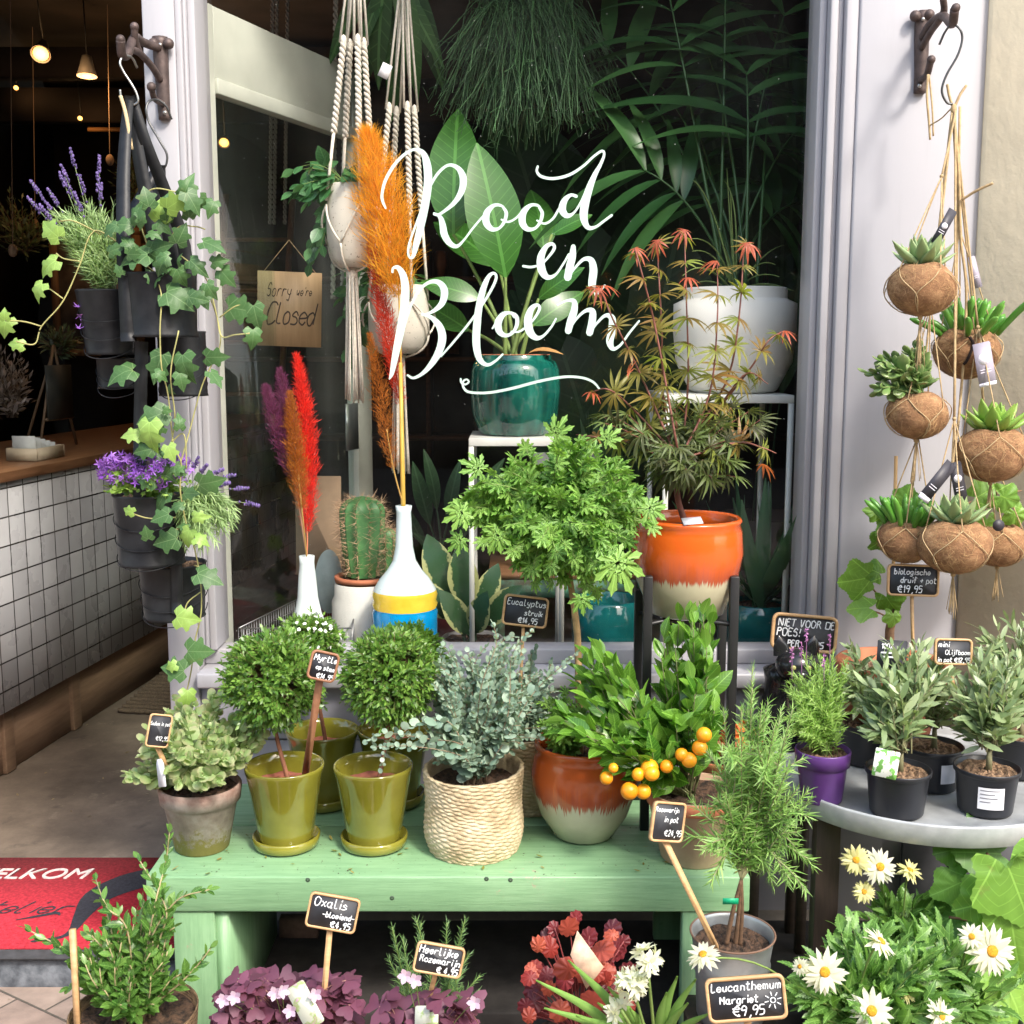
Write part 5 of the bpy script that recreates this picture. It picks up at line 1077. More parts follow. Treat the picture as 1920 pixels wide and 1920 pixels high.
# glazed pot with scented geranium
OR1 = glaze('orange drip glaze one', (.52, .10, .018), (.46, .43, .33), .100, .036); OR2 = glaze('orange drip glaze two', (.62, .105, .012), (.52, .47, .33), .092, .022)
c = A(X_(1095, 2.55, .55), 2.55, ZB); t = thing('potted_geranium', 'scented geranium standard with cut leaves in an orange and cream glazed pot', 'potted plant', c)
pot(t, c, [(.060, 0), (.070, .006), (.100, .055), (.118, .110), (.122, .150), (.114, .190), (.108, .205), (.114, .212), (.113, .218)], .010, OR1); soil(c + A(0, 0, .19), .095, t)
cc = P(1040, 935, 2.52); g = Geo(); tr = spline([c + A(-.01, 0, .18), P(1085, 1200, 2.54), P(1078, 1120, 2.53), P(1068, 1060, 2.52), P(1050, 980, 2.52)]); tr += np.cumsum(rs.randn(len(tr), 3) * .0006, 0); g.tube(tr, np.linspace(.0085, .006, len(tr)), 9); build('trunk', g, mat('tan bark', (.34, .22, .10), .8, .3, 40, bump=.8, bscale=120), t)
GER = leafmat('geranium leaf', (.10, .25, .035), (.25, .44, .09), .5, .35, palm=35)
tpg = T_palm((-125, -75, -35, 0, 35, 75, 125), (.5, .78, .92, 1, .92, .78, .5), .33, .20, 1, .22, .08)
bl = [blob(1050, 890, 2.5, 120, 60), blob(960, 930, 2.48, 90, 60), blob(1130, 930, 2.5, 95, 75), blob(1040, 990, 2.45, 110, 75), blob(1130, 1030, 2.46, 75, 60), blob(1020, 1060, 2.5, 50, 50), blob(1100, 1080, 2.5, 40, 40), blob(895, 940, 2.5, 45, 45), blob(1080, 850, 2.55, 60, 30), blob(950, 1010, 2.46, 50, 40), blob(1190, 970, 2.5, 45, 45)]
ps = bush(tr[-1], bl, 210, .15, .7, 1, .08); g = Geo(); stems(g, ps, .0022, .0012); build('stems', g, GSTEM, t)
g = Geo(); leaves_on(g, ps, tpg, .024, .040, 60, 'alt', .3, jit=.5, droop=.1, szj=.3)
for (px, py, s_, a) in ((1155, 1050, 120, -60), (870, 960, 75, 200), (865, 1010, 60, 220), (900, 880, 70, 150), (1215, 950, 70, -30), (935, 1000, 70, 240), (1090, 1120, 60, -80), (1040, 815, 70, 60), (1135, 825, 60, 40)):
    q = P(px, py, 2.38); a = math.radians(a); g.inst(tpg, basis(A(math.cos(a), -.15, math.sin(a))[None], A(.1, -1, .5)[None]), q[None], S(s_ * .62, q))
build('foliage', g, GER, t)
g = Geo(); ps = bush(c + A(-.04, -.02, .19), [blob(1040, 1340, 2.47, 40, 40), blob(1075, 1330, 2.5, 40, 45)], 22, .3); leaves_on(g, ps, tpg, .02, .032, 60, droop=.1); build('low_shoots', g, GER, t)

# black stand with maple
c = A(X_(1287, 2.66, 1.0), 2.66, zat(1158, 2.62)); z1 = P(960, 972, 2.66)[2] - c[2]; R_ = S(103, c)
st_ = thing('plant_stand', 'black square barred plant stand holding the orange topped pot', 'plant stand', (c[0], c[1], ZB)); BLK = mat('black stand', (.012, .012, .013), .4, .2)
xs = [(1212, 2.575), (1372, 2.575), (1196, 2.76), (1352, 2.76)]
for px, Y in xs:
    g = Geo(); x = X_(px, Y, .8); g.box((x - .010, Y - .01, ZB), (x + .010, Y + .01, zat(1080 if Y < 2.6 else 1105, Y))); build('leg', g, BLK, st_, bevel=.0015, smooth=False)
for i, j in ((0, 3), (1, 2)):
    a = A(X_(xs[i][0], xs[i][1], .8), xs[i][1], c[2] - .009); b = A(X_(xs[j][0], xs[j][1], .8), xs[j][1], c[2] - .009 - (.014 if i else 0)); g = Geo(); d = nrm(b - a); n_ = A(-d[1], d[0], 0) * .008; g.add([a + n_, a - n_, b - n_, b + n_, a + n_ + A(0, 0, .008), a - n_ + A(0, 0, .008), b - n_ + A(0, 0, .008), b + n_ + A(0, 0, .008)], [[[0, 1, 2, 3], [4, 7, 6, 5], [0, 4, 5, 1], [1, 5, 6, 2], [2, 6, 7, 3], [3, 7, 4, 0]]]); build('crossbar', g, BLK, st_, smooth=False)
t = thing('potted_maple', 'red tinged Japanese maple in a bright orange and cream pot on the black stand', 'potted plant', c)
pot(t, c, [(R_ * .55, 0), (R_ * .68, z1 * .03), (R_ * .90, z1 * .35), (R_ * 1.0, z1 * .65), (R_ * .97, z1 * .88), (R_ * .93, z1 * .955), (R_ * .97, z1 * .985), (R_ * .96, z1)], .012, OR2); soil(c + A(0, 0, z1 * .88), R_ * .86, t)
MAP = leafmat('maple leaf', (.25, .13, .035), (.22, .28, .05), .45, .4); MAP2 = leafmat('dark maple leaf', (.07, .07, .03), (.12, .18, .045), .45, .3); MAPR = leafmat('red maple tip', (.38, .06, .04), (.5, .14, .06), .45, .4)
tpm = T_palm((-95, -58, -27, 0, 27, 58, 95), (.42, .72, .92, 1, .92, .72, .42), .18, .085, 0, .45, .0)
b0 = c + A(0, 0, z1 * .88); fork = P(1275, 880, 2.66)
g = Geo(); g.tube(spline([b0, P(1270, 930, 2.66), fork]), np.linspace(.008, .006, 17), 8)
RT = mat('red twig', (.20, .07, .05), .6, .3, 30)
up = [[(1270, 880), (1245, 760), (1240, 600), (1233, 480), (1232, 450)], [(1275, 880), (1290, 720), (1287, 560), (1283, 430)], [(1275, 860), (1330, 740), (1345, 600), (1345, 490)], [(1275, 850), (1360, 720), (1385, 600), (1395, 470), (1405, 458)], [(1265, 850), (1200, 700), (1150, 600), (1125, 545), (1100, 540)], [(1270, 840), (1230, 620), (1200, 500), (1190, 465)], [(1280, 850), (1400, 700), (1440, 640), (1470, 620)], [(1265, 850), (1180, 760), (1140, 730), (1110, 735)], [(1280, 860), (1380, 830), (1430, 840), (1455, 850)], [(1280, 850), (1350, 760), (1400, 700), (1440, 720)], [(1265, 870), (1180, 830), (1120, 820), (1080, 815)]]
ups = [spline([P(a, b, 2.66 - .05 * (i % 3) + .03 * (j % 2)) for j, (a, b) in enumerate(u)], 6) for i, u in enumerate(up)]
for p_ in ups: g.tube(p_, np.linspace(.003, .0012, len(p_)), 5)
build('branches', g, RT, t)
g = Geo(); leaves_on(g, ups, tpm, .060, .060, 80, 'opp', .3, jit=.35, droop=.35, szj=.25, endleaf=False); build('foliage', g, MAP, t)
low = bush(fork, [blob(1270, 830, 2.6, 130, 50), blob(1200, 790, 2.62, 90, 40), blob(1360, 800, 2.6, 80, 50), blob(1300, 880, 2.58, 90, 40)], 60, .1, .3); g = Geo(); stems(g, low, .0015, .0008); build('twigs', g, RT, t)
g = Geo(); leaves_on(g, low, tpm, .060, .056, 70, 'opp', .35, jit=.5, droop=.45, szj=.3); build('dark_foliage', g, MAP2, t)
E = [p[-1] for p in ups[:8]] + [P(1180, 700, 2.5), P(1290, 520, 2.56), P(1430, 870, 2.5), P(1400, 455, 2.55), P(1120, 540, 2.52), P(1130, 535, 2.5)]
for e in E: g = Geo(); g.inst(tpm, basis(rs.randn(1, 3) * .5 + A(.3, -.4, -.1), A(0, -.5, 1) + rs.randn(1, 3) * .3), e[None], .042); build('red_tip', g, MAPR, t)
g = Geo(); q = P(1298, 977, 2.55); X, Yv, N = frameof(0, 8, 60); g.prism([(-.022, -.012), (.022, -.012), (.022, .012), (-.022, .012)], q, X, Yv, N, 0, .001); build('plant_label', g, mat('grey white paper', (.5, .5, .55), .6), label='small printed label lying in the pot of the maple', cat='label', smooth=False)
g = Geo(); q = P(1222, 965, 2.58); X, Yv, N = frameof(35, -8, 0); g.prism([(0, -.05), (.016, 0), (.014, .035), (-.01, .03)], q, X, Yv, N, 0, .001); build('plant_label', g, mat('pale green card', (.5, .55, .45), .6), label='pointed pale green card at the left rim of the maple pot', cat='label', smooth=False)

# calamondin
c = A(X_(1300, 2.43, .5), 2.43, ZB); t = thing('potted_citrus', 'calamondin bush with small orange fruit in a plain terracotta pot', 'potted plant', c)
pot(t, c, [(.066, 0), (.070, .004), (.098, .125), (.100, .127), (.103, .15), (.101, .153)], .008, mat('pale terracotta', (.42, .26, .16), .8, .2, 7, col2=(.52, .36, .25), bump=.3, bscale=80)); 
g = Geo(); g.lathe([(.1005, .127), (.1036, .129), (.1042, .150), (.101, .1545), (.094, .152)], c, 64); build('rim', g, TERRA, t); soil(c + A(0, 0, .14), .094, t)
CIT = leafmat('citrus leaf', (.045, .14, .014), (.17, .34, .045), .25, .3, vein=60, spec=.6); tpc = T_ell(.50, 6, .28, .18, .95)
b0 = c + A(-.02, 0, .14); bl = [blob(1290, 1225, 2.42, 58, 85), blob(1300, 1330, 2.38, 55, 60), blob(1130, 1285, 2.40, 58, 75), blob(1215, 1400, 2.32, 70, 26), blob(1100, 1370, 2.33, 60, 45)]
ps = bush(b0, bl, 80, .0, .45, 1, .08); g = Geo(); stems(g, ps, .0022, .001); g.tube([b0, b0 + A(0, 0, .1)], [.008, .006], 8); build('stems', g, mat('green brown twig', (.12, .13, .05), .7), t)
g = Geo(); leaves_on(g, ps, tpc, .031, .066, 45, 'alt', .35, jit=.5, szj=.3); build('foliage', g, CIT, t)
FR = mat('orange fruit', (.80, .28, .008), .35, .12, 12, bump=.25, bscale=300, dist=.001, col2=(.88, .38, .015))
for px, py, rp in ((1137, 1459, 12), (1180, 1483, 16), (1206, 1484, 14), (1197, 1452, 12), (1218, 1440, 16), (1250, 1437, 12), (1278, 1415, 12), (1292, 1425, 14), (1320, 1378, 14), (1312, 1402, 14), (1222, 1450, 14), (1150, 1440, 9)):
    q = P(px, py, 2.27 + .02 * rs.rand()); g = Geo(); g.sphere(q, S(rp, q) * 1.05, 20, 14); build('fruit', g, FR, t)
c = A(X_(1360, 2.66, .5), 2.66, ZB); t = thing('terracotta_pot', 'terracotta pot of orange blooms mostly hidden behind the tall rosemary', 'potted plant', c); pot(t, c, [(.06, 0), (.085, .14), (.09, .15)], .008, TERRA); soil(c + A(0, 0, .13), .08, t)
g = Geo(); n = 60; D = nrm(rs.randn(n, 3) + A(0, 0, .6)); g.inst(T_round(8), basis(rs.randn(n, 3), D), c + A(0, -.02, .19) + D * A(.08, .06, .04), .022); build('flowers', g, mat('orange petal', (.62, .14, .02), .7), t)
# ------------------------------------------------------------------ zinc pot rosemary
ROS = leafmat('rosemary needle', (.13, .28, .05), (.30, .47, .14), .5, .2); ROSD = leafmat('rosemary needle dark', (.06, .14, .04), (.16, .27, .09), .5, .2)
tpn = T_strip(.10, 2, .22)
ZN = mat('zinc', (.36, .38, .39), .45, .2, 14, metal=.65, rvar=.2)
c = A(X_(1373, 2.14, .4), 2.14, .25); t = thing('potted_rosemary', 'tall rosemary standard in a dented zinc pot before the bench end', 'potted plant', c)
zr = P(960, 1748, 2.14)[2] - c[2]
pot(t, c, [(.062, 0), (.066, .01), (.070, zr * .55), (.0735, zr * .58), (.071, zr * .62), (.0745, zr * .66), (.072, zr * .70), (.079, zr * .97), (.082, zr * .985), (.081, zr)], .003, ZN)
g = Geo(); g.tube([c + A(.081 * math.cos(a), .081 * math.sin(a), zr) for a in np.linspace(0, 2 * np.pi, 49)], .0022, 6, False); build('rim', g, mat('rusty rim', (.16, .09, .06), .8), t); soil(c + A(0, 0, zr * .86), .074, t)
b0 = c + A(0, 0, zr * .85); top = P(1390, 1650, 2.12); g = Geo()
for dx in (-.008, .004, .010): g.tube(spline([b0 + A(dx * 1.5, 0, 0), (b0 + top) / 2 + A(dx, 0, 0), top]), np.linspace(.005, .0035, 17), 6)
build('trunk', g, WOODSTEM, t); g = Geo(); q = P(1373, 1690, 2.10); g.box(q + A(-.018, 0, -.006), q + A(.012, .001, .006)); build('green_tie', g, mat('green tape', (.0, .28, .13), .5), t, smooth=False)
tips = [(1415 + (a_ - 1415) * .84, b_) for a_, b_ in [(1410, 1250), (1345, 1330), (1475, 1330), (1500, 1330), (1385, 1330), (1430, 1330), (1460, 1360), (1340, 1400), (1350, 1490), (1510, 1480), (1490, 1440), (1310, 1530), (1460, 1420), (1410, 1380), (1390, 1440), (1540, 1500), (1495, 1650), (1430, 1560), (1370, 1560), (1335, 1600), (1460, 1480), (1510, 1560), (1455, 1660), (1480, 1620), (1325, 1590), (1400, 1330), (1480, 1380), (1535, 1610), (1325, 1460), (1410, 1290)]]
ps = []
for (a, b) in tips:
    e = P(a, b, 2.12 + .12 * rs.randn() * .5); mid = P(1395 + (a - 1400) * .45, 1560 + (b - 1500) * .2, 2.12); mp_ = spline([top, mid, e], 10); ps.append(mp_)
    for _ in range(2):
        i = rs.randint(8, 17) % len(mp_); p0 = mp_[i]; e2 = p0 * .35 + e * .65 + rs.randn(3) * A(.022, .03, .025); ps.append(curve(p0, e2, .05, 9, .08))
g = Geo(); stems(g, ps, .0018, .0009, 5); build('stems', g, mat('grey green twig', (.25, .24, .13), .7), t)
g = Geo(); leaves_on(g, ps, tpn, .0066, .028, 58, '3', .15, jit=.4, szj=.3); build('foliage', g, ROS, t)
sb = thing('wooden_stool', 'dark wooden block under the zinc pot', 'stool', (c[0], c[1], 0)); DW = woodmat('dark stool wood', (.03, .02, .015), (.06, .04, .028), 0)
g = Geo(); g.box((c[0] - .085, 2.06, .232), (c[0] + .085, 2.22, .2495)); build('top', g, DW, sb, smooth=False)
for a in (-.08, .06):
    for b in (2.065, 2.195): g = Geo(); g.box((c[0] + a, b, 0), (c[0] + a + .02, b + .02, .2315)); build('leg', g, DW, sb, smooth=False)
sign(1252, 1541, 2.02, 78, 74, 32, -15, [('Rozemarijn', .06, .25, .12), ('in pot', .36, .50, .14), ('€24,95', .42, .84, .16)], 'leaning slate reading Rozemarijn in pot staked in the zinc pot', (1342, 1775, 2.10), fr=4, stw=12, chalk=1.5)

# ------------------------------------------------------------------ tray table
cx, cy, ZT = .928, 2.567, .585; R_ = .328
tb = thing('tray_table', 'round galvanised tray table on dark legs beside the bench', 'table', (cx, cy, 0))
ZNT = mat('galvanised steel', (.38, .40, .415), .4, .2, 12, col2=(.50, .52, .53), metal=.15, rvar=.25, bump=.08, bscale=60)
g = Geo(); g.lathe([(1e-3, ZT - .004), (R_ - .006, ZT - .004), (R_, ZT), (R_ + .001, ZT + .014), (R_ + .005, ZT + .016), (R_ + .006, ZT + .010), (R_ + .004, ZT - .03), (R_ - .0, ZT - .032), (R_ - .004, ZT - .008), (1e-3, ZT - .008)], (cx, cy, 0), 120); build('tray', g, ZNT, tb)
for px, Y, w_ in ((1543, 2.42, .052), (1792, 2.74, .03), (1915, 2.45, .03), (1456, 2.75, .022)):
    g = Geo(); x = X_(px, Y, .3); x = max(x, cx - R_ + .03) if px != 1456 else x
    if px == 1456: continue
    g.box((x - w_ / 2, Y - .02, 0), (x + w_ / 2, Y + .02, ZT - .009)); build('leg', g, woodmat('dark leg wood', (.018, .012, .010), (.045, .03, .022), 2, .5), tb, smooth=False, bevel=.002)
g = Geo(); x = X_(1456, 2.74, .3); g.box((x - .012, 2.72, 0), (x + .012, 2.744, .50)); 
BP = mat('black plastic pot', (.016, .017, .022), .38, .2, 12, bump=.05)
OLI = leafmat('olive leaf', (.14, .22, .09), (.34, .42, .23), .4, .2, vein=0, spec=.6); OLI2 = leafmat('olive leaf young', (.16, .30, .05), (.30, .45, .12), .4, .3)
BARK = mat('bark soil', (.13, .07, .04), .95, .5, 120, col2=(.30, .19, .11), bump=1, bscale=150, dist=.006)
def olivepot(px, Y, blobs, label, n=60, r=.067, h=.094):
    c_ = A(X_(px, Y, .62), Y, ZT); t_ = thing('potted_olive', label, 'potted plant', c_, 'small olive trees in black plastic pots')
    pot(t_, c_, [(r * .80, 0), (r * .82, .004), (r * .94, h * .88), (r * .945, h * .885), (r, h * .9), (r * 1.01, h * .98), (r, h)], .0025, BP, 56); soil(c_ + A(0, 0, h * .88), r * .93, t_, BARK)
    b_ = c_ + A(.004, 0, h * .88); fk = b_ + A(rs.randn() * .004, 0, .05); ps_ = bush(fk, blobs, int(n * .62), .2, .35, 1, .13)
    g_ = Geo(); g_.tube([b_, fk], [.0075, .005], 8); stems(g_, ps_, .0018, .0009); build('stems', g_, mat('olive twig', (.20, .19, .10), .7), t_)
    g_ = Geo(); leaves_on(g_, ps_, T_ell(.27, 4, .12, .08, .95), .019, .047, 50, 'opp', .2, jit=.5, szj=.35); build('foliage', g_, OLI, t_); return t_, c_
olivepot(1625, 2.66, [blob(1615, 1300, 2.62, 40, 50), blob(1600, 1250, 2.6, 22, 45)], 'olive at the left rear of the tray behind the purple pot', 30)
t_, c_ = olivepot(1908, 2.58, [blob(1870, 1290, 2.6, 70, 110), blob(1910, 1230, 2.6, 60, 80), blob(1850, 1190, 2.6, 25, 50)], 'taller olive at the right rear edge of the tray', 60)
t_, c2_ = olivepot(1746, 2.50, [blob(1750, 1300, 2.5, 65, 60), blob(1735, 1250, 2.5, 40, 60)], 'olive in the middle of the tray behind two others, white label on its pot', 40)
t_, c3_ = olivepot(1682, 2.355, [blob(1680, 1300, 2.38, 85, 75), blob(1740, 1260, 2.4, 60, 60), blob(1640, 1370, 2.36, 50, 35), blob(1700, 1230, 2.4, 50, 50)], 'front left olive on the tray with a picture label in its soil', 85)
t_, c4_ = olivepot(1848, 2.365, [blob(1860, 1300, 2.4, 75, 80), blob(1830, 1340, 2.38, 55, 55), blob(1890, 1250, 2.42, 50, 60)], 'front right olive on the tray with a big white barcode sticker', 85)
def sticker(parent, cpos, az, w_, h_, z, R0, lines=0, m_=None):
    g_ = Geo(); n = 8; V = []
    for i in range(n + 1):
        a = az + (i / n - .5) * w_ / R0
        for zz in (z, z + h_): V.append(cpos + A((R0 + .0012) * math.cos(a), (R0 + .0012) * math.sin(a), zz))
    g_.add(V, [np.array([[2 * i, 2 * i + 2, 2 * i + 3, 2 * i + 1] for i in range(n)])]); s_ = build('sticker', g_, m_ or mat('white paper', (.72, .72, .76), .8), parent, smooth=True)
    if lines:
        g_ = Geo()
        for j in range(lines):
            V = []; z_ = z + h_ * (.85 - .7 * j / lines); L = (.75, .55, .65, .4)[j % 4]
            for i in range(n + 1):
                a = az - .42 * w_ / R0 + i / n * L * w_ / R0
                for zz in (z_, z_ + h_ * .045): V.append(cpos + A((R0 + .0018) * math.cos(a), (R0 + .0018) * math.sin(a), zz))
            g_.add(V, [np.array([[2 * i, 2 * i + 2, 2 * i + 3, 2 * i + 1] for i in range(n)])])
        build('print', g_, mat('grey print', (.2, .2, .22), .8), s_)
OT = {o['label'].split(' on')[0]: o for o in bpy.data.objects if 'label' in o and o.name.startswith('potted_olive')}
ol = [o for o in bpy.data.objects if o.name.startswith('potted_olive')]
def bylabel(s): return [o for o in bpy.data.objects if s in o.get('label', '')][0]
sticker(bylabel('front right olive'), c4_, math.radians(-102), .052, .046, .022, .067 * .92, 4)
sticker(bylabel('middle of the tray'), c2_, math.radians(-75), .035, .042, .026, .067 * .92, 0)
q = P(1661, 1432, 2.29); X, Yv, N = frameof(5, -14, 15); g = Geo(); g.prism(rrect(S(48, q), S(52, q), .003), q, X, Yv, N, 0, .0008)
k = NT('olive picture'); v = k.n('ShaderNodeTexVoronoi'); v.inputs['Scale'].default_value = 130; k.l(k.co(), v.inputs[0]); k.l(k.mix(k.ramp(k.noise(60, 3), [(.5, (0, 0, 0)), (.55, (1, 1, 1))]), (.7, .72, .66), (.12, .30, .06)), k.b.inputs['Base Color'])
build('plant_label', g, k.m, label='white card with a green olive picture in the front left olive pot', cat='label', smooth=False)
sign(1787, 1222, 2.46, 72, 50, 2, -2, [('mini', .1, .32, .2), ('Olijfboom', .28, .6, .22), ('in pot €12,95', .08, .88, .18)], 'slate reading mini Olijfboom above the olives', (1790, 1340, 2.48), chalk=1.6)
# purple pot herb
c = A(X_(1540, 2.42, .6), 2.42, ZT); t = thing('potted_herb', 'light green lavender like herb in a purple plastic pot', 'potted plant', c)
pot(t, c, [(.042, 0), (.044, .003), (.052, .078), (.0525, .079), (.057, .08), (.059, .110), (.058, .112)], .003, mat('purple plastic', (.10, .035, .19), .4, .15, 10)); soil(c + A(0, 0, .1), .053, t, BARK)
ps = bush(c + A(0, 0, .1), [blob(1530, 1290, 2.42, 62, 60), blob(1500, 1330, 2.4, 40, 60), blob(1560, 1340, 2.42, 40, 50), blob(1540, 1250, 2.42, 60, 30)], 120, .3, .45, 1, .05); g = Geo(); stems(g, ps, .001, .0007); build('stems', g, GSTEM, t)
g = Geo(); leaves_on(g, ps, T_strip(.14, 2, .3), .008, .022, 50, '3', .25, jit=.4); build('foliage', g, leafmat('light herb leaf', (.20, .36, .06), (.38, .56, .17), .5, .3), t)
g = Geo()
for px, py in ((1512, 1180), (1503, 1205), (1556, 1190), (1485, 1215), (1545, 1225)):
    e = P(px, py, 2.38); p_ = curve(P(px, py + 60, 2.4), e, 0, 6); g.tube(p_, .0008, 4); D = nrm(rs.randn(22, 3)); g.inst(T_ell(.7, 2), basis(D, rs.randn(22, 3)), np.array([e - A(0, 0, .028 * rs.rand()) for _ in range(22)]), .006)
build('flower_spikes', g, mat('mauve bud', (.35, .14, .32), .7), t)
# cat figure on a stool
b = A(.655, 2.79, .5)
st_ = thing('wooden_stool', 'narrow dark stool under the black cat figure', 'stool', (b[0], b[1], 0))
g = Geo(); g.box((b[0] - .075, 2.72, .478), (b[0] + .075, 2.86, .4995)); build('top', g, DW, st_, smooth=False)
for a in (-.07, .048):
    for y_ in (2.725, 2.83): g = Geo(); g.box((b[0] + a, y_, 0), (b[0] + a + .022, y_ + .022, .4775)); build('leg', g, DW, st_, smooth=False)
t = thing('cat_figure', 'glossy black sitting cat sculpture behind the purple pot', 'sculpture', b); CATM = mat('gloss black', (.012, .012, .014), .18, .2)
hd = P(1492, 1246, 2.76); 
g = Geo(); H = hd[2] - b[2]
g.lathe([(1e-3, 0), (.06, 0), (.072, .03), (.07, .09), (.052, .17), (.038, .22), (.035, .26), (.04, .29), (1e-3, .31)], b, 32, wob=lambda r, z, th: (r, z * (H / .31))); build('body', g, CATM, t)
g = Geo(); g.sphere(hd + A(0, -.01, 0), (.052, .046, .042), 24, 16); g.sphere(hd + A(0, -.05, -.012), (.022, .02, .016), 16, 10); build('head', g, CATM, t)
for s_ in (-1, 1):
    g = Geo(); e = hd + A(s_ * .034, 0, .026); g.lathe([(.021, 0), (.018, .02), (.010, .038), (1e-3, .046)], e, 16, np.array([[1, 0, s_ * .2], [0, .5, 0], [-s_ * .2, 0, 1]])); build('ear', g, CATM, t)
    g = Geo(); g.sphere(hd + A(s_ * .018, -.052, .006), (.007, .004, .006), 12, 8); build('eye', g, mat('cat eye', (.3, .3, .1), .2), t)
sign(1508, 1187, 2.84, 124, 70, 0, -5, [('NIET VOOR DE', .09, .34, .21), ('POES!', .08, .60, .21), ('PER   5,95', .25, .88, .17)], 'larger slate reading NIET VOOR DE POES behind the cat', (1500, 1290, 2.87), fr=6, chalk=2.2)
# vine
c = A(X_(1668, 2.74, .7), 2.74, ZT); t = thing('potted_vine', 'young grape vine in a wide terracotta pot at the back of the tray', 'potted plant', c); zr = P(960, 1240, 2.74)[2] - ZT
pot(t, c, [(.085, 0), (.12, zr * .8), (.128, zr * .82), (.132, zr * .99), (.13, zr)], .01, mat('orange terracotta', (.50, .17, .08), .75, .15, 10)); soil(c + A(0, 0, zr * .86), .118, t, BARK)
g = Geo(); tr = spline([c + A(0, 0, zr * .85), P(1668, 1190, 2.74), P(1672, 1165, 2.74)]); g.tube(tr, np.linspace(.012, .010, len(tr)), 10)
sh = [[(1672, 1165), (1680, 1110), (1690, 1060), (1690, 1000), (1700, 930)], [(1672, 1160), (1650, 1120), (1620, 1090), (1590, 1080)], [(1672, 1165), (1650, 1150), (1610, 1140)], [(1690, 1010), (1660, 960), (1650, 930)], [(1690, 1000), (1780, 960), (1850, 930), (1915, 920)]]
shp = [spline([P(a, b_, 2.72 + .02 * i) for a, b_ in s_], 6) for i, s_ in enumerate(sh)]
for p_ in shp: g.tube(p_, np.linspace(.003, .0015, len(p_)), 5)
build('stems', g, mat('vine wood', (.20, .11, .06), .8, .3, 60, bump=.6), t)
GRL = leafmat('grape leaf', (.10, .24, .03), (.20, .37, .055), .45, .25, palm=48, px=.0); tgl = T_grape(); tgl_s = (tgl[0] * .9, tgl[1])
def placeleaves(g_, tp_, lst, Y, nz=.35, rj=.22):
    for (px, py, s_, a) in lst:
        q = P(px, py, Y + rs.randn() * .015); a = math.radians(a); L = S(s_, q); tq = (tp_[0] * A(1, rs.uniform(.78, 1.12), rs.uniform(.4, 1.9)), tp_[1]); d = A(math.cos(a), -.1 + rs.randn() * .12, math.sin(a)); g_.inst(tq, basis(d[None], (A(0, -1, nz) + rs.randn(3) * (.45 if tp_ is tgl_s else .38))[None]), q[None] - nrm(d)[None] * L * .45, L)
g = Geo(); placeleaves(g, tgl_s, [(1605, 1088, 75, 190), (1615, 1140, 60, 185), (1668, 1130, 55, -60), (1640, 1070, 50, 150), (1675, 1160, 40, -90), (1690, 960, 70, 120), (1665, 985, 55, 200), (1650, 1015, 50, 230), (1640, 960, 45, 160), (1845, 925, 60, 30), (1890, 935, 70, -20), (1820, 960, 60, -60), (1905, 970, 55, -70), (1700, 930, 50, 80), (1850, 985, 50, -90)], 2.70, .5); build('foliage', g, GRL, t)
g = Geo(); g.tube([c + A(.01, .03, zr * .8), P(1680, 855, 2.78)], .0042, 6); build('cane', g, mat('cane', (.45, .28, .12), .7), t)
g = Geo(); q = P(1672, 1228, 2.60); X, Yv, N = frameof(0, -3, 5); g.prism(rrect(S(56, q), S(56, q), .004), q, X, Yv, N, 0, .001); lb = build('plant_label', g, BOARD, label='dark card reading 100 percent in the wide terracotta vine pot', cat='label', smooth=False)
g = Geo(); write(g, '100%', q + X * S(-20, q) + Yv * S(12, q), X, Yv, N, S(9, q), S(1.8, q), slant=0, base=.0014, jit=.03)
for j in range(2): ribbon(g, [(S(-20, q), S(4 - j * 8, q)), (S(20, q), S(4 - j * 8, q))], S(3, q), q, X, Yv, N, .0014, smooth=0)
build('print', g, CHALK, lb, smooth=False)
sign(1712, 1088, 2.60, 97, 60, 0, -2, [('biologische', .12, .32, .18), ('druif + pot', .25, .58, .18), ('€19,95', .2, .88, .22)], 'slate reading biologische druif above the vine pot', (1712, 1240, 2.66), chalk=1.8)

# ------------------------------------------------------------------ wall brackets and hanging things
IRON = mat('rusty brown iron', (.085, .060, .055), .55, .35, 40, metal=.4, bump=.4, bscale=120)
STEEL = mat('hook steel', (.40, .39, .37), .3, .1, metal=.9); DSTEEL = mat('dark hook steel', (.10, .10, .10), .35, .1, metal=.8)
def tubep(g_, pts, r, seg=8, n=7): 
    q_ = spline([P(*p_) for p_ in pts], n); g_.tube(q_, r, seg)
def bracket(name, label, plate, arms, balls):
    t_ = thing('iron_bracket', label, 'wall bracket', P(*plate[-1], YW), 'cast iron wall brackets'); g_ = Geo()
    q_ = spline([P(a, b, YW - .006) for a, b in plate], 6); g_.tube(q_, S(13, q_[0]) * np.linspace(1.15, .85, len(q_)), 10); build('back_plate', g_, IRON, t_)
    g_ = Geo()
    for pts, r in arms: tubep(g_, pts, r)
    build('arm', g_, IRON, t_)
    for px, py, Y, r in balls: g_ = Geo(); g_.sphere(P(px, py, Y), r, 12, 8); build('knob', g_, IRON, t_)
    for a, b in (plate[0], plate[-1]): g_ = Geo(); g_.sphere(P(a, b + (14 if (a, b) == plate[0] else -14), YW - .024), (.005, .003, .005), 10, 6); build('screw', g_, STEEL, t_)
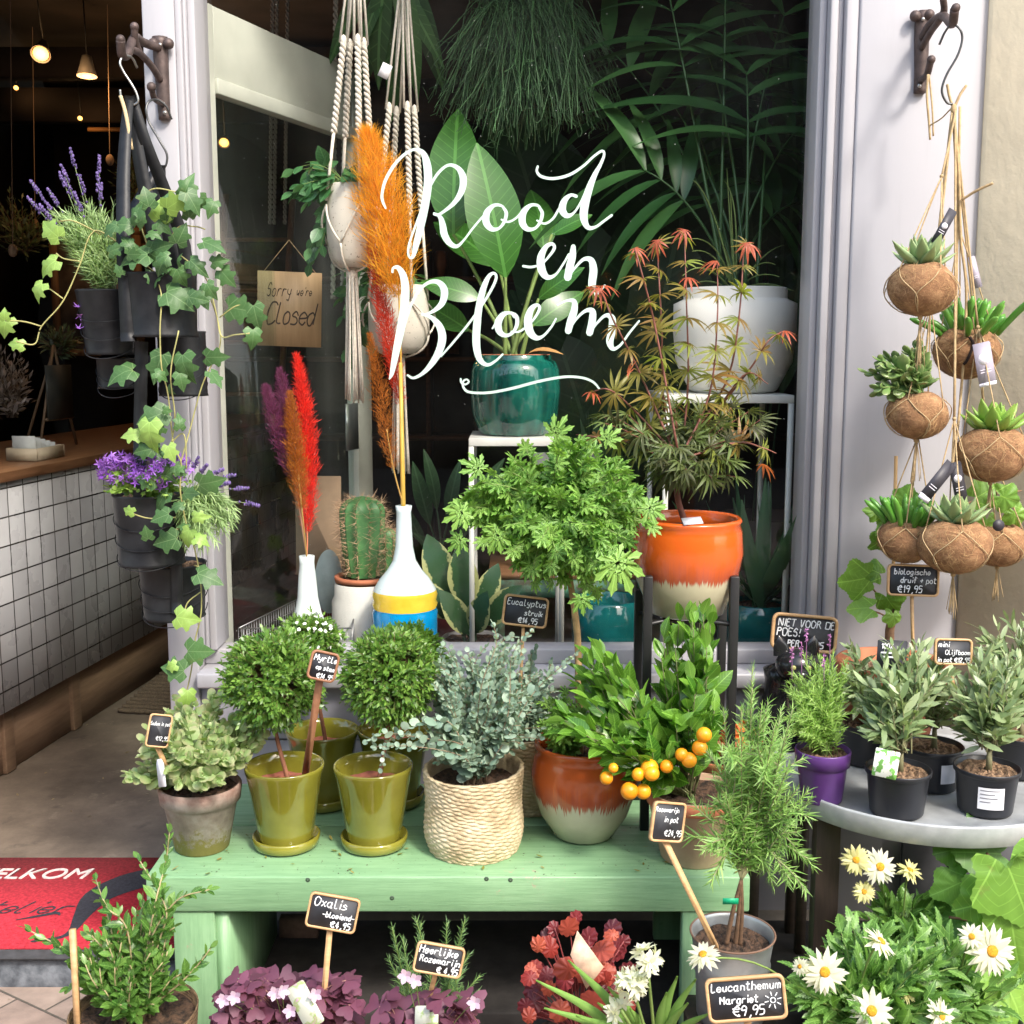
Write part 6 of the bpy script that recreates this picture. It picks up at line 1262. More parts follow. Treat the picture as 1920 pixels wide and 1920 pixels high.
bracket('l', 'iron bracket on the left door post holding the black planters', [(300, 70), (303, 130), (306, 180), (309, 225)],
        [([(300, 150, 2.88), (285, 125, 2.84), (262, 100, 2.78), (245, 92, 2.72)], .008), ([(298, 90, 2.88), (270, 80, 2.84), (252, 70, 2.78), (240, 100, 2.70), (229, 103, 2.66), (226, 75, 2.64)], .010), ([(262, 100, 2.78), (253, 75, 2.76), (252, 52, 2.75)], .008), ([(305, 195, 2.88), (290, 185, 2.83), (284, 165, 2.80)], .007)],
        [(252, 50, 2.75, .010), (226, 74, 2.64, .010), (284, 163, 2.80, .011), (316, 82, 2.88, .013), (288, 82, 2.88, .013)])
bracket('r', 'iron bracket high on the right pilaster holding the coconut planters', [(1731, 22), (1728, 80), (1727, 130), (1724, 175)],
        [([(1730, 70, 2.88), (1745, 45, 2.84), (1768, 30, 2.78), (1785, 45, 2.70), (1790, 18, 2.66)], .010), ([(1728, 90, 2.88), (1745, 60, 2.84), (1760, 40, 2.80), (1770, 20, 2.78), (1768, -5, 2.76)], .008), ([(1727, 150, 2.88), (1738, 140, 2.84), (1745, 115, 2.81)], .008)],
        [(1792, 15, 2.66, .010), (1746, 112, 2.81, .010), (1716, 30, 2.88, .013), (1742, 28, 2.88, .013)])
def hook(pts, m_, label, r=.0026): g_ = Geo(); tubep(g_, pts, r, 8); build('s_hook', g_, m_, label=label, cat='hook', group='steel hooks on the iron brackets')
hook([(257, 127, 2.70), (247, 108, 2.68), (232, 105, 2.66), (225, 118, 2.65), (232, 135, 2.65), (245, 155, 2.65), (256, 175, 2.65), (258, 192, 2.65), (240, 198, 2.65), (228, 185, 2.65), (225, 168, 2.65)], STEEL, 'shiny S hook on the left bracket carrying the front planter strap')
hook([(322, 224, 2.84), (312, 200, 2.83), (295, 187, 2.82), (280, 190, 2.80), (274, 205, 2.79), (280, 230, 2.79), (300, 265, 2.78), (313, 290, 2.78), (310, 312, 2.78), (298, 318, 2.78), (292, 308, 2.78)], DSTEEL, 'dark S hook hanging on the lower knob of the left bracket')
hook([(1761, 84, 2.71), (1772, 60, 2.70), (1785, 46, 2.69), (1800, 55, 2.68), (1804, 75, 2.68), (1795, 105, 2.68), (1775, 140, 2.68), (1766, 170, 2.68), (1775, 192, 2.68), (1786, 195, 2.68)], DSTEEL, 'long dark S hook on the right bracket')
g = Geo(); tubep(g, [(1740, 140, 2.80), (1738, 180, 2.79), (1742, 230, 2.79), (1744, 262, 2.79)], .0028); tubep(g, [(1742, 140, 2.80), (1748, 200, 2.79), (1750, 255, 2.79)], .0022); tubep(g, [(1744, 235, 2.79), (1765, 222, 2.74), (1782, 205, 2.69)], .0016)
TWN = mat('twine', (.42, .30, .16), .9, .2, 80); build('loose_twine', g, TWN, label='loose end of twine dangling from the lower knob of the right bracket', cat='twine')

# black rubber planters
RUB = mat('black recycled rubber', (.012, .0125, .015), .45, .3, 20, col2=(.018, .019, .022), spec=.3, bump=.3, bscale=45, dist=.003)
def strap(g_, pts, w_, th=.0025, Nd=(0, -1, 0)):
    p_ = spline([P(*q_) for q_ in pts], 6); t_ = nrm(np.gradient(p_, axis=0)); s_ = nrm(np.cross(t_, A(*Nd))); n_ = np.cross(s_, t_); wd = np.interp(np.linspace(0, 1, len(p_)), np.linspace(0, 1, len(w_)), w_)[:, None]
    V = np.stack([p_ - s_ * wd / 2, p_ + s_ * wd / 2, p_ + s_ * wd / 2 + n_ * th, p_ - s_ * wd / 2 + n_ * th], 1).reshape(-1, 3); m_ = len(p_); i = np.arange(m_ - 1)[:, None] * 4; j = np.arange(4)[None]; jn = (j + 1) % 4
    g_.add(V, [np.stack([i + j, i + jn, i + 4 + jn, i + 4 + j], -1).reshape(-1, 4), np.array([[0, 1, 2, 3]]), np.array([[3, 2, 1, 0]]) + 4 * (m_ - 1)])
def rubpot(t_, px, pt, pb, Y, rt, rb, seam=True):
    a = P(px, (pt + pb) / 2, Y); zt_ = zat(pt, Y); zb_ = zat(pb, Y); c_ = A(X_(px, Y, (zt_ + zb_) / 2), Y, zb_); h = zt_ - zb_; r1 = S(rt, a); r0 = S(rb, a)
    def wob(r, z, th): return r * (1 + .015 * np.sin(th * 2 + px) + .01 * np.sin(th * 5)), z
    p_ = pot(t_, c_, [(r0 * 1.04, 0), (r0, .006), (r0 * .55 + r1 * .45, h * .5), (r1, h * .97), (r1 * 1.02, h)], .004, RUB, 48, wob=wob)
    g_ = Geo()
    for k_ in range(3 if px != 302 else 0):
        z0 = h * (.15 + .28 * k_); th = np.linspace(-math.pi, .3, 30); rr = r0 + (r1 - r0) * (z0 + (th + 3) * .02) / h
        g_.tube(np.column_stack([c_[0] + rr * 1.012 * np.cos(th), c_[1] + rr * 1.012 * np.sin(th), c_[2] + z0 + .03 * np.sin(th * 1.0)]), .0012, 4)
    if g_.n: build('seam', g_, RUB, p_)
    soil(c_ + A(0, 0, h * .93), r1 * .93, t_, BARK); return c_ + A(0, 0, h * .93), r1
hp = thing('hanging_planter', 'long strap of black rubber planters hanging on the shiny hook', 'hanging planter', P(245, 200, 2.65), 'black rubber planters on the door post')
g = Geo(); strap(g, [(243, 180, 2.65), (237, 240, 2.64), (232, 330, 2.60), (232, 460, 2.55), (235, 530, 2.545), (240, 640, 2.54)], [.020, .026, .030, .030, .030]); strap(g, [(247, 180, 2.655), (275, 270, 2.66), (310, 360, 2.70), (345, 460, 2.74), (352, 560, 2.74)], [.020, .026, .030, .030]); strap(g, [(245, 185, 2.66), (262, 300, 2.66), (282, 400, 2.66), (300, 500, 2.66)], [.02, .028, .034, .034])
strap(g, [(266, 640, 2.58), (263, 800, 2.58), (262, 900, 2.55), (262, 1060, 2.555)], [.028, .028, .026]); strap(g, [(330, 1000, 2.62), (333, 1150, 2.62)], [.026, .026]); build('strap', g, RUB, hp, smooth=False)
g = Geo(); tubep(g, [(226, 180, 2.645), (236, 215, 2.64), (247, 280, 2.635)], .004); build('cut_edge', g, mat('pale raw edge', (.55, .42, .24), .9), hp)
pA, rA = rubpot(hp, 302, 514, 632, 2.60, 65, 63); pC, rC = rubpot(hp, 282, 925, 1055, 2.62, 66, 60)
pD, rD = rubpot(hp, 325, 1055, 1155, 2.70, 62, 56)
hp2 = thing('hanging_planter', 'second set of black rubber planters hanging on the dark hook behind', 'hanging planter', P(300, 318, 2.78), 'black rubber planters on the door post')
pB, rB = rubpot(hp2, 203, 545, 665, 2.66, 56, 42); rubpot(hp2, 225, 672, 728, 2.70, 42, 40); rubpot(hp2, 342, 622, 742, 2.76, 44, 44)
g = Geo(); strap(g, [(298, 310, 2.78), (300, 400, 2.77), (330, 500, 2.78), (342, 620, 2.78)], [.03, .04, .04, .04]); strap(g, [(296, 312, 2.775), (250, 400, 2.72), (215, 480, 2.68), (203, 560, 2.665)], [.02, .03, .03, .03]); strap(g, [(203, 660, 2.66), (225, 680, 2.70)], [.05, .05]); strap(g, [(205, 600, 2.665), (260, 680, 2.72), (342, 690, 2.76)], [.06, .05, .05]); build('strap', g, RUB, hp2, smooth=False)
LAV = leafmat('lavender leaf', (.22, .35, .13), (.40, .54, .26), .6, .2); LVF = mat('lavender bud', (.09, .055, .20), .7, .35, 60, col2=(.18, .12, .33)); LVS = mat('lavender stalk', (.22, .30, .13), .6)
def lavender(base, bl, spikes, label, Ysp, n=110):
    t_ = thing('lavender', label, 'plant', base, 'lavender in the black planters'); ps_ = bush(base, bl, n, .3, .4, 1, .06); g_ = Geo(); stems(g_, ps_, .001, .0006, 3); build('stems', g_, LVS, t_)
    g_ = Geo(); leaves_on(g_, ps_, T_strip(.10, 2, .25), .009, .032, 40, 'opp', .2, jit=.4); build('foliage', g_, LAV, t_)
    sg = Geo(); fg = Geo()
    for i, (px, py) in enumerate(spikes):
        e = P(px, py, Ysp + rs.randn() * .02); d_ = e - base; p_ = curve(base + d_ * .25, e, .06, 10, .02); sg.tube(p_, .0008, 4); tg = nrm(p_[-1] - p_[-3]); L = .026 + .012 * rs.rand()
        for u in np.linspace(0, 1, 6):
            for q_ in range(6): fg.sphere(e - tg * L * (1 - u) + nrm(rs.randn(3)) * .0038 * (1.1 - .6 * u), (.0022, .0022, .0034), 5, 4)
        fg.sphere(e - tg * L * 1.5, .003, 5, 4)
    build('flower_stalks', sg, LVS, t_); build('flowers', fg, LVF, t_); return t_
lavender(pB, [blob(160, 430, 2.62, 65, 55), blob(190, 480, 2.62, 40, 55), blob(110, 420, 2.62, 30, 30), blob(200, 420, 2.64, 30, 40)], [(132, 280), (186, 292), (115, 310), (125, 335), (58, 340), (52, 370), (90, 355), (78, 368), (140, 362), (182, 325), (190, 345), (75, 385), (150, 330), (112, 325)], 'upper lavender leaning left out of the black planter', 2.6)
lavender(pC + A(.07, 0, 0), [blob(385, 985, 2.58, 55, 45), blob(360, 1000, 2.6, 35, 35), blob(420, 960, 2.58, 30, 30)], [(372, 858), (388, 872), (418, 880), (440, 890), (465, 915), (485, 948), (332, 858), (430, 905), (408, 895)], 'lower lavender spilling to the right beside the window', 2.56, 80)
# campanula
t = thing('campanula', 'purple bellflowers in the lower black planter', 'plant', pC, None); bl = [blob(230, 905, 2.55, 38, 30), blob(300, 905, 2.55, 50, 30), blob(340, 905, 2.6, 30, 25)]
ps = bush(pC, bl, 90, .2, .6); g = Geo(); leaves_on(g, ps, T_round(7, .1, .2), .012, .014, 60); build('foliage', g, leafmat('bell leaf', (.12, .25, .03), (.30, .45, .10), .5, .3), t)
E = np.array([p_[-1] + A(rs.randn() * .01, -.01, .02 + rs.rand() * .02) for p_ in ps for _ in range(3)]); g = Geo(); tpf = T_palm((-72, 0, 72, 144, 216), (.5, .5, .5, .5, .5), .3, .16, 0, -.8)
g.inst(tpf, basis(rs.randn(len(E), 3), nrm(rs.randn(len(E), 3) + A(0, -1.2, .8))), E, .022); build('flowers', g, leafmat('violet petal', (.22, .06, .50), (.42, .20, .75), .6, .4), t)
for e in (P(146, 575, 2.62), P(150, 592, 2.62), P(148, 615, 2.62)): g = Geo(); g.inst(tpf, basis(rs.randn(1, 3), nrm(rs.randn(1, 3) + A(0, -2, 0))), e[None], .022); build('stray_flower', g, leafmat('violet petal', (.22, .06, .50), (.42, .20, .75), .6, .4), t)
# ivy
t = thing('ivy', 'long trailing ivy spilling from the round black planter', 'plant', pA); IVD = leafmat('ivy leaf', (.014, .055, .012), (.05, .13, .03), .45, .14, palm=48, veincol=(.20, .30, .14), spec=.3); IVL = leafmat('young ivy leaf', (.18, .33, .05), (.30, .46, .11), .4, .4, palm=48)
VIN = [[(290, 510, 2.58), (200, 440, 2.55), (170, 440, 2.54), (150, 495, 2.53), (118, 565, 2.52), (78, 612, 2.51), (65, 645, 2.50), (30, 640, 2.49)], [(78, 612, 2.51), (45, 603, 2.5), (10, 601, 2.5)], [(118, 560, 2.52), (90, 540, 2.52), (75, 535, 2.52)], [(150, 490, 2.53), (120, 485, 2.53), (105, 475, 2.53)], [(190, 440, 2.55), (140, 415, 2.53), (110, 415, 2.53)],
[(285, 510, 2.55), (302, 550, 2.52), (300, 620, 2.51), (303, 690, 2.51), (315, 740, 2.52), (325, 830, 2.52), (340, 870, 2.52), (338, 920, 2.52), (350, 985, 2.54), (365, 1030, 2.55), (376, 1090, 2.56), (377, 1150, 2.56), (366, 1200, 2.57), (358, 1260, 2.57), (347, 1310, 2.57)], [(335, 620, 2.51), (320, 700, 2.51), (328, 780, 2.52), (322, 830, 2.52)], [(395, 560, 2.55), (408, 600, 2.54), (412, 650, 2.54), (380, 720, 2.54), (355, 810, 2.53), (338, 870, 2.52)], [(340, 480, 2.57), (385, 520, 2.55), (405, 585, 2.54), (415, 630, 2.53), (440, 628, 2.52), (468, 625, 2.52)], [(412, 595, 2.54), (440, 575, 2.53), (460, 570, 2.53)], [(376, 1110, 2.56), (352, 1130, 2.55), (345, 1155, 2.55)], [(362, 1235, 2.57), (340, 1250, 2.56), (325, 1255, 2.56)], [(365, 1060, 2.55), (385, 1068, 2.55), (390, 1080, 2.55)], [(300, 500, 2.58), (330, 430, 2.56), (365, 425, 2.56), (385, 430, 2.56)], [(290, 500, 2.58), (260, 400, 2.57), (285, 355, 2.56), (350, 365, 2.55)], [(320, 830, 2.52), (345, 815, 2.52), (350, 880, 2.52)], [(330, 970, 2.53), (280, 972, 2.52), (240, 960, 2.52)], [(345, 985, 2.54), (320, 1000, 2.53), (312, 1010, 2.53)]]
g = Geo()
for v in VIN: tubep(g, v, .0016, 5)
build('vines', g, mat('ivy stem', (.34, .32, .12), .6, .2, 30), t)
DL = [(335, 560, 62, -30), (370, 560, 40, -10), (225, 700, 56, 200), (295, 690, 62, 250), (345, 690, 58, 280), (405, 670, 48, 0), (405, 710, 40, -50), (285, 782, 58, 200), (268, 845, 40, 190), (255, 400, 50, 80), (250, 480, 60, 190), (298, 465, 52, 20), (370, 500, 46, -40), (275, 370, 40, 100), (350, 350, 50, 70), (362, 380, 50, -60), (400, 460, 50, -20), (425, 520, 42, -50), (410, 490, 34, 10), (450, 580, 56, -10), (480, 595, 52, -80), (475, 635, 40, -90), (340, 440, 44, 60), (230, 420, 40, 170), (395, 905, 56, 10), (300, 940, 52, 230), (357, 925, 34, 0), (300, 970, 42, 200), (303, 875, 46, 100), (310, 890, 38, -30), (310, 1015, 50, 195), (392, 1083, 54, -20), (372, 1222, 52, 0), (325, 1255, 46, 170), (338, 520, 38, -70), (380, 560, 44, -60), (320, 400, 38, 60), (272, 900, 40, 170), (240, 455, 38, 120), (300, 500, 36, -120), (205, 430, 36, 210), (395, 545, 36, -60), (340, 715, 36, -80)]
LL = [(92, 430, 52, 140), (300, 390, 48, 80), (330, 380, 50, 30), (280, 820, 66, 270), (245, 815, 42, 180), (320, 850, 36, -70), (70, 545, 38, 240), (88, 500, 48, 215), (8, 612, 40, 250), (28, 645, 34, 170), (350, 1010, 42, 250), (375, 970, 32, 0), (240, 958, 24, 160), (350, 1160, 46, -10), (352, 1310, 36, -90), (378, 1012, 30, -20), (8, 590, 24, 90), (320, 1250, 24, 200)]
DL += [(rs.randint(215, 410), rs.randint(370, 530), rs.randint(24, 40), rs.randint(0, 360)) for _ in range(15)] + [(rs.randint(270, 345), rs.randint(680, 1010), rs.randint(18, 34), rs.randint(0, 360)) for _ in range(16)]
g = Geo(); placeleaves(g, T_ivy(), [(a, b_, s_ * 1.0, d) for a, b_, s_, d in DL], 2.515); build('foliage', g, IVD, t); g = Geo(); placeleaves(g, T_ivy(), [(a, b_, s_, d) for a, b_, s_, d in LL], 2.50); build('young_foliage', g, IVL, t)

# coconut kokedama
k = NT('coconut fibre'); n1 = k.noise(24, 9, rough=.8, st=(1, 1, 1.6)); n2 = k.noise(5, 3); k.l(k.mix(k.math('MULTIPLY', k.math('GREATER_THAN', n2, .45), .35), k.ramp(n1, [(.36, (.09, .04, .018)), (.5, (.27, .14, .065)), (.64, (.46, .28, .14))]), (.26, .13, .06)), k.b.inputs['Base Color']); k.b.inputs['Roughness'].default_value = .95; k.l(k.bump(n1, 1, .004), k.b.inputs['Normal']); COC = k.m
FIB = mat('loose fibre', (.42, .26, .12), .9, .3, 90)
SUC = leafmat('pale succulent', (.20, .34, .15), (.32, .46, .24), .45, .15, tip=(.30, .36, .16)); SUB = leafmat('bright succulent', (.18, .38, .05), (.32, .52, .12), .4, .2, tip=(.28, .42, .08)); JAD = leafmat('jade leaf', (.08, .19, .05), (.17, .30, .09), .3, .1, tip=(.22, .26, .10)); FIN = leafmat('finger succulent', (.07, .24, .03), (.16, .38, .06), .3, .15)
KNOT = P(1788, 205, 2.69)
def coco(px, py, Y, rp, kind, label, tail=60, top=None, broken=False):
    c_ = P(px, py, Y); r = S(rp, c_); t_ = thing('coconut_planter', label, 'hanging planter', c_ - A(0, 0, r * .78), 'coconut planters hung in twine on the right bracket'); ph = rs.rand() * 6
    def wob(rr, zz, th): return rr * (1 + .03 * np.sin(2 * th + ph) + .015 * np.sin(5 * th + ph + zz * 60)), zz + r * .03 * np.sin(3 * th + ph)
    a = np.linspace(-math.pi / 2, 1.02, 20); prof_ = [(max(1e-3, r * math.cos(x)), r * .8 * math.sin(x)) for x in a] + [(r * .46, r * .66), (r * .42, r * .5), (1e-3, r * .5)]
    g_ = Geo(); g_.lathe(prof_, c_, 48, wob=wob); sh_ = build('shell', g_, COC, t_)
    n = 900; D = nrm(rs.randn(n, 3)); D[:, 2] = np.clip(D[:, 2], -1, .75); T_ = c_ + D * A(r, r, r * .8) * 1.0; tang = nrm(np.cross(D, rs.randn(n, 3))) + D * (.12 + .25 * rs.rand(n, 1) ** 2)
    g_ = Geo(); g_.inst(T_strip(.028, 3, .25), basis(tang, D), T_, .016 * (.5 + rs.rand(n)) * r / .06); build('fibres', g_, FIB, sh_)
    if broken:
        g_ = Geo(); g_.tube(spline([c_ + A(-.3 * r, -.96 * r, .45 * r), c_ + A(-.2 * r, -1.01 * r, .2 * r), c_ + A(-.35 * r, -.98 * r, -.25 * r), c_ + A(-.4 * r, -.9 * r, -.35 * r)]), .0035, 6); build('crack', g_, mat('dark crack', (.02, .01, .008), 1), sh_)
    g_ = Geo(); tp_ = top if top is not None else KNOT; ring = c_ + A(0, 0, -r * .80)
    gp = c_ + (tp_ - c_) * min(.75, r * 3.6 / np.linalg.norm(tp_ - c_)); g_.tube(curve(tp_ + rs.randn(3) * .002, gp, 0, 8, .01), .0026, 5); g_.sphere(gp, .0048, 8, 6)
    for i in range(4):
        az = ph + i * math.pi / 2; e = c_ + A(r * .80 * math.cos(az), r * .80 * math.sin(az), r * .52) ; g_.tube(curve(gp, e, 0, 8, .004), .0016, 5)
        for s_ in (-1, 1):
            az2 = az + s_ * math.pi / 4; mid = c_ + A(1.04 * r * math.cos(az2), 1.04 * r * math.sin(az2), -r * .22); g_.tube(spline([e, c_ + A(1.02 * r * math.cos(az + s_ * .35), 1.02 * r * math.sin(az + s_ * .35), r * .22), mid, c_ + A(.62 * r * math.cos(az2), .62 * r * math.sin(az2), -r * .66), ring], 5), .0012, 4)
    build('twine_net', g_, TWN, t_)
    if tail:
        g_ = Geo(); L = S(tail, c_); g_.sphere(ring - A(0, 0, .004), .006, 8, 6)
        for _ in range(12): d_ = rs.randn(2) * .006; g_.tube(curve(ring, ring + A(d_[0], d_[1], -L * (.8 + .2 * rs.rand())), 0, 7, .02), .0009, 4)
        build('tassel', g_, TWN, t_)
    sc_ = c_ + A(0, 0, r * .58); lab = label
    if kind in ('pale', 'bright'):
        rosette(t_, sc_, 26, r * 1.15, .2, SUC if kind == 'pale' else SUB, 12, 80, fat=True, fwd=.05)
    elif kind == 'finger':
        g_ = Geo(); 
        for _ in range(46):
            d_ = rs.randn(2) * r * .30; e = sc_ + A(d_[0] * 2.2, d_[1] * 2.0, r * (.35 + .7 * rs.rand())); p_ = curve(sc_ + A(d_[0], d_[1], -.005), e, .1, 7); g_.tube(p_, r * .095 * A(.8, 1, 1.05, 1.1, 1.1, 1.0, .35), 7)
        build('leaves', g_, FIN, t_)
    elif kind == 'jade':
        ps_ = bush(sc_, [(sc_ + A(-.05, -.01, .045), A(.075, .05, .05)), (sc_ + A(-.02, 0, .09), A(.03, .03, .03))], 16, .2, .5); g_ = Geo(); stems(g_, ps_, .003, .002, 6); build('stems', g_, GSTEM, t_)
        tj = T_jade(); g_ = Geo(); leaves_on(g_, ps_, tj, .018, .040, 60, 'opp', .25, jit=.3); build('leaves', g_, JAD, t_)
    return t_
coco(1812, 660, 2.70, 62, 'finger', 'cracked coconut planter with a green finger succulent and a lilac tag', 0, broken=True)
coco(1872, 1020, 2.72, 52, None, 'coconut planter at the bottom right with only a dark round tag showing', 70)
coco(1700, 1012, 2.62, 54, 'finger', 'bottom left coconut planter with short finger leaves', 0)
coco(1728, 540, 2.56, 64, 'pale', 'topmost coconut planter with an upright pale succulent', 110)
coco(1720, 776, 2.60, 58, 'jade', 'coconut planter with a jade plant spreading to the left', 90)
coco(1860, 850, 2.60, 66, 'bright', 'coconut planter at the right edge with a bright green rosette', 60)
coco(1790, 1022, 2.52, 66, 'pale', 'front lowest coconut planter with a wide pale rosette', 90)
def hangtag(px, py, Y, w_, h_, roll, m_, label, spot=None, strip=None):
    q = P(px, py, Y); X, Yv, N = frameof(5, roll, 0); W_, H_ = S(w_, q), S(h_, q); g_ = Geo(); g_.prism([(-W_ / 2, -H_ / 2), (W_ / 2, -H_ / 2), (W_ / 2, H_ / 2 - .003), (W_ / 2 - .003, H_ / 2), (-W_ / 2, H_ / 2)], q, X, Yv, N, 0, .001)
    o = build('swing_tag', g_, m_, label=label, cat='tag', group='printed tags on the coconut planters', smooth=False); g_ = Geo()
    if spot: g_.prism([(W_ * .33 * math.cos(a), H_ * spot + W_ * .33 * math.sin(a)) for a in np.linspace(0, 6.283, 20, endpoint=False)], q, X, Yv, N, .0011, .0015)
    if strip is not None: g_.prism([(-W_ / 2, -H_ / 2), (W_ / 2, -H_ / 2), (W_ / 2, -H_ / 2 + H_ * strip), (-W_ / 2, -H_ / 2 + H_ * strip)], q, X, Yv, N, .0011, .0015)
    for j in range(2): ribbon(g_, [(-W_ * .3, -H_ * (.12 + .06 * j)), (W_ * .3, -H_ * (.12 + .06 * j))], H_ * .015, q, X, Yv, N, .0016, smooth=0)
    if g_.n: build('print', g_, mat('tag print', (.72, .70, .78), .7), o, smooth=False)
DT = mat('dark tag', (.035, .032, .042), .5); LT = mat('lilac grey tag', (.34, .31, .38), .5)
hangtag(1770, 425, 2.54, 18, 70, -28, DT, 'dark tag above the topmost coconut planter', .02); hangtag(1846, 683, 2.60, 34, 82, 13, LT, 'lilac grey tag with a white mark on the cracked coconut', .12, .08)
hangtag(1757, 903, 2.54, 24, 88, -38, DT, 'dark tag with white stripes tilted to the left above the lowest coconut', .0, .12); hangtag(1797, 905, 2.56, 24, 80, 14, DT, 'second dark tag just right of the striped one', .1); hangtag(1828, 510, 2.66, 14, 60, 18, LT, 'narrow grey tag among the twine right of the topmost coconut')
g = Geo(); q = P(1872, 985, 2.56); g.prism([(S(11, q) * math.cos(a), S(11, q) * math.sin(a)) for a in np.linspace(0, 6.283, 24, endpoint=False)], q, A(1, 0, 0), A(0, 0, 1), A(0, -1, 0), 0, .0015); build('swing_tag', g, DT, label='small round dark tag at the bottom right coconut', cat='tag', group='printed tags on the coconut planters', smooth=False)
g = Geo(); g.sphere(KNOT, (.007, .007, .012), 10, 8)
for pts in ([(1788, 205, 2.69), (1780, 180, 2.69), (1776, 158, 2.69)], [(1788, 205, 2.69), (1800, 178, 2.69), (1812, 160, 2.69)], [(1788, 205, 2.69), (1798, 330, 2.67), (1802, 450, 2.66), (1812, 560, 2.65), (1800, 760, 2.63), (1785, 880, 2.58)], [(1803, 375, 2.66), (1830, 358, 2.64), (1862, 343, 2.62)], [(1800, 200, 2.69), (1792, 600, 2.65), (1788, 880, 2.60)]): tubep(g, pts, .0030, 6)
build('knotted_twine', g, TWN, label='thick knotted twine cords gathering the coconut planters on the hook', cat='twine')

# ------------------------------------------------------------------ plants on the ground
def groundpot(t_, c_, r, h, m_=None, nm='pot'): pot(t_, c_, [(r * .78, 0), (r, h)], .004, m_ or BP, 40, nm); soil(c_ + A(0, 0, h * .93), r * .94, t_)
# box like shrub left
k = NT('wicker'); n_ = k.noise(60, 4, st=(1, 1, 4)); k.l(k.ramp(n_, [(.35, (.07, .04, .02)), (.65, (.24, .15, .08))]), k.b.inputs['Base Color']); k.b.inputs['Roughness'].default_value = .9; k.l(k.bump(n_, 1, .006), k.b.inputs['Normal']); WICK = k.m
c = A(X_(255, 2.08, .2), 2.08, 0); t = thing('potted_shrub', 'bushy small leaved green shrub in a wicker basket at the lower left', 'potted plant', c); groundpot(t, c, .12, .30, WICK, 'basket')
b0 = c + A(0, 0, .28); bl = [blob(250, 1790, 2.08, 85, 80), blob(200, 1760, 2.06, 60, 60), blob(320, 1780, 2.08, 50, 60), blob(260, 1850, 2.04, 90, 50), blob(265, 1710, 2.15, 45, 40)]
ps = bush(b0, bl, 66, .1, .45, 1, .12)
for pts in (((200, 1840), (120, 1780), (50, 1742)), ((280, 1770), (330, 1690), (392, 1668)), ((330, 1850), (370, 1810), (395, 1778)), ((290, 1700), (310, 1620), (318, 1560)), ((240, 1750), (200, 1700), (180, 1650)), ((300, 1760), (310, 1700), (260, 1610)), ((180, 1860), (150, 1840), (130, 1850))): ps.append(spline([b0] + [P(a, b_, 2.06 if b_ > 1650 else 2.12) for a, b_ in pts], 7))
g = Geo(); stems(g, ps, .0022, .0012, 5); build('stems', g, mat('pale shrub twig', (.34, .28, .15), .7), t); g = Geo(); leaves_on(g, ps, T_ell(.46, 4, .2, .12), .0155, .031, 52, 'opp', .3, jit=.35); build('foliage', g, leafmat('shrub leaf', (.04, .12, .02), (.15, .29, .06), .3, .3, vein=30), t)
g = Geo(); a = P(133, 1745, 2.02); b = P(150, 1930, 2.05); g.box((a[0] - .004, 2.02, a[2] - .26), (a[0] + .006, 2.03, a[2])); build('stake', g, SIGNWOOD, label='bare pointed wooden stake at the lower left edge', cat='stake', smooth=False)
# oxalis
OXA = leafmat('oxalis leaf', (.075, .018, .04), (.16, .04, .085), .5, .3); OXF = leafmat('pink petal', (.55, .38, .60), (.72, .55, .75), .6, .4)
def oxalis(px, Y, pyc, rx, label, fl, n):
    c_ = A(X_(px, Y, .2), Y, 0); t_ = thing('potted_oxalis', label, 'potted plant', c_, 'purple oxalis under the bench'); groundpot(t_, c_, .10, .22)
    b_ = c_ + A(0, 0, .21); T_ = []; D = []; N_ = []; g_ = Geo()
    for _ in range(n):
        e = P(px + rx * rs.uniform(-1, 1), pyc + rs.uniform(-38, 60), Y + rs.uniform(-.08, .10)); p_ = curve(b_ + A(*(rs.randn(2) * .03), 0), e, .3, 7); g_.tube(p_, .0009, 4); n0 = nrm(A(0, -.25, 1) + rs.randn(3) * .3); a0 = rs.rand() * 6
        x_ = nrm(np.cross(n0, A(0, 1, 0))); y_ = np.cross(n0, x_)
        for k_ in range(3): a = a0 + k_ * 2.094; T_.append(e); D.append(x_ * math.cos(a) + y_ * math.sin(a) - n0 * .25); N_.append(n0)
    build('stems', g_, mat('oxalis stem', (.3, .15, .12), .6), t_); g_ = Geo(); g_.inst(T_heart(), basis(np.array(D), np.array(N_)), np.array(T_), .028 * (.8 + .4 * rs.rand(len(T_)))); build('foliage', g_, OXA, t_)
    gs = Geo()
    for (a, b2) in fl:
        g_ = Geo(); e = P(a, b2, Y - .1); gs.tube(curve(b_, e, .2, 7), .0008, 4); n0 = nrm(A(rs.randn() * .3, -1, .4)); x_ = nrm(np.cross(n0, A(0, 0, 1))); y_ = np.cross(n0, x_)
        for k_ in range(5): an = k_ * 1.2566; g_.inst(T_ell(.65, 3, .1, -.3), basis((x_ * math.cos(an) + y_ * math.sin(an) + n0 * .35)[None], n0[None]), e[None], .016)
        build('flower', g_, OXF, t_)
    build('flower_stalks', gs, GSTEM, t_)
oxalis(540, 2.06, 1870, 120, 'left purple leaved oxalis with pink flowers under the bench', [(418, 1875), (440, 1870), (515, 1862), (528, 1858), (545, 1895), (590, 1865)], 150)
oxalis(800, 2.0, 1908, 90, 'right purple oxalis in front of the low rosemary', [(760, 1830), (778, 1838), (890, 1880)], 60)
sign(624, 1711, 1.98, 95, 66, 4, -12, [('Oxalis', .1, .36, .26), ('-bloeiend-', .3, .64, .17), ('€4,95', .5, .9, .18)], 'slate reading Oxalis bloeiend in front of the bench', (602, 1930, 2.02), stw=11, chalk=2.0)
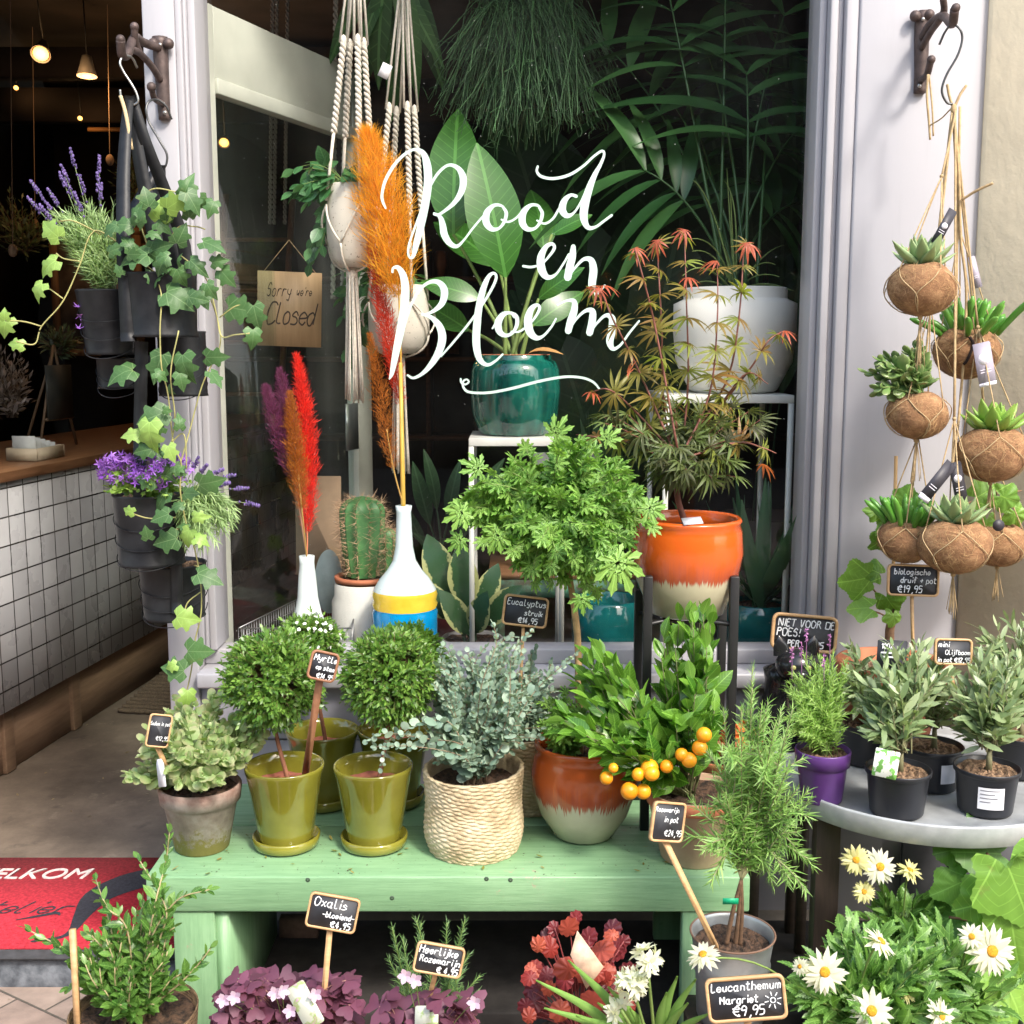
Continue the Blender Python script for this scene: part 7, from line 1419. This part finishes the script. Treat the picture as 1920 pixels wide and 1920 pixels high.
def paperpack(px, py, Y, w_, h_, roll, label):
    q = P(px, py, Y); X, Yv, N = frameof(0, roll, 25); g_ = Geo(); g_.prism(rrect(S(w_, q), S(h_, q), .004), q, X, Yv, N, 0, .001); k_ = NT('seed card'); k_.l(k_.ramp(k_.noise(45, 3), [(.50, (.50, .52, .44)), (.58, (.28, .40, .12)), (.66, (.5, .3, .42))]), k_.b.inputs['Base Color']); build('plant_label', g_, k_.m, label=label, cat='label', smooth=False)
paperpack(572, 1885, 1.96, 38, 85, 32, 'pale flowered card leaning in the left oxalis'); paperpack(800, 1905, 1.93, 44, 36, 0, 'white and green card at the bottom in the right oxalis')
# low rosemary
c = A(X_(815, 2.12, .2), 2.12, 0); t = thing('potted_rosemary', 'low bushy rosemary under the middle of the bench', 'potted plant', c); groundpot(t, c, .10, .20)
b0 = c + A(0, 0, .19); ps = [curve(b0 + A(*(rs.randn(2) * .03), 0), P(a, b_, 2.12 + rs.randn() * .05), .1, 12, .03) for a, b_ in ((735, 1738), (760, 1800), (838, 1730), (880, 1790), (868, 1745), (790, 1730), (775, 1880), (850, 1850), (900, 1830), (740, 1850), (720, 1900), (885, 1880), (850, 1790), (800, 1850), (872, 1725), (755, 1760), (780, 1725), (895, 1860), (760, 1870), (840, 1880), (860, 1870), (730, 1800), (870, 1820))]
g = Geo(); stems(g, ps, .0018, .001, 4); build('stems', g, GSTEM, t); g = Geo(); leaves_on(g, ps, tpn, .0055, .022, 48, '3', .15, jit=.35); build('foliage', g, ROSD, t)
sign(823, 1799, 1.93, 92, 58, 6, -13, [('Heerlijke', .06, .34, .24), ('Rozemarijn', .1, .62, .22), ('€ 4,95', .5, .9, .19)], 'slate reading Heerlijke Rozemarijn in the low rosemary', (800, 1890, 2.02), stw=9, chalk=2.1)
# heuchera
HEU = leafmat('coral leaf', (.24, .022, .02), (.46, .10, .06), .5, .3); HEUD = leafmat('wine leaf', (.09, .012, .02), (.24, .03, .04), .45, .25)
c = A(X_(1085, 2.16, .2), 2.16, 0); t = thing('potted_heuchera', 'heuchera with ruffled coral red leaves under the bench', 'potted plant', c); groundpot(t, c, .1, .2)
th = T_heu(); b0 = c + A(0, 0, .19)
LH = [(1068, 1738, 60, 60, 0), (1030, 1775, 62, 120, 0), (1060, 1820, 66, 200, 0), (1132, 1780, 66, 20, 0), (1105, 1755, 50, 60, 1), (1150, 1740, 50, 40, 1), (1170, 1765, 40, 10, 1), (1100, 1830, 60, 270, 0), (1140, 1830, 60, -40, 0), (1000, 1860, 60, 220, 1), (1020, 1830, 50, 200, 1), (1060, 1870, 60, 250, 1), (1110, 1880, 60, 270, 0), (1160, 1870, 55, -60, 1), (1080, 1720, 40, 90, 1), (1040, 1740, 40, 120, 1), (1050, 1900, 60, 250, 0), (1180, 1820, 50, 0, 1), (1125, 1905, 60, 270, 1), (1170, 1905, 55, 270, 0), (985, 1890, 45, 240, 1)]
LH = [(a, b_, s_ * .72, d, q_) for a, b_, s_, d, q_ in LH] + [(rs.randint(990, 1185), rs.randint(1745, 1915), rs.randint(26, 42), rs.randint(0, 360), rs.randint(0, 4) > 0) for _ in range(34)]
for cls, m_ in ((0, HEU), (1, HEUD)):
    g = Geo(); placeleaves(g, th, [(a, b_, s_, d) for a, b_, s_, d, q_ in LH if q_ == cls], 2.10 if cls == 0 else 2.16, .8); build('foliage', g, m_, t)
g = Geo()
for a, b_, s_, d, q_ in LH: g.tube(curve(b0, P(a, b_, 2.14), .2, 7), .0015, 4)
build('stems', g, mat('wine stem', (.2, .04, .04), .6), t)
q = P(1090, 1800, 2.02); X, Yv, N = frameof(10, 30, 10); g = Geo(); g.prism([(-.02, -.05), (.028, -.035), (.022, .05), (-.012, .02)], q, X, Yv, N, 0, .001); build('plant_label', g, mat('peach card', (.62, .42, .30), .7, .3, 30), label='peach coloured paper card tucked into the coral heuchera', cat='label', smooth=False)
g = Geo(); q = P(565, 1745, 2.75); g.box(q + A(-.055, 0, -.02), q + A(.04, .03, .03)); build('brick', g, mat('old brick', (.16, .10, .08), .9, .3, 30), label='old brown brick lying in the shade under the bench', cat='brick', smooth=False, loc=q)
# agapanthus
c = A(X_(1235, 2.0, .2), 2.0, 0); t = thing('potted_agapanthus', 'white agapanthus with strap leaves at the bottom centre right', 'potted plant', c); groundpot(t, c, .1, .2)
b0 = c + A(0, 0, .19); g = Geo()
for a, b_ in ((1005, 1838), (1065, 1800), (1120, 1880), (1270, 1830), (1305, 1835), (1290, 1880), (1330, 1900), (1020, 1890), (1140, 1850), (1080, 1905), (1250, 1860), (1180, 1890)): strap(g, [(1225 + rs.randn() * 8, 2000, 2.0), ((1225 + a) / 2, (2000 + b_) / 2 - 20, 1.97), (a, b_, 1.93)], [.014, .018, .003], .001, Nd=(.1, -1, .5))
build('leaves', g, leafmat('agapanthus leaf', (.12, .28, .04), (.24, .42, .09), .4, .3), t, smooth=True)
WP = leafmat('white petal leaf', (.62, .62, .57), (.72, .72, .67), .6, .35); gs = Geo()
for (px, py, n) in ((1183, 1845, 16), (1212, 1800, 9), (1165, 1895, 5)):
    g = Geo(); e = P(px, py, 1.92); gs.tube(curve(b0, e, .1, 9), .003, 6)
    for _ in range(n):
        o = nrm(rs.randn(3) + A(0, -.3, .3)); q = e + o * .016; x_ = nrm(np.cross(o, A(.3, .1, 1))); y_ = np.cross(o, x_)
        for k_ in range(6): an = k_ * 1.047; g.inst(T_ell(.4, 3, .1, .35), basis((x_ * math.cos(an) + y_ * math.sin(an) + o * .9)[None], o[None]), q[None], .022)
    build('flower_head', g, WP, t)
build('flower_stalks', gs, GSTEM, t)
# daisies
DP_ = leafmat('daisy petal', (.62, .61, .53), (.72, .71, .66), .6, .35); DY = mat('daisy heart', (.55, .26, .01), .8, .25, 200, bump=1, bscale=400); CRM = leafmat('cream petal', (.58, .54, .26), (.70, .66, .38), .6, .35)
DAL = leafmat('daisy leaf', (.07, .17, .035), (.18, .34, .08), .4, .3, vein=20)
def jag():
    h_ = []; 
    for i, x_ in enumerate(np.linspace(.02, .98, 15)): h_.append((x_, (.17 * math.sin(math.pi * x_ ** .8) + .02) * (1.15 if i % 2 else .8)))
    return T_poly([(0, 0)] + [(a, -b_) for a, b_ in h_] + [(1, 0)] + h_[::-1], c=(.45, 0), fold=.15, curl=.25)
JAG = jag()
def daisyplant(px, Y, bl, label, fls, n=140, zb=.25, grp='white daisy plants at the lower right'):
    c_ = A(X_(px, Y, .2), Y, 0); t_ = thing('potted_daisy', label, 'potted plant', c_, grp); groundpot(t_, c_, .12, zb); b_ = c_ + A(0, 0, zb * .95)
    ps_ = bush(b_, bl, n, .25, .4, 1, .06); g_ = Geo(); stems(g_, ps_, .0018, .001, 5); 
    for (fx, fy, fr, fm, nx, ny) in fls:
        e = P(fx, fy, Y - .09); N0 = nrm(A(nx, -1 if ny < .9 else -.25, ny)); p_ = curve(b_ + A(*(rs.randn(2) * .03), 0), e - N0 * .012, .3, 10); g_.tube(p_, .002, 6)
    build('stems', g_, GSTEM, t_); g_ = Geo(); leaves_on(g_, ps_, JAG, .024, .064, 62, 'alt', .25, jit=.45, droop=.12); build('foliage', g_, DAL, t_)
    for (fx, fy, fr, fm, nx, ny) in fls:
        e = P(fx, fy, Y - .09); R0 = S(fr * .86, e); n0 = nrm(A(nx, -1 if ny < .9 else -.25, ny)); x_ = nrm(np.cross(n0, A(.1, .2, 1))); y_ = np.cross(n0, x_); g_ = Geo(); m = 15; D = []; N_ = []
        for k_ in range(m * 2):
            an = k_ * 6.283 / m + (k_ // m) * .13 + rs.randn() * .05; D.append(x_ * math.cos(an) + y_ * math.sin(an) - A(0, 0, .18) * rs.rand() + n0 * (-.05 + .25 * (k_ // m) + rs.randn() * .12) * (1.6 if fm else 1)); N_.append(n0 + rs.randn(3) * .15)
        L = R0 * (1 - .14 * rs.rand(len(D))) * np.where(np.arange(len(D)) < m, 1, .85); g_.inst(T_ell(.34, 5, -.12, .14, .62), basis(np.array(D), np.array(N_)), np.repeat(e[None], len(D), 0) + np.array(D) * R0 * .12, L); fl_ = build('flower', g_, CRM if fm else DP_, t_)
        g_ = Geo(); Rm = np.column_stack([x_, y_, n0]); g_.sphere(e + n0 * .002, (R0 * .24, R0 * .24, R0 * .08), 16, 8, Rm); build('flower_heart', g_, DY, fl_)
daisyplant(1620, 2.06, [blob(1560, 1850, 2.04, 110, 55), blob(1700, 1830, 2.06, 110, 80), blob(1620, 1780, 2.14, 80, 50), blob(1680, 1890, 2.0, 160, 40)], 'big daisy plant behind the lowest slate, flowers with yellow hearts', [(1546, 1822, 50, 0, 0, .25), (1634, 1895, 50, 0, .05, .4), (1652, 1765, 42, 0, .7, .95), (1318, 1790, 40, 0, -.3, .95), (1500, 1812, 20, 0, -.8, .5), (1765, 1905, 40, 0, .7, .6)], 120)
daisyplant(1800, 2.12, [blob(1820, 1850, 2.12, 90, 70), blob(1760, 1790, 2.15, 70, 60)], 'daisy plant at the right with one fully open flower near the vine leaves', [(1860, 1783, 56, 0, .1, .3), (1822, 1756, 30, 0, -.4, .6), (1700, 1865, 20, 1, .2, .9)], 48)
daisyplant(1680, 2.34, [blob(1690, 1720, 2.32, 60, 50), blob(1700, 1790, 2.32, 60, 40)], 'taller daisy with cream half shaded flowers under the tray table', [(1605, 1612, 34, 1, -.2, .5), (1650, 1625, 40, 0, 0, .4), (1706, 1632, 30, 1, .3, .9), (1620, 1672, 26, 1, -.3, .7)], 42)
def sun(g_, c_, X, Yv, N, w_, h_):
    o = (w_ * .33, -h_ * .06); r = h_ * .055
    ribbon(g_, [(o[0] + r * math.cos(a), o[1] + r * math.sin(a)) for a in np.linspace(0, 6.3, 10)], w_ * .014, c_, X, Yv, N, .0035)
    for a in range(8): a = a * .785 + .2; ribbon(g_, [(o[0] + r * 1.9 * math.cos(a), o[1] + r * 1.9 * math.sin(a)), (o[0] + r * 3.4 * math.cos(a), o[1] + r * 3.4 * math.sin(a))], w_ * .013, c_, X, Yv, N, .0035, smooth=0)
sign(1399, 1872, 1.84, 148, 84, -5, 7, [('Leucanthemum', .07, .30, .20), ('Margriet', .16, .58, .17), ('€9,95', .32, .86, .22)], 'biggest slate reading Leucanthemum Margriet with a drawn sun', (1400, 1990, 1.86), fr=6, stw=14, extra=sun, chalk=2.4)
# vine leaves lower right
c = A(X_(1930, 2.3, .2), 2.3, 0); t = thing('potted_vine', 'big lobed vine leaves crowding the lower right corner', 'potted plant', c); groundpot(t, c, .12, .3)
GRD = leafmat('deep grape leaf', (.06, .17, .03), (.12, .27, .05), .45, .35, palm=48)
g = Geo(); placeleaves(g, (tgl[0] * 1.15, tgl[1]), [(1900, 1650, 130, -70), (1900, 1750, 120, -80), (1890, 1850, 120, -60), (1850, 1690, 90, 200), (1915, 1600, 80, 30), (1905, 1900, 110, -90), (1840, 1900, 90, 240)], 2.16, .4); build('foliage', g, GRL, t)
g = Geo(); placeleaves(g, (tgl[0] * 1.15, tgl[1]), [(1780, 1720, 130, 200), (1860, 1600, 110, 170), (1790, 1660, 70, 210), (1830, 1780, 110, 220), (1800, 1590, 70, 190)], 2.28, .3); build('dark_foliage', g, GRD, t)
g = Geo(); 
for a, b_ in ((1900, 1650), (1850, 1600), (1780, 1720), (1890, 1850), (1870, 1700)): g.tube(curve(c + A(0, 0, .28), P(a, b_, 2.26), .2, 9), .003, 6)
build('stems', g, mat('vine wood', (.20, .11, .06), .8), t)

# crumbs and fallen leaves
g = Geo(); n = 420; T_ = np.column_stack([rs.uniform(bx0 + .01, bx1 - .01, n), rs.uniform(2.335, 2.59, n), np.full(n, ZB + .0008)]); g.inst(T_ell(.6, 2, 0, 0), basis(rs.randn(n, 3) * A(1, 1, .1), np.tile(A(0, 0, 1), (n, 1))), T_, .002 + .004 * rs.rand(n) ** 3); build('soil_crumbs', g, mat('crumb', (.07, .045, .03), .95, .5, 90), kind='stuff', label='soil crumbs scattered on the bench top', smooth=False)
g = Geo(); n = 46; T_ = np.column_stack([rs.uniform(bx0 + .02, bx1 - .02, n), rs.uniform(2.34, 2.58, n), np.full(n, ZB + .003)]); g.inst(T_ell(.42, 3, .2, -.2), basis(rs.randn(n, 3) * A(1, 1, .1), np.tile(A(0, 0, 1), (n, 1)) + rs.randn(n, 3) * .2), T_, .010 + .008 * rs.rand(n)); build('fallen_leaves', g, leafmat('fallen leaf', (.20, .20, .04), (.40, .28, .10)), kind='stuff', label='tiny fallen leaves on the bench top', smooth=False)
g = Geo(); n = 160; T_ = np.column_stack([rs.uniform(-2.2, -.5, n), rs.uniform(2.3, 4.6, n), np.full(n, 0.)]); T_[:, 2] = np.where(T_[:, 1] > 3.22, ZF - .001, .003); T_ = T_[(T_[:, 1] > 3.24) | (T_[:, 1] < 2.66)]; n = len(T_); g.inst(T_ell(.5, 3, .2, -.2), basis(rs.randn(n, 3) * A(1, 1, .1), np.tile(A(0, 0, 1), (n, 1)) + rs.randn(n, 3) * .2), T_, .006 + .014 * rs.rand(n) ** 2); build('floor_litter', g, leafmat('floor litter', (.14, .10, .06), (.34, .27, .18)), kind='stuff', label='bits of leaf litter on the shop floor and pavement', smooth=False)
